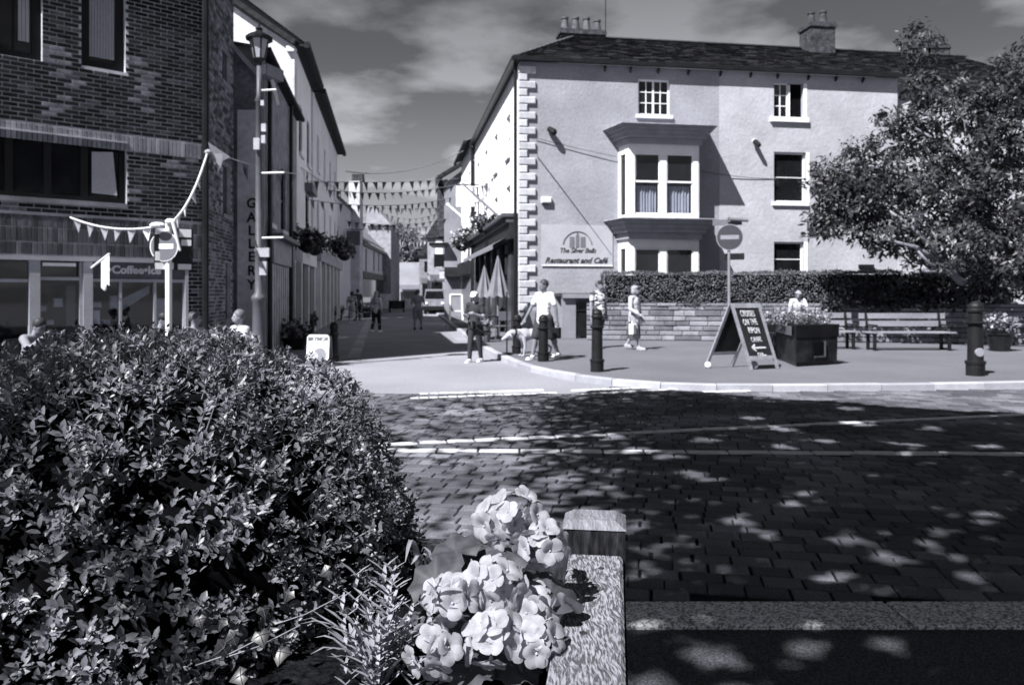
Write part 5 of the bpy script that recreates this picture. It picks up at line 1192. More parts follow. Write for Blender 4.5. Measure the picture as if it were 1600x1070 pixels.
for xx in (-w,w): m.bar((xx,0,0),(xx*.9,.15,h),.09,.06)
m.bar((-w*.9,.15,h),(w*.9,.15,h),.06,.09); m.bar((-w,.07,h*.35),(w,.07,h*.35),.06,.07); m.build('frame', white_paint, t); m = MB(fr(g.x,g.y,KZ,R(10))); m.add([(-w*.92,.07,h*.37),(w*.92,.07,h*.37),(w*.88,.16,h*.97),(-w*.88,.16,h*.97)],[(0,1,2,3)]); m.build('panel', grey_paint, t)
# signs, flagpoles and baskets on the street facades
def hang_sign(px,py,Y,w,h,v,label,name='hanging_sign'):
    c = P(px,py,Y); t = thing(name,label,'sign',c); m = MB(fr(c.x,c.y,c.z)); m.box(-w/2,w/2,-.03,.03,-h/2,h/2); m.build('panel', M('sign_panel_%d'%int(v*100), v, .6), t); m = MB(fr(c.x,c.y,c.z)); m.bar((-w/2,0,h/2+.08),(w*.8,0,h/2+.08),.05); m.bar((0,0,h/2),(0,0,h/2+.08),.03); m.build('bracket', black_paint, t); return t,c
hang_sign(727,307,38,.9,1.0,.8,'white hanging sign high on the sunlit white street wall'); t,c = hang_sign(686,396,60,.55,2.2,.85,'tall narrow white banner sign near the end of the street')
hang_sign(534,381,46,.75,.5,.03,'small dark framed hanging sign on the pale terrace'); hang_sign(552,372,50,.9,.95,.09,'plain grey hanging sign farther along the terrace'); hang_sign(697,430,52,.9,.45,.5,'small pale oblong shop sign at the grey house'); hang_sign(688,447,66,1.3,.9,.8,'square white lit shop sign at the end of the right side')
for (a,b,Ya,Yb,lab) in (((722,287),(786,344),37,29,'long slanting dark flagpole on the sunlit white wall'),((700,320),(748,362),46,38,'white slanting flagpole lower down the street')):
    A, B_ = P(*a,Ya), P(*b,Yb); t = thing('flagpole', lab, 'flagpole', B_); MB().tube([A,B_],.05,6).build('pole', white_paint if 'white slant' in lab else midgrey, t); MB().ell(A,.1).build('finial', white_paint, t)
def basket(px,py,Y,r,label,sd):
    c = P(px,py,Y); t = thing('hanging_basket', label, 'flower basket', c, 0, 'hanging baskets on the shop fronts'); MB().ell((c.x,c.y,c.z-.15),(r*.6,r*.6,r*.5)).build('basket', black_paint, t); MB().tube([(c.x,c.y,c.z),(c.x,c.y,c.z+r*1.8)],.015,5).build('chain', black_paint, t); flower_mass(t,(c.x,c.y,c.z),(r,r,r*.5),260,dark_leaf,pet,.16,sd)
basket(480,378,24.5,.42,'full hanging basket at the white gable house',31); basket(492,385,28,.4,'trailing hanging basket between the gable house and terrace',32); basket(538,395,40,.55,'dark leaved hanging basket under the small framed sign',33); basket(757,352,32,.5,'round dark hanging basket over the corner shopfront',34); basket(735,372,38,.7,'pale flowered basket under the white flagpole',35); basket(722,380,42,.6,'pale flowered basket left of the corner shopfront',36); basket(527,385,35,.4,'leafy basket on the terrace pilaster',37)
def pot(px,py,label,sd,r=.2,z0=0):
    g = G(px,py,z0); t = thing('flower_pot', label, 'planter', g, 0, 'flower pots along the left shops'); MB(fr(g.x,g.y,z0)).lathe([(r*.8,0),(r,.3),(r*1.1,.33)],12).build('pot', black_paint, t); flower_mass(t,(g.x,g.y,z0+.45),(r*1.3,r*1.3,.13),200,dark_leaf,pet,.12,sd)
pot(518,505,'flower pot by the stone pilaster of the gable house',41); pot(530,500,'second flower pot beyond the pilaster',42); pot(484,521,'leafy pot left of the white sandwich board',43); pot(573,497,'tub at the edge of the left pavement by the couple',44,.25); pot(460,546,'broad bushy pot behind the box hedge top',45,.35); pot(448,540,'dark shrub pot next to the striped shopfront',46,.3)
# parked car and stalls at the street end
c = G(679,491,0); CAR = thing('parked_car', 'small dark windowed white van parked at the street end', 'van', (c.x,c.y,0)); T = fr(c.x,c.y,0)
prof = [(-.85,.35),(.85,.35),(.88,1.0),(.78,1.15),(.66,1.85),(-.66,1.85),(-.78,1.15),(-.88,1.0)]
m = MB(T); m.prism(prof,0,3.8); m.build('body', M('van_paint', .2, .35), CAR, fix=True); m = MB(T); m.prism([(-.7,1.15),(.7,1.15),(.6,1.7),(-.6,1.7)],-.02,-.003); m.build('windscreen', glass, CAR, fix=True)
for xx in (-.6,.6): MB(T).ell((xx,-.02,.8),(.13,.05,.1)).build('headlight', white_paint, CAR); 
for xx in (-.75,.75):
    for yy in (.7,3.1): MB(T@Matrix.Translation((xx,yy,.32))@Matrix.Rotation(R(90),4,'Y')).lathe([(.32,-.1),(.32,.1)],16).build('wheel', black_paint, CAR)
MB(T).box(-.86,.86,-.06,-.003,.3,.6).build('bumper', black_paint, CAR)
for (px,py,w,h,v,lab) in ((602,488,.9,1.5,.6,'white board standing beside the cream shops'),(620,488,1.3,.95,.03,'dark low stall at the street end'),(638,488,.9,1.1,.45,'pale upright panel left of the man in shorts'),(700,486,.8,1.2,.5,'pale display stand by the white van')):
    g = G(px,py,0); t = thing('street_stand', lab, 'stand', g); mm = M('stand_%d'%int(v*100), v, .7); MB(fr(g.x,g.y,0)).box(-w/2,w/2,0,.06,.35,h).build('panel', mm, t); MB(fr(g.x,g.y,0)).box(-w/2,w/2,-.2,.5,.3,.349).build('shelf', mm, t); 
    for xx in (-w/2+.04,w/2-.04): MB(fr(g.x,g.y,0)).box(xx-.03,xx+.03,.0,.3,0,.299).build('leg', black_paint, t)
# ------------------------------------------------------------------ people and the dog
def remeshed(mb, name, mat, parent, Mw, voxel, smooth=3):
    me = bpy.data.meshes.new(name); me.from_pydata([tuple(v) for v in mb.v], [], mb.f); me.update()
    bm = bmesh.new(); bm.from_mesh(me); bmesh.ops.recalc_face_normals(bm, faces=bm.faces); bm.to_mesh(me); bm.free()
    ob = bpy.data.objects.new('tmp', me); COL.objects.link(ob)
    r = ob.modifiers.new('r', 'REMESH'); r.mode = 'VOXEL'; r.voxel_size = voxel; r.use_smooth_shade = True
    if smooth: s = ob.modifiers.new('s', 'SMOOTH'); s.factor = .5; s.iterations = smooth
    dg = bpy.context.evaluated_depsgraph_get(); m2 = bpy.data.meshes.new_from_object(ob.evaluated_get(dg)); bpy.data.objects.remove(ob); bpy.data.meshes.remove(me)
    m2.materials.clear(); m2.materials.append(mat); m2.name = name
    return link(name, m2, parent, Mw)
def person(label, x, y, z0, H, rz, legs=((8,4,2),(-8,10,2)), arms=None, lean=0, top=None, bottom=None, shoes=None, hair=None, skin=.24, hat=None, head_turn=0, head_tilt=0, seat=None, vox=.012, build=1.0, group=None, extra=None):
    T = fr(x,y,z0,rz); t = thing('person', label, 'person', (x,y,z0), rz, group)
    V = Vector; b = build
    sk = M('skin_%d'%int(skin*100), skin, .55, 8, .08, 60, .05)
    fwd = lambda a: V((0,-math.sin(R(a)),-math.cos(R(a))))
    hipz = .515*H; feet = []; J = {}
    for i, sgn in ((0,-1),(1,1)):
        th, kn, sp = legs[i]; hip = V((sgn*.052*H*b,0,0)); d1 = fwd(th); d1 = V((sgn*math.sin(R(sp)),d1.y,d1.z)).normalized(); k = hip+d1*.245*H; d2 = fwd(th-kn); d2 = V((sgn*math.sin(R(sp))*.6,d2.y,d2.z)).normalized(); a = k+d2*.235*H; J[i] = [hip,k,a]
    low = min(J[0][2].z,J[1][2].z); dz = (.042*H-low) if seat is None else seat
    for i in (0,1): J[i] = [p+V((0,0,dz)) for p in J[i]]
    pel = V((0,0,dz)); L = Matrix.Rotation(R(lean),3,'X')
    up = lambda p: pel+L@(V(p)*H)
    m = MB(); waist = up((0,0,.08)); chest = up((0,-.005,.215)); sho = up((0,.008,.285)); neck = up((0,.0,.335)); hd = neck+L@V((0,-.012*H,.072*H))
    sw = .108*H*(.55+.45*b)
    shl = [up((-sw/H,.008,.285)), up((sw/H,.008,.285))]
    def torso(mm, k, hem=-.02):
        mm.ell(up((0,.003,.0)), (.085*H*b+k,.064*H*b+k,.075*H+k)); mm.ell(up((0,-.004*b,.10)), (.076*H*b+k,.058*H*b+k,.09*H)); mm.ell(up((0,-.002,.21)), (.092*H*b+k,.06*H*b+k,.1*H)); mm.ell(up((0,-.003,.15)), (.083*H*b+k,.058*H*b+k,.09*H)); mm.cap(shl[0]*.93+sho*.07, shl[1]*.93+sho*.07, .034*H+k, .034*H+k)
    torso(m, 0); m.cap(sho, neck+V((0,0,.02*H)), .036*H, .032*H)
    Qh = L@Matrix.Rotation(R(head_turn),3,'Z')@Matrix.Rotation(R(head_tilt),3,'X')
    def hp(p): return hd+Qh@(V(p)*H)
    m.ell(hd, (.044*H,.054*H,.064*H), 14, 10, rot=Qh); m.ell(hp((0,-.016,-.03)), (.034*H,.038*H,.036*H), 10, 8, rot=Qh)
    m.cap(hp((0,-.05,.006)), hp((0,-.062,-.012)), .006*H, .009*H, 6)
    m.cap(hp((-.012,-.05,-.034)), hp((.012,-.05,-.034)), .006*H, .006*H, 6)
    for s_ in (-1,1): m.ell(hp((s_*.044,.004,-.004)), (.008*H,.012*H,.018*H), 8, 6)
    for i in (0,1):
        h_,k_,a_ = J[i]; m.cap(h_,k_,.056*H*b,.036*H); m.cap(k_,a_,.036*H,.022*H); cf = k_.lerp(a_,.3)+V((0,.012*H,0)); m.ell(cf,(.034*H,.036*H,.07*H)); ft = a_+V((0,-.085*H,-.018*H)); m.cap(a_+V((0,.02*H,-.018*H)), ft, .024*H, .02*H)
    arms = arms or (((-.18,.1,-1),(-.05,-.2,-1)),((.18,-.1,-1),(.05,-.3,-1)))
    A = []
    for i in (0,1):
        u, f = V(arms[i][0]).normalized(), V(arms[i][1]).normalized(); s_ = shl[i]; e = s_+u*.172*H; w = e+f*.15*H; A.append((s_,e,w,f))
        m.cap(s_,e,.028*H*(.6+.4*b),.023*H); m.cap(e,w,.024*H,.016*H)
        pc = w+f*.03*H; side = f.cross(V((0,1,0) if abs(f.y) < .8 else (1,0,0))).normalized(); nn_ = f.cross(side)
        m.cap(w, w+f*.05*H, .016*H, .02*H)
        for q in range(4):
            o = side*(q-1.5)*.0105*H; Lf = (.042,.05,.047,.036)[q]*H; m.cap(w+f*.05*H+o, w+f*(.05*H+Lf*.55)+o+nn_*.004*H, .0062*H,.0058*H,6); m.cap(w+f*(.05*H+Lf*.55)+o+nn_*.004*H, w+f*(.05*H+Lf)+o+nn_*.014*H, .0058*H,.005*H,6)
        m.cap(w+f*.02*H+side*.016*H, w+f*.055*H+side*.034*H+nn_*.01*H, .0075*H,.006*H,6)
    remeshed(m,'body',sk,t,T,vox,3)
    # face marks
    dk = M('eye_dark', .015, .3)
    for s_ in (-1,1): MB(T).ell(hp((s_*.018,-.048,.008)),(.0075*H,.005*H,.0045*H),8,6).build('eye', dk, t)
    MB(T).ell(hp((0,-.0535,-.034)),(.014*H,.004*H,.004*H),8,6).build('mouth', M('lip_tone', .16, .5), t)
    cm = lambda v, n='cloth': M('%s_%d'%(n,int(v*1000)), v, .85, 10, .12, 80, .1, .2, 60)
    k = .012
    if top:
        v, slv, hem = top; m = MB(); torso(m, k+.004)
        m.cap(up((0,0,.05)), up((0,0,hem)), .08*H*b+k, .086*H*b+k); 
        for i in (0,1):
            s_,e,w,f = A[i]
            if slv == 'short': m.cap(s_, s_.lerp(e,.62), .031*H+k*.5, .031*H+k*.6)
            elif slv == 'long': m.cap(s_,e,.034*H+k*.6,.028*H+k*.5); m.cap(e,e.lerp(w,.9),.028*H+k*.5,.021*H+k*.4)
        mt = v if not isinstance(v,(int,float)) else cm(v)
        remeshed(m,'top',mt,t,T,vox*1.1,2)
    if bottom:
        v, kind = bottom; m = MB(); mt = v if not isinstance(v,(int,float)) else cm(v,'trouser')
        if kind in ('trousers','shorts','leggings'):
            kk = k*.5 if kind == 'leggings' else k*1.3
            m.ell(up((0,.004,.0)),(.088*H*b+kk,.07*H*b+kk,.07*H+kk))
            for i in (0,1):
                h_,kn_,a_ = J[i]
                if kind == 'shorts': e_ = h_.lerp(kn_,.92); m.cap(h_,e_,.06*H*b+kk,.052*H+kk)
                else: m.cap(h_,kn_,.058*H*b+kk,.038*H+kk); m.cap(kn_,kn_.lerp(a_,.93),.038*H+kk,.026*H+kk)
            remeshed(m,kind,mt,t,T,vox*1.1,2)
        else:                                            # skirt: pleated cone to the shins
            zl_, rl = (.17,.115) if kind == 'long_skirt' else (.28,.105); n = 28; vs = []; rows = 7
            ctr = (J[0][2]+J[1][2])/2; ctr.z = 0
            for j in range(rows+1):
                q = j/rows; zz = (dz+.06*H)*(1-q)+zl_*H*q; r_ = (.075*b+.004)*H*(1-q)+rl*H*q; cx_ = ctr.x*q; cy_ = ctr.y*q*.8
                for i in range(n): a = 2*math.pi*i/n; rr = r_*(1+.09*q*math.sin(a*7+q*2)); vs.append((cx_+rr*math.cos(a),cy_+rr*.82*math.sin(a),zz))
            m.T = T; m.add(vs,[(j*n+i,j*n+(i+1)%n,(j+1)*n+(i+1)%n,(j+1)*n+i) for j in range(rows) for i in range(n)]); m.build('skirt',mt,t,smooth=True)
    if shoes is not None:
        for i in (0,1):
            a_ = J[i][2]; m = MB(T); gz = a_.z-.042*H; m.cap(a_+V((0,.022*H,-.016*H)), a_+V((0,-.09*H,-.024*H)), .027*H, .021*H); m.cap(a_+V((0,.01*H,.0)), a_+V((0,-.03*H,-.02*H)), .027*H,.024*H); m.box(a_.x-.024*H,a_.x+.024*H,a_.y-.11*H,a_.y+.045*H,gz,gz+.012*H); m.build('shoe', cm(shoes,'shoe'), t, smooth=True)
    if hair:
        hv, ht = hair; m = MB(); m.ell(hp((0,.014,.022)),(.055*H,.059*H,.059*H),14,10,rot=Qh)
        if ht == 'bob': m.ell(hp((0,.024,-.022)),(.06*H,.05*H,.06*H),12,8,rot=Qh); m.cap(hp((-.04,-.03,.045)),hp((.04,-.03,.045)),.016*H,.016*H)
        if ht == 'long': m.ell(hp((0,.03,-.03)),(.05*H,.04*H,.07*H),12,8,rot=Qh); m.cap(hp((0,.04,-.03)), up((0,.062,.22)), .045*H,.04*H)
        if ht == 'pony': m.cap(hp((0,.06,.01)), hp((0,.085,-.07)), .018*H,.012*H)
        hm = M('hair_%d'%int(hv*100), hv, .55, 30, .3, 90, .3)
        ho = remeshed(m,'hair',hm,t,T,.009 if vox < .015 else .016,1)
    if hat:
        hv, bt = hat; m = MB(T); mt = cm(hv,'hat')
        Q4 = Qh; m.ell(hp((0,.006,.034)),(.053*H,.06*H,.042*H),14,8,rot=Qh); c_ = hp((0,-.065,.03)); m.ell(c_,(.042*H,.045*H,.006*H),12,6,rot=Qh@Matrix.Rotation(R(8),3,'X')); m.build('cap',mt,t,smooth=True)
    return t, T, dict(hp=hp,up=up,A=A,J=J,H=H,pel=pel)
def onground(px, py, z=KZ): g = G(px,py,z); return g.x, g.y
pat = M('patterned_shirt', .3, .85, 28, .0, 60, .1); 
def pattern(m, scale, lo, hi):
    nt = m.node_tree; n = nt.nodes; l = nt.links; b = n['Principled BSDF']; tc = n.new('ShaderNodeTexCoord'); mp = n.new('ShaderNodeMapping'); mp.inputs['Scale'].default_value = (9,9,26); l.new(tc.outputs['Object'], mp.inputs[0])
    t = n.new('ShaderNodeTexNoise'); t.inputs['Scale'].default_value = scale; l.new(mp.outputs[0], t.inputs['Vector']); r = n.new('ShaderNodeValToRGB'); r.color_ramp.elements[0].position = .47; r.color_ramp.elements[1].position = .53; r.color_ramp.elements[0].color = tone(lo); r.color_ramp.elements[1].color = tone(hi); l.new(t.outputs[0], r.inputs[0]); l.new(r.outputs[0], b.inputs['Base Color'])
pattern(pat, 1.0, .05, .6)
dress = M('patterned_dress', .3, .85); pattern(dress, .8, .16, .5)
# woman with phone
x, y = onground(742,566,0.0)
t, T, j = person('woman in dark leggings and pale cap looking at a phone at the kerb', x,y,0,1.64,R(-22),legs=((10,6,1),(-9,4,1)),arms=(((-.25,.1,-1),(.3,-.95,.12)),((.2,-.1,-1),(-.45,-.8,.25))),top=(.03,'short',.0),bottom=(.03,'leggings'),shoes=.75,hair=(.05,'pony'),hat=(.75,0),head_turn=8,head_tilt=18,skin=.26,build=.9,vox=.011)
w = (j['A'][0][2]+j['A'][1][2])/2+Vector((0,-.07,.0))*1.64
ph = thing('mobile_phone','small dark phone held by the woman at the kerb','phone',T@w,R(-22)); m = MB(T@Matrix.Translation(w)@Matrix.Rotation(R(-35),4,'X')); m.box(-.035,.035,-.005,.005,-.07,.07); m.build('case', black_paint, ph); MB(T@Matrix.Translation(w)@Matrix.Rotation(R(-35),4,'X')).box(-.03,.03,.0055,.007,-.06,.06).build('screen', glass, ph)
m = MB(); H = 1.64; n = 24; vs = []
for jj in range(6):
    q = jj/5; zz = .56*H-.2*H*q
    for i in range(n):
        a = 2*math.pi*i/n; open_ = .5*max(0,-math.sin(a)); rr = (.082+.045*q)*H*(1+.08*math.sin(a*5+q*2)); vs.append((rr*math.cos(a)*1.05, rr*.8*math.sin(a)+.01+.02*q, zz+.12*H*q*max(0,-math.sin(a))))
m.T = T; m.add(vs,[(jj*n+i,jj*n+(i+1)%n,(jj+1)*n+(i+1)%n,(jj+1)*n+i) for jj in range(5) for i in range(n)]); m.build('tied_jacket', M('jacket_black', .015, .8), t, smooth=True)
# man in white T shirt with dog
x, y = onground(850,561)
tm_, Tm_, jm = person('man in a white T shirt and dark shorts walking a pale dog', x,y,KZ,1.8,R(-38),legs=((20,6,3),(-20,8,3)),arms=(((-.35,-.35,-1),(-.3,-.5,-1)),((.28,.12,-1),(.1,.05,-1))),top=(.62,'short',-.03),bottom=(.035,'shorts'),shoes=.75,hair=(.04,'short'),head_turn=-22,head_tilt=6,skin=.15,build=1.06,vox=.011)
w = jm['A'][1][2]+Vector((.0,-.02,-.26)); bg = thing('hand_bag','black bag hanging from the hand of the white T shirt man','bag',Tm_@w); m = MB(Tm_@Matrix.Translation(w)); m.fbox(-.09,.09,-.12,.12,-.05,.05,.02); m.build('body', black_paint, bg, fix=True); m = MB(Tm_@Matrix.Translation(w)); m.tube([(-.06,0,.12),(-.04,0,.24),(.04,0,.24),(.06,0,.12)],.008,6); m.build('handle', black_paint, bg)
# dog: chest, belly, neck, head lowered to the left, jointed legs
gx_, gy_ = onground(828,558); DT = fr(gx_+.05,gy_+.25,KZ,R(200)); dg_ = thing('dog','pale dog on a lead sniffing the pavement beside the white T shirt man','dog',DT.translation,R(200))
m = MB(); V = Vector
m.ell((.18,0,.5),(.2,.12,.155)); m.ell((-.16,0,.5),(.22,.105,.12)); m.ell((-.34,0,.5),(.12,.1,.125)); m.cap((0,0,.52),(-.2,0,.51),.13,.11)
m.cap((.3,0,.55),(.5,.0,.55),.095,.07); m.cap((.48,0,.56),(.58,0,.50),.075,.07); m.cap((.6,0,.48),(.72,0,.41),.05,.032); m.cap((.71,0,.405),(.74,0,.39),.03,.02)
for s_ in (-1,1):
    m.cap((.56,s_*.06,.56),(.53,s_*.1,.46),.03,.018,6)
    m.cap((.22,s_*.08,.45),(.2,s_*.085,.26),.06,.035); m.cap((.2,s_*.085,.26),(.23,s_*.085,.05),.03,.022); m.cap((.23,s_*.085,.03),(.28,s_*.085,.022),.027,.024)
    o = .08*s_; m.cap((-.36+o*.5,s_*.08,.45),(-.27+o,s_*.085,.3),.085,.045); m.cap((-.27+o,s_*.085,.3),(-.45+o,s_*.085,.19),.04,.026); m.cap((-.45+o,s_*.085,.19),(-.41+o,s_*.085,.04),.024,.022); m.cap((-.41+o,s_*.085,.028),(-.35+o,s_*.085,.022),.026,.023)
m.tube([(-.44,0,.56),(-.55,0,.6),(-.63,0,.68),(-.66,0,.76)],[.035,.03,.024,.012],8)
fur = M('dog_fur', .34, .9, 5, .25, 60, .2, .4, 50); remeshed(m,'body',fur,dg_,DT,.013,2)
m = MB(DT); 
for s_ in (-1,1): m.ell((.635,s_*.035,.495),(.012,.008,.012),8,6)
m.ell((.75,0,.395),(.018,.018,.015),8,6); m.build('eyes_and_nose', M('eye_dark', .015), dg_)
MB(DT@Matrix.Translation((.42,0,.55))@Matrix.Rotation(R(80),4,'Y')).lathe([(.092,-.02),(.098,0),(.092,.02)],16).build('collar', black_paint, dg_)
a, b = DT@V((.42,0,.64)), Tm_@jm['A'][0][2]; ld = thing('dog_lead','thin dark lead from the hand of the white T shirt man to the dog','lead',a); MB().tube([a,a.lerp(b,.5)-V((0,0,.05)),b],.008,5).build('strap', black_paint, ld)
# man in patterned shirt and cap
x, y = onground(936,543); person('man in a patterned shirt and dark cap walking behind the middle bollard', x,y,KZ,1.82,R(30),legs=((14,4,2),(-16,10,2)),arms=(((-.2,-.05,-1),(-.05,-.15,-1)),((.2,.2,-1),(.05,-.1,-1))),top=(pat,'short',-.02),bottom=(.05,'trousers'),shoes=.05,hair=(.1,'short'),hat=(.02,0),head_turn=25,build=1.1,vox=.012,skin=.24)
# woman in white cardigan
x, y = onground(992,546); t, T, j = person('blonde woman in a white cardigan and long skirt beside the stone wall', x,y,KZ,1.68,R(52),legs=((16,4,2),(-16,12,2)),arms=(((-.25,-.1,-1),(.25,-.8,-.5)),((.25,.2,-1),(.1,-.45,-1))),top=(.44,'long',-.06),bottom=(M('skirt_grey', .045, .85, 6, .35),'long_skirt'),shoes=.3,hair=(.24,'bob'),head_turn=14,skin=.27,build=1.12,vox=.012)
mi = MB(T); mi.cap(j['up']((0,-.062,.26)), j['up']((0,-.088,.0)), .024*1.68, .034*1.68); mi.build('inner_top', M('inner_top_grey', .05, .85), t, smooth=True)
w = j['A'][0][2]+V((0,-.1,-.22)); w2 = T@V((-.35,-.1,.62)); bg = thing('shopping_bag','small white bag held in front by the blonde woman','bag',w2); MB(T@Matrix.Translation((-.33,-.12,.42))).fbox(-.09,.09,0,.26,-.06,.06,.02).build('body', white_paint, bg, fix=True); MB(T@Matrix.Translation((-.33,-.12,.42))).tube([(-.05,0,.26),(-.03,0,.34),(.03,0,.34),(.05,0,.26)],.008,5).build('handle', white_paint, bg)
# light haired person behind the planter
c = P(1246,470,22.0); person('light haired person in a white top leaning behind the flower planter', c.x,22.0,KZ,1.58,R(-15),lean=22,arms=(((-.3,-.5,-1),(.1,-.8,-.8)),((.3,-.5,-1),(-.1,-.8,-.8))),top=(.5,'short',-.02),bottom=(.06,'trousers'),shoes=.05,hair=(.24,'bob'),head_turn=-10,head_tilt=5,build=1.0,vox=.013)
# street people
x, y = onground(588,519,0); person('long haired woman in a pale top and black trousers walking up the street', x,y,0,1.66,R(165),legs=((12,4,1),(-12,8,1)),top=(.45,'long',.0),bottom=(.015,'trousers'),shoes=.7,hair=(.25,'long'),vox=.02,build=.92)
x, y = onground(653,515,0); person('man in grey T shirt and shorts standing in the middle of the street', x,y,0,1.74,R(185),legs=((3,2,3),(-3,3,3)),arms=(((-.3,-.2,-1),(.2,-.7,.3)),((.3,-.2,-1),(-.2,-.7,.3))),top=(.2,'short',-.02),bottom=(.2,'shorts'),shoes=.04,hair=(.08,'short'),vox=.02,build=1.1,skin=.22)
x, y = onground(550,506,.0); person('woman in a patterned pale dress walking along the left pavement', x,y,0,1.68,R(190),legs=((14,4,1),(-14,8,1)),top=(dress,'short',-.02),bottom=(dress,'long_skirt'),shoes=.5,hair=(.03,'bob'),vox=.02,build=1.05)
x, y = onground(559,501,.0); person('dark shirted man in a cap walking beside the woman in the dress', x,y,0,1.8,R(190),legs=((-14,4,1),(14,8,1)),top=(.05,'short',-.02),bottom=(.02,'trousers'),shoes=.05,hair=(.03,'short'),hat=(.04,0),vox=.022,build=1.05)
# people behind the box bush
SIT = ((84,80,6),(84,80,6))
c = P(374,495,12.6); cg = (c.x,12.6); chair(cg[0]+.02,cg[1]+.1,R(60),'white cafe chair of the white shirted sitter near the lamp post',white_paint,0); person('white haired sitter in a white shirt near the lamp post', cg[0],cg[1],0,1.66,R(-38),legs=SIT,arms=(((-.2,-.4,-1),(.2,-1,-.2)),((.2,-.4,-1),(-.2,-1,-.2))),top=(.38,'short',-.01),bottom=(.15,'trousers'),shoes=.1,hair=(.12,'short'),seat=.52,skin=.26,build=1.1,vox=.014,head_turn=-15)
c = P(304,498,12.9); chair(c.x+.02,13.0,R(30),'dark cafe chair behind the bush below the drainpipe',midgrey,0); person('grey haired sitter below the drainpipe of the brick building', c.x,12.9,0,1.64,R(70),legs=SIT,top=(.3,'short',-.01),bottom=(.1,'trousers'),shoes=.1,hair=(.09,'short'),seat=.49,skin=.23,vox=.014,head_turn=20,arms=(((-.2,-.4,-1),(.2,-1,-.2)),((.2,-.4,-1),(-.2,-1,-.2))))
c = P(241,500,12.6); chair(c.x-.1,12.65,R(100),'dark cafe chair in front of the right cafe window',black_paint,0); person('dark haired sitter in front of the right cafe window', c.x,12.6,0,1.66,R(80),lean=14,legs=SIT,top=(.06,'short',-.01),bottom=(.05,'trousers'),shoes=.05,hair=(.02,'short'),seat=.5,skin=.22,vox=.014,head_tilt=10,arms=(((-.2,-.4,-1),(.2,-1,-.2)),((.2,-.4,-1),(-.2,-1,-.2))))
c = P(42,500,11.6); chair(c.x-.05,11.65,R(90),'dark cafe chair by the left frame of the cafe door',black_paint,0); t, T, j = person('person in a pale jacket raising a camera at the far left', c.x,11.6,0,1.66,R(72),lean=20,legs=SIT,top=(.2,'long',-.02),bottom=(.06,'trousers'),shoes=.05,hair=(.03,'short'),seat=.46,skin=.22,vox=.013,arms=(((-.3,-.75,-.5),(.45,-.6,.75)),((.3,-.75,-.5),(-.45,-.6,.75))),head_tilt=6)
w = j['hp']((0,-.1,.0)); cm_ = thing('camera','black camera held to the eye by the person at far left','camera',T@w); m = MB(T@Matrix.Translation(w)); m.fbox(-.065,.065,-.04,.04,-.035,.035,.01); m.build('body', black_paint, cm_, fix=True); MB(T@Matrix.Translation(w+V((0,-.03,0)))@RX90).lathe([(.035,0),(.035,.07),(.03,.075)],14).build('lens', black_iron, cm_)
# ------------------------------------------------------------------ bunting and cables
flag_ms = [M('flag_cloth_%d'%i, v, .85, 5, .1) for i, v in enumerate((.06,.14,.3,.6))]
def bunting(a, b, sag, n, size, label, mats=(0,0,1,1), cord=.012, sway=.35, group=None, tops=None, drop=1.15):
    t = thing('bunting', label, 'bunting', a, 0, group); a, b = Vector(a), Vector(b); pt = lambda q: a.lerp(b,q)-Vector((0,0,sag*4*q*(1-q)))
    MB().tube([pt(k/20) for k in range(21)], cord, 5).build('cord', flag_ms[3] if tops else flag_ms[1], t)
    al = (b-a).normalized()
    for k in range(n):
        q = (k+.5)/n; p = pt(q); w = size*rnd.uniform(.9,1.1); d = pt(min(1,q+.01))-pt(q-.01); d.normalize(); o = Vector((rnd.uniform(-sway,sway),rnd.uniform(-sway,sway),0))*size
        h = size*drop*rnd.uniform(.9,1.1); side = Vector((-d.y,d.x,0))*.012
        m = MB(); l, r_, tip = p-d*w/2, p+d*w/2, p-Vector((0,0,h))+o; mid = (l+r_)/2+o*.15-Vector((0,0,h*.45))+side*4
        m.add([l,r_,tip,mid,l+side*.2,r_+side*.2,tip+side*.2,mid+side*.2],[(0,1,3),(1,2,3),(2,0,3),(5,4,7),(6,5,7),(4,6,7)]); m.build('flag', flag_ms[rnd.choice(mats)], t)
    return t
grp = 'bunting strung across the street'
for (pa,Ya,pb,Yb,sag,n,sz,lab) in (((470,283),30,(716,279),34,.1,17,.21,'nearest row of dark bunting high across the street'),((510,297),36,(712,289),38,.25,17,.21,'second row of dark bunting sagging below the first'),((470,262),27,(560,300),60,.3,9,.3,'bunting running along the left terrace front'),
        ((575,323),52,(697,324),50,.1,12,.28,'third row of bunting over the cream shop roofs'),((600,333),58,(694,329),54,.5,10,.3,'drooping bunting row under the third row'),((610,362),78,(700,362),66,.3,10,.4,'small far bunting row by the tall white banner'),((612,376),86,(694,371),70,.3,14,.4,'farthest pale bunting row before the trees'),((480,312),27,(708,308),36,.3,19,.2,'middle bunting row crossing below the second row'),((540,345),44,(700,341),46,.3,14,.24,'bunting row level with the tall banner top'),((575,352),64,(690,350),62,.3,12,.3,'far bunting row in front of the hipped roof')):
    bunting(P(*pa,Ya), P(*pb,Yb), sag, n, sz, lab, (0,0,0,1) if 'pale' not in lab else (3,3,2), group=grp, drop=1.7, sway=.5)
bunting(P(724,285,40), P(792,250,30), .6, 9, .4, 'dark bunting draped against the sunlit white street wall', (0,0,1), group=grp, drop=1.5)
Yq = 12.35
bunting(P(110,340,13.0), P(240,355,Yq), .1, 6, .19, 'white bunting from the brick wall to the no entry sign', (3,3,2), .018, .25, tops=True)
bunting(P(262,352,Yq), P(325,236,15.2), .25, 6, .22, 'white bunting rising steeply from the no entry sign to the drainpipe', (3,3,2), .02, .4, tops=True)
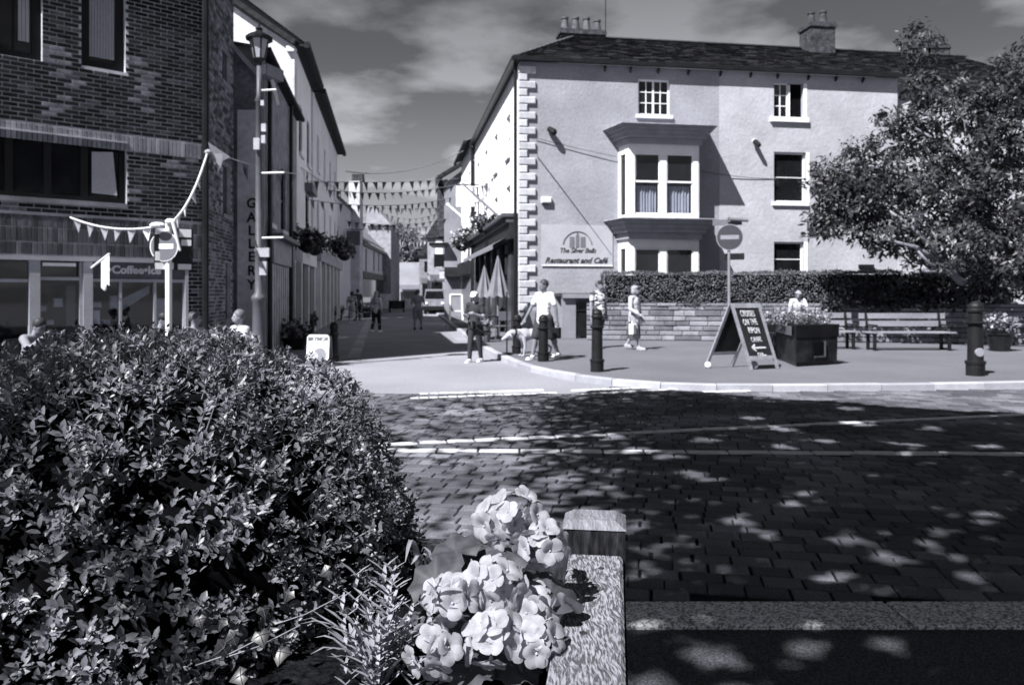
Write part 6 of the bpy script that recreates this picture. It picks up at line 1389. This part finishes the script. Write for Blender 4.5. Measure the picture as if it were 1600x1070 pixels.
bunting(P(325,234,15.2), P(470,272,24), .1, 5, .38, 'sparse pale bunting from the drainpipe to the gallery front', (2,3,1), .012, .3, tops=True)
kn = P(325,238,15.15); t = thing('bunting_knot','white knotted cloth tied round the drainpipe of the brick building','cloth',kn); m = MB(); m.ell(kn,(.07,.06,.05)); m.add([kn,kn+Vector((.25,.1,-.02)),kn+Vector((.22,.1,-.3))],[(0,1,2)]); m.add([kn+Vector((0,0,.2)),kn+Vector((.35,.25,-.05)),kn+Vector((.1,.05,-.25))],[(0,1,2)]); m.build('cloth', flag_ms[2], t)
kn = P(246,352,12.3); t = thing('bunting_knot','white knotted cloth on top of the left no entry sign','cloth',kn); m = MB(); m.ell(kn,(.13,.06,.05)); m.ell(kn+Vector((.2,.02,.06)),(.09,.05,.05)); m.cap(kn+Vector((.25,0,.05)),kn+Vector((.36,0,-.4)),.03,.02); m.build('cloth', flag_ms[3], t)
def cable(a, b, sag, label, r=.012):
    t = thing('cable', label, 'cable', a); a, b = Vector(a), Vector(b); MB().tube([a.lerp(b,k/16)-Vector((0,0,sag*4*(k/16)*(1-k/16))) for k in range(17)], r, 5).build('wire', midgrey, t)
cable(P(540,268,38), P(724,236,40), .5, 'thin cable crossing the sky between the two sides of the street', .022)
z_ = lambda px,py,o=.02: FR.T@Vector((FR.s(px),-o,FR.z(px,py)))
cable(z_(836,216,.05), FR.T@Vector((FR.s(962),-.1,FR.z(962,246))), .02, 'thin cable running from the corner stones to the bay window'); cable(z_(838,243,.05), z_(955,398,.03), -.02, 'thin cable slanting down the wall to the restaurant sign'); cable(z_(1092,268,.1), z_(1212,280), .05, 'thin cable from the bay window across the cream wall')
# ------------------------------------------------------------------ timber planter in the foreground
ZP = 1.08
def woodmat():
    m = M('weathered_oak', .21, .8, 5, .12, 60, .1, .0, 60); nt = m.node_tree; n = nt.nodes; l = nt.links; b = n['Principled BSDF']; col = b.inputs['Base Color'].links[0].from_socket
    g = n.new('ShaderNodeNewGeometry'); wn = n.new('ShaderNodeTexNoise'); wn.inputs['Scale'].default_value = 14; l.new(g.outputs['Position'], wn.inputs['Vector'])
    add = n.new('ShaderNodeVectorMath'); add.operation = 'MULTIPLY_ADD'; add.inputs[1].default_value = (.022,.015,.02); l.new(wn.outputs['Color'], add.inputs[0]); l.new(g.outputs['Position'], add.inputs[2])
    mp = n.new('ShaderNodeMapping'); mp.inputs['Scale'].default_value = (330,52,60); l.new(add.outputs[0], mp.inputs[0]); t = n.new('ShaderNodeTexNoise'); t.inputs['Scale'].default_value = 1; t.inputs['Detail'].default_value = 3; l.new(mp.outputs[0], t.inputs['Vector'])
    mr = n.new('ShaderNodeMapRange'); l.new(t.outputs[0], mr.inputs[0]); mr.inputs[1].default_value = .40; mr.inputs[2].default_value = .58; mr.inputs[3].default_value = .25; mr.inputs[4].default_value = 1.15
    s = n.new('ShaderNodeVectorMath'); s.operation = 'SCALE'; l.new(col, s.inputs[0]); l.new(mr.outputs[0], s.inputs['Scale']); l.new(s.outputs[0], b.inputs['Base Color'])
    bp = n.new('ShaderNodeBump'); bp.inputs['Strength'].default_value = .6; bp.inputs['Distance'].default_value = .004; l.new(mr.outputs[0], bp.inputs['Height']); l.new(bp.outputs[0], b.inputs['Normal']); return m
oak = woodmat(); oak_d = M('dark_stained_timber', .02, .8, 26, .85, 120, .7, .4, 90, .05, stretch=(1,1,.2))
p_ang = math.atan2(.449,.061)             # plank runs away from the camera
PL = thing('timber_planter', 'weathered timber planter box with a pyramid topped corner post in the foreground', 'planter', (.16,1.54,0), 0)
TP = fr(.163,1.5,0,p_ang-math.pi/2)       # local x across the plank, y along it
m = MB(TP); m.cbox(-.053,.053,-1.15,.028,ZP-.045,ZP,.006); m.build('top_rail', oak, PL)
m = MB(TP); m.cbox(-.066,.058,.03,.14,0,ZP+.047,.001); m.build('corner_post', oak_d, PL)
m = MB(TP); z0, z1 = ZP+.0475, ZP+.062; a = (-.068,.06,.028,.142); i = .021
m.add([(a[0],a[2],z0),(a[1],a[2],z0),(a[1],a[3],z0),(a[0],a[3],z0),(a[0]+i,a[2]+i,z1),(a[1]-i,a[2]+i,z1),(a[1]-i,a[3]-i,z1),(a[0]+i,a[3]-i,z1)],[(0,1,5,4),(1,2,6,5),(2,3,7,6),(3,0,4,7),(4,5,6,7),(3,2,1,0)]); m.build('post_cap', M('cap_timber', .15, .7, 14, .3, 90, .35, .4, 80, stretch=(3,.6,1)), PL)
for zz in (.62,.84): m = MB(TP); m.box(.035,.057,-1.15,.029,zz,zz+.205); m.build('side_board', oak_d, PL)
m = MB(TP); m.box(-1.75,-.067,.05,.095,.5,ZP-.005); m.build('back_board', oak_d, PL)
m = MB(TP); m.box(-1.75,-.055,-1.1,.045,.9,ZP-.06); m.build('soil', M('planter_soil', .008, .95, 20, .4, 90, .5, .8, 60, 0), PL)
for xx, yy in ((.012,-.05),(-.01,-.33)): m = MB(TP@Matrix.Translation((xx,yy,ZP-.001))); m.lathe([(.006,0),(.006,.002),(.003,.0025)],10); m.build('screw_head', oak_d, PL)
# ------------------------------------------------------------------ box bush: sprigs of paired leaves over a clipped mound
BC = np.array([-.775,1.66,.95]); BR = np.array([.56,.66,.565]); EXP = 2.3
box_leaf = leafmat('box_leaf', .12, .42, .5, .16, .4, 14)
BU = thing('box_bush', 'big clipped box bush filling the lower left of the picture', 'bush', (BC[0],BC[1],.95), 0)
def se_point(v): k = (np.abs(v/1.0)**EXP).sum(-1)**(1/EXP); return v/k[:,None]
r_ = np.random.RandomState(5); n = 13500
v = unit(r_.normal(0,1,(n,3))); v = v[(v[:,2] > -.75) & (v[:,1] < .45) & (v[:,0] > -.93)]
sp = se_point(v); hole = np.array([noise.noise(tuple(q*5.5+3)) for q in sp]); kp = (hole > -.3)|(r_.rand(len(sp)) < .35); v = v[kp]; sp = sp[kp]; lump = np.array([noise.noise(tuple(q*2.6))*.06+noise.noise(tuple(q*7))*.06 for q in sp]); depth = 1-r_.rand(len(sp))**2.2*.16+lump
tips = BC+sp*BR*depth[:,None]; nor = unit(np.sign(sp)*np.abs(sp)**(EXP-1)/BR)
axis = unit(nor+np.array([0,0,.55])+r_.normal(0,.42,tips.shape))
LP_, LD_, LU_, LL_, LW_ = [], [], [], [], []
scale = r_.uniform(.7,1.25,len(tips))
for lev in range(4):
    q = lev/3; back = .003+.008*lev*scale; pa = r_.rand(len(tips))*.5+lev*math.pi/2
    a = unit(np.cross(axis, np.array([.31,.22,.93])+r_.normal(0,.05,axis.shape))); b = np.cross(axis,a)
    for s_ in (0,1):
        an = pa+math.pi*s_; rad = a*np.cos(an)[:,None]+b*np.sin(an)[:,None]; spread = .55+.5*q
        d = unit(rad*spread+axis*(1.05-.55*q)+r_.normal(0,.17,rad.shape)); keep = r_.rand(len(tips)) > (.05 if lev < 3 else .25)
        LP_.append((tips-axis*back[:,None]+rad*.0015)[keep]); LD_.append(d[keep]); LU_.append(unit(axis-rad*.25+[0,0,.3])[keep]); ll = .0168*scale*(.62+.42*min(1,q*1.6))*r_.uniform(.85,1.15,len(tips)); LL_.append(ll[keep]); LW_.append((ll*r_.uniform(.46,.58,len(tips)))[keep])
LP_, LD_, LU_, LL_, LW_ = map(np.concatenate, (LP_,LD_,LU_,LL_,LW_))
prof = ((0,.14),(.3,.88),(.7,.88),(1,.10))
# the 300 that show largest become leaves of their own
dist = np.linalg.norm(LP_-np.array([0,0,EYE]),axis=1); face = -(LU_*unit(LP_-np.array([0,0,EYE]))).sum(1); pxx = CX+LP_[:,0]/LP_[:,1]*FPX; pyy = HY+(EYE-LP_[:,2])/LP_[:,1]*FPX
score = LL_*LW_*np.maximum(face,.02)/dist**2*((pxx > 5)&(pxx < 1590)&(pyy < 1060))
order = np.argsort(-score); first, rest = order[:300], order[300:]
bo = np.array(BU.location)
for i in first:
    Vv, Fq = leaf_arrays(LP_[i:i+1]*0, LD_[i:i+1], LU_[i:i+1], LL_[i:i+1], LW_[i:i+1], .3, .16, prof)
    link('leaf', np_mesh('leaf', Vv, Fq, box_leaf), BU, Matrix.Translation(LP_[i]))
Vv, Fq = leaf_arrays(LP_[rest], LD_[rest], LU_[rest], LL_[rest], LW_[rest], .3, .16, prof); link('foliage', np_mesh('foliage', Vv-bo, Fq, box_leaf), BU, Matrix.Translation(bo), kind='stuff')
m = MB()
for i in r_.choice(len(tips), 1800, replace=False):
    p = Vector(tips[i]); q = Vector(BC+(tips[i]-BC)*.72)-Vector((0,0,.03)); mid = p.lerp(q,.5)+Vector(r_.normal(0,.008,3)); m.tube([q,mid,p],[.0022,.0017,.0009],4)
m.build('twigs', M('box_twig', .16, .8, 20, .3), BU, kind='stuff')
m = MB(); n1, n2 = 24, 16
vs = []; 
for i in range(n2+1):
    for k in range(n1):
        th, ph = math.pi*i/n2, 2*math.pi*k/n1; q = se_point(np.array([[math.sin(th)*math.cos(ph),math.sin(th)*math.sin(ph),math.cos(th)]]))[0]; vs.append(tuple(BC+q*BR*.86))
m.add(vs,[(i*n1+k,i*n1+(k+1)%n1,(i+1)*n1+(k+1)%n1,(i+1)*n1+k) for i in range(n2) for k in range(n1)]); m.build('shaded_heart', M('heart_shade_dark', .004, .95, 30, .4, spec=0), BU)  # near-black hull paints the deep shade between the sprigs
# ------------------------------------------------------------------ geraniums
petal_m = leafmat('geranium_petal', .44, .6, .1, .5, .15, 30); ger_leaf = leafmat('geranium_leaf', .055, .6, .2, .2, .3, 20); stem_m = leafmat('plant_stem', .16, .6, .2, .1, .3, 20)
def petal_mesh(L, W, sd):
    r2 = random.Random(sd); m = MB(); rows = 5; cols = 4; vs = []
    for i in range(rows+1):
        t = i/rows; w = W*(.22+.78*math.sin(math.pi*min(1,t*.62+.02))**.8)*(1 if t < .85 else .80)
        for j in range(cols+1):
            s_ = (j/cols-.5); z = .16*L*math.sin(t*2.2)-.10*L*t*t+ (s_*s_)*W*.55*(.6-t)+r2.uniform(-.012,.012)*L
            yy = L*t*(1-.14*(abs(s_)*2)**2.4*(t > .6))
            vs.append((w*s_, yy, z))
    c = cols+1; m.add(vs,[(i*c+j,i*c+j+1,(i+1)*c+j+1,(i+1)*c+j) for i in range(rows) for j in range(cols)]); return m.mesh('petal', petal_m, smooth=True)
petals = [petal_mesh(.0225,.0215,s_) for s_ in range(6)]
cen_m = MB().ell((0,0,0),(.003,.003,.005),6,4).mesh('flower', M('flower_centre', .3, .6))
def floret(par, c, nrm, size, r3, cup=17):
    nrm = Vector(nrm).normalized(); Q = nrm.to_track_quat('Z','Y').to_matrix().to_4x4(); Tf = Matrix.Translation(c)@Q@Matrix.Rotation(r3.uniform(0,6.28),4,'Z')@Matrix.Scale(size,4)
    f = link('flower', cen_m, par, Tf)
    for k in range(5):
        a = k*2*math.pi/5+r3.uniform(-.14,.14); Tp = Tf@Matrix.Rotation(a,4,'Z')@Matrix.Translation((0,.0015,.0005*k))@Matrix.Rotation(R(cup+r3.uniform(-12,12)),4,'X')@Matrix.Scale(r3.uniform(.9,1.1),4); link('petal', r3.choice(petals), f, Tp)
def geranium(label, heads, leaves, root, sd):
    r3 = random.Random(sd); t = thing('geranium', label, 'flower', root, 0, None)
    for (px,py,Y,rp,nf,sz) in heads:
        c = P(px,py,Y); r = rp/FPX*Y; k = 0
        m = MB(); base = Vector(root)+Vector((r3.uniform(-.03,.03),r3.uniform(-.03,.03),0)); m.tube([base,base.lerp(c,.5)+Vector((.01,.0,.01)),c-Vector((0,0,r*.3))],[.0035,.003,.0025],6); m.build('stem', stem_m, t, smooth=True)
        vcam = (Vector((0,0,EYE))-c).normalized(); pts = []
        for tr in range(4000):
            v = Vector((r3.gauss(0,1),r3.gauss(0,1),r3.gauss(0,1))).normalized()
            if v.dot((vcam+Vector((0,0,.45))).normalized()) < -.1: continue
            if all((v-q).length > (2.35/math.sqrt(nf)) for q in pts): pts.append(v)
            if len(pts) >= nf: break
        for v in pts: floret(t, c+Vector((v.x*r,v.y*r,v.z*r*.85))*r3.uniform(.86,1.06), v+vcam*.25+Vector((r3.gauss(0,.22),r3.gauss(0,.22),r3.gauss(0,.22))), sz*r3.uniform(.9,1.12), r3)
        for q in range(max(3, nf//3)):
            v = (vcam+Vector((r3.gauss(0,.4),r3.gauss(0,.4),r3.gauss(0,.4)+.3))).normalized(); floret(t, c+v*r*.62, v+Vector((r3.gauss(0,.2),0,r3.gauss(0,.2))), sz*r3.uniform(.8,1.0), r3)
        m = MB()
        for v in pts: m.tube([c-Vector((0,0,r*.3)), c+Vector((v.x*r,v.y*r,v.z*r*.85))*.8],[.0012,.0009],4)
        m.build('pedicels', stem_m, t)
    for (px,py,Y,rp,nx,ny,nz) in leaves:
        c = P(px,py,Y); r = rp/FPX*Y; n_ = Vector((nx,ny,nz)).normalized(); Q = n_.to_track_quat('Z','Y').to_matrix().to_4x4(); rings, seg = 5, 40; vs = [(0,0,0)]
        for i in range(1,rings+1):
            q = i/rings
            for k2 in range(seg):
                a = 2*math.pi*k2/seg; notch = .35 if abs(((a+math.pi)%(2*math.pi))-math.pi) < .18 else 1
                sc_l = (1+.07*math.cos(a*8)*q*q)*(1 if notch == 1 else 1-.5*q); rr = r*q*sc_l; vs.append((rr*math.cos(a),rr*math.sin(a),r*(.20*q*q*math.cos(a*7+1)*.55+.22*q-.18*q*q*q+.06*math.sin(a*3+sd)*q)))
        fs = [(0,1+k2,1+(k2+1)%seg) for k2 in range(seg)]+[(1+(i-1)*seg+k2,1+i*seg+k2,1+i*seg+(k2+1)%seg,1+(i-1)*seg+(k2+1)%seg) for i in range(1,rings) for k2 in range(seg)]
        m = MB(Matrix.Translation(c)@Q@Matrix.Rotation(r3.uniform(0,6),4,'Z')); m.add(vs,fs); lf = m.build('leaf', ger_leaf, t, smooth=True)
        m = MB(); base = Vector(root)+Vector((r3.uniform(-.04,.04),r3.uniform(-.04,.04),0)); m.tube([base,base.lerp(c,.55)+Vector((.0,.0,.02)),c],[.0025,.002,.0016],5); m.build('leaf_stalk', stem_m, t, smooth=True)
    return t
geranium('upper pale geranium leaning towards the timber post', [(798,812,1.3,46,14,1.05),(846,850,1.27,33,9,.95)],
    [(712,862,1.33,40,-.2,-.35,1),(798,862,1.26,40,.05,-.45,.9),(730,880,1.36,55,-.2,-.2,1)], (.0,1.38,1.0), 51)
geranium('central white geranium with the biggest flower head above the rail', [(775,916,1.2,38,11,1.05),(832,955,1.2,32,7,1.0)],
    [(682,912,1.25,46,-.25,-.55,.85),(862,926,1.23,52,.5,-.1,1),(735,960,1.27,45,0,-.3,1)], (.0,1.28,1.0), 52)
geranium('lower left white geranium close to the spiky plant', [(702,934,1.15,28,6,1.0),(676,1014,1.1,32,6,1.0)],
    [(745,985,1.2,50,.1,-.3,1),(650,985,1.22,40,-.4,-.4,.8)], (-.06,1.2,1.0), 53)
geranium('lowest white geranium at the bottom edge beside the plank', [(772,1000,1.12,36,9,1.05),(840,1004,1.12,28,6,.95)],
    [(800,1040,1.15,48,.2,-.2,1),(735,1048,1.12,40,-.1,-.3,1)], (.0,1.17,1.0), 54)
# spiky grey plant and strappy leaves
def straps(name, label, cat, root, n, L, W, spread, sd, mat, tilt=(0,0,1), droop=.35, narrow=False):
    r2 = np.random.RandomState(sd); t = thing(name, label, cat, root)
    for k in range(n):
        a = r2.rand()*2*math.pi; sp_ = spread*r2.rand()**.7; d = Vector(tilt)+Vector((math.cos(a)*sp_,math.sin(a)*sp_,0)); d.normalize(); LL = L*r2.uniform(.55,1.1); w = W*r2.uniform(.7,1.2)
        s_ = d.cross(Vector((0,0,1)) if abs(d.z) < .97 else Vector((1,0,0))).normalized(); base = Vector(root)+Vector((r2.normal(0,.012),r2.normal(0,.012),0)); vs = []; rows = 7
        hor = Vector((d.x,d.y,0)); tw = r2.uniform(-.5,.5)
        for i in range(rows+1):
            q = i/rows; p = base+d*LL*q+hor*LL*.35*q*q-Vector((0,0,1))*LL*droop*r2.uniform(.9,1.1)*q**2.5; ww = w*(.55+.45*math.sin(math.pi*min(1,q+.25)))*(1 if q < .99 else .12); ss = s_*math.cos(tw*q)+Vector((0,0,1))*math.sin(tw*q)*.5
            vs += [p-ss*ww/2, p+Vector((0,-.0,-.15*ww)), p+ss*ww/2]
        m = MB(); m.add(vs,[(i*3+j,i*3+j+1,i*3+j+4,i*3+j+3) for i in range(rows) for j in (0,1)]); m.build('leaf', mat, t, smooth=True)
    return t
lav = leafmat('lavender_leaf', .24, .65, .2, .15, .2, 20)
c = P(592,1060,1.13); LAV = straps('lavender', 'spiky grey lavender plant between the box bush and the geraniums', 'plant', (c.x,1.13,c.z), 30, .165, .0085, .75, 61, lav)
r2 = np.random.RandomState(62); bp_, bd_, bu_ = [], [], []
for k in range(16):
    a = r2.rand()*6.28; s_ = .5*r2.rand(); d = Vector((math.cos(a)*s_,math.sin(a)*s_,1)).normalized(); LL = r2.uniform(.08,.15); b0 = Vector((c.x,1.13,c.z))+Vector((r2.normal(0,.03),r2.normal(0,.02),0))
    for i in range(9):
        p = b0+d*LL*(i/8)
        for s2 in (0,1): an = i*1.57+s2*math.pi; bp_.append(tuple(p)); bd_.append((math.cos(an)*.8+d.x,math.sin(an)*.8+d.y,.75)); bu_.append((0,0,1))
bp_, bd_, bu_ = np.array(bp_), np.array(bd_), np.array(bu_); nn_ = len(bp_)
Vv, Fq = leaf_arrays(bp_, bd_, bu_, r2.uniform(.018,.034,nn_), r2.uniform(.005,.008,nn_), .2, .1, ((0,.6),(.5,1),(1,.3))); o = np.array(LAV.location); link('foliage', np_mesh('foliage', Vv-o, Fq, lav), LAV, Matrix.Translation(o), kind='stuff')
c = P(648,905,1.36); straps('fading_bulb_plant', 'arching strap leaved bulb plant behind the geraniums', 'plant', (-.155,1.42,1.06), 20, .21, .0105, .55, 63, leafmat('strap_leaf', .2, .5, .25, .25, .4, 12), (.22,.0,1), .55)
for (px,py,Y,sd,label) in ((345,1003,1.02,1,'ivy with pale veins at the bottom of the box bush'),(470,940,1.12,2,'pale curled ivy leaves under the box bush twigs'),(395,990,1.04,3,'small ivy sprig left of the lavender')):
    c0 = P(px,py,Y); t = thing('ivy', label, 'plant', c0); r2 = random.Random(sd)
    for k in range(4):
        c = c0+Vector((r2.uniform(-.06,.06),r2.uniform(-.03,.05),r2.uniform(-.035,.03))); s_ = r2.uniform(.008,.015); pts = [(0,-.3),(.42,-.6),(.66,-.32),(.98,.02),(.70,.3),(.45,.62),(0,1.2),(-.45,.62),(-.70,.3),(-.98,.02),(-.66,-.32),(-.42,-.6)]
        Q = Vector((r2.uniform(-.6,.6),-.9,r2.uniform(.3,1))).normalized().to_track_quat('Z','Y').to_matrix().to_4x4(); m = MB(Matrix.Translation(c)@Q@Matrix.Rotation(r2.uniform(2,4.3),4,'Z')); m.add([(0,0,.12*s_)]+[(x*s_,y*s_,-.18*s_*(x*x+y*y)) for x,y in pts],[(0,1+i,1+(i+1)%12) for i in range(12)]); lf = m.build('leaf', leafmat('ivy_leaf', .02, .4, .3, .15, .5, 30), t, smooth=True)
        m = MB(m.T)
        for i in (3,6,9,1): m.tube([(0,0,.13*s_),(pts[i][0]*s_*.85,pts[i][1]*s_*.85,.02*s_)],[.0006,.0003],4)
        m.build('vein', M('ivy_vein', .08), lf)
    m = MB(); m.tube([c0+Vector((-.05,.04,-.05)),c0+Vector((0,.03,-.03)),c0+Vector((.05,.05,-.01))],.0011,5); m.build('runner', M('box_twig', .16), t)
# ------------------------------------------------------------------ the tree behind the camera that shades the setts
ST_ = thing('shade_tree', 'tall leafy tree standing behind the viewer and dappling the setts with shade', 'tree', (4.6,-2.6,0), 0)
m = MB(); limb(m, [(4.6,-2.6,0),(4.5,-2.5,2),(4.2,-2.0,4.5),(3.4,-1.0,7.5)], .32, .12); 
for e in ((.5,2,7.5),(-1.5,1,8),(2,3.5,7.5),(5.5,2.5,8),(3,.5,10)): limb(m, curve((4.2,-2.0,4.5), e, (0,0,1.2)), .12, .03)
m.build('trunk', bark, ST_, smooth=True)
def shade_crown():
    r3 = np.random.RandomState(77); n = 170000; gz = SDIR.z; 
    # leaves fill a broad flat crown; where the photograph shows a pool of sun the crown has a real gap
    lo, hi = np.array([-8.5,-5.5,5.6]), np.array([9.5,7.2,9.6]); p = lo+r3.rand(n,3)*(hi-lo)
    g = p-np.array(SDIR)*(p[:,2]/gz)[:,None]                       # where each leaf's shadow lands
    px = CX+FPX*g[:,0]/np.maximum(g[:,1],.3); py = HY+FPX*EYE/np.maximum(g[:,1],.3)
    X, Y = g[:,0], g[:,1]
    far = np.interp(X, [-3,-1.7,0,1.5,3,4.6,6,7.2,9], [11.6,11.9,12.2,12.5,12.1,11.2,10.2,9.6,8.6])
    wob = np.array([noise.noise((a*.9,b*.9,1.3))*.45 for a, b in zip(X, Y)])
    dens = np.ones(n); dens[Y > far+wob] = 0; dens[Y < 1.0] = 0
    left = np.clip((X-(-.75+.09*Y))/1.7, 0, 1); dens *= .06+.94*left**1.1
    dens[X < -3.2] = 0; dens *= np.where((X < .35)&(Y < 4.2), 0, 1)
    dens *= np.where((X < 1.0)&(Y > 4.2)&(Y < 7), .6, 1)
    # planter and bush stand 1.1-1.5 m up: keep their light
    for hz in (1.1,1.45):
        q = p-np.array(SDIR)*((p[:,2]-hz)/gz)[:,None]; dens[(q[:,0] > -.66)&(q[:,0] < .32)&(q[:,1] > .7)&(q[:,1] < 2.2)] = 0
        k_ = (q[:,0] <= -.66)&(q[:,0] > -1.9)&(q[:,1] > .7)&(q[:,1] < 2.4); dens[k_] = np.maximum(dens[k_]*0, .12)
    spots = [(1078,743,26),(1150,817,26),(1240,790,24),(1333,848,28),(1398,877,34),(1297,908,26),(1268,1015,30),(1125,1026,40),(1395,1010,28),(1205,842,20),(1260,775,18),(1535,803,26),(1470,834,22),(1490,872,18),(1455,852,22),(1523,902,16),(1110,752,20),(1048,715,22),(1000,705,26),(1345,664,24),(1225,672,26),(1455,672,22),(1290,690,20),(1180,655,24),(1500,640,40),(1100,690,24),(960,685,22),(1220,700,16),(1420,696,18),(1330,640,26),(1550,700,20)]
    for (sx_,sy_,sr) in spots:
        gp = G(sx_,sy_,0); rr = sr/FPX*gp.y*.8+.055; d2 = ((X-gp.x)**2+(Y-gp.y)**2)/(rr*rr); dens[d2 < 1] = 0
    keep = r3.rand(n) < dens; p = p[keep]; k = len(p)
    d = unit(r3.normal(0,1,(k,3))*[1,1,.35]); u = unit(-np.array(SDIR)+r3.normal(0,.45,(k,3)))
    V, Fq = leaf_arrays(p, d, u, r3.uniform(.09,.16,k), r3.uniform(.08,.13,k), .15, .15, ((0,.3),(.5,1),(1,.15))); o = np.array(ST_.location); link('crown', np_mesh('crown', V-o, Fq, tree_leaf), ST_, Matrix.Translation(ST_.location), kind='stuff')
shade_crown()
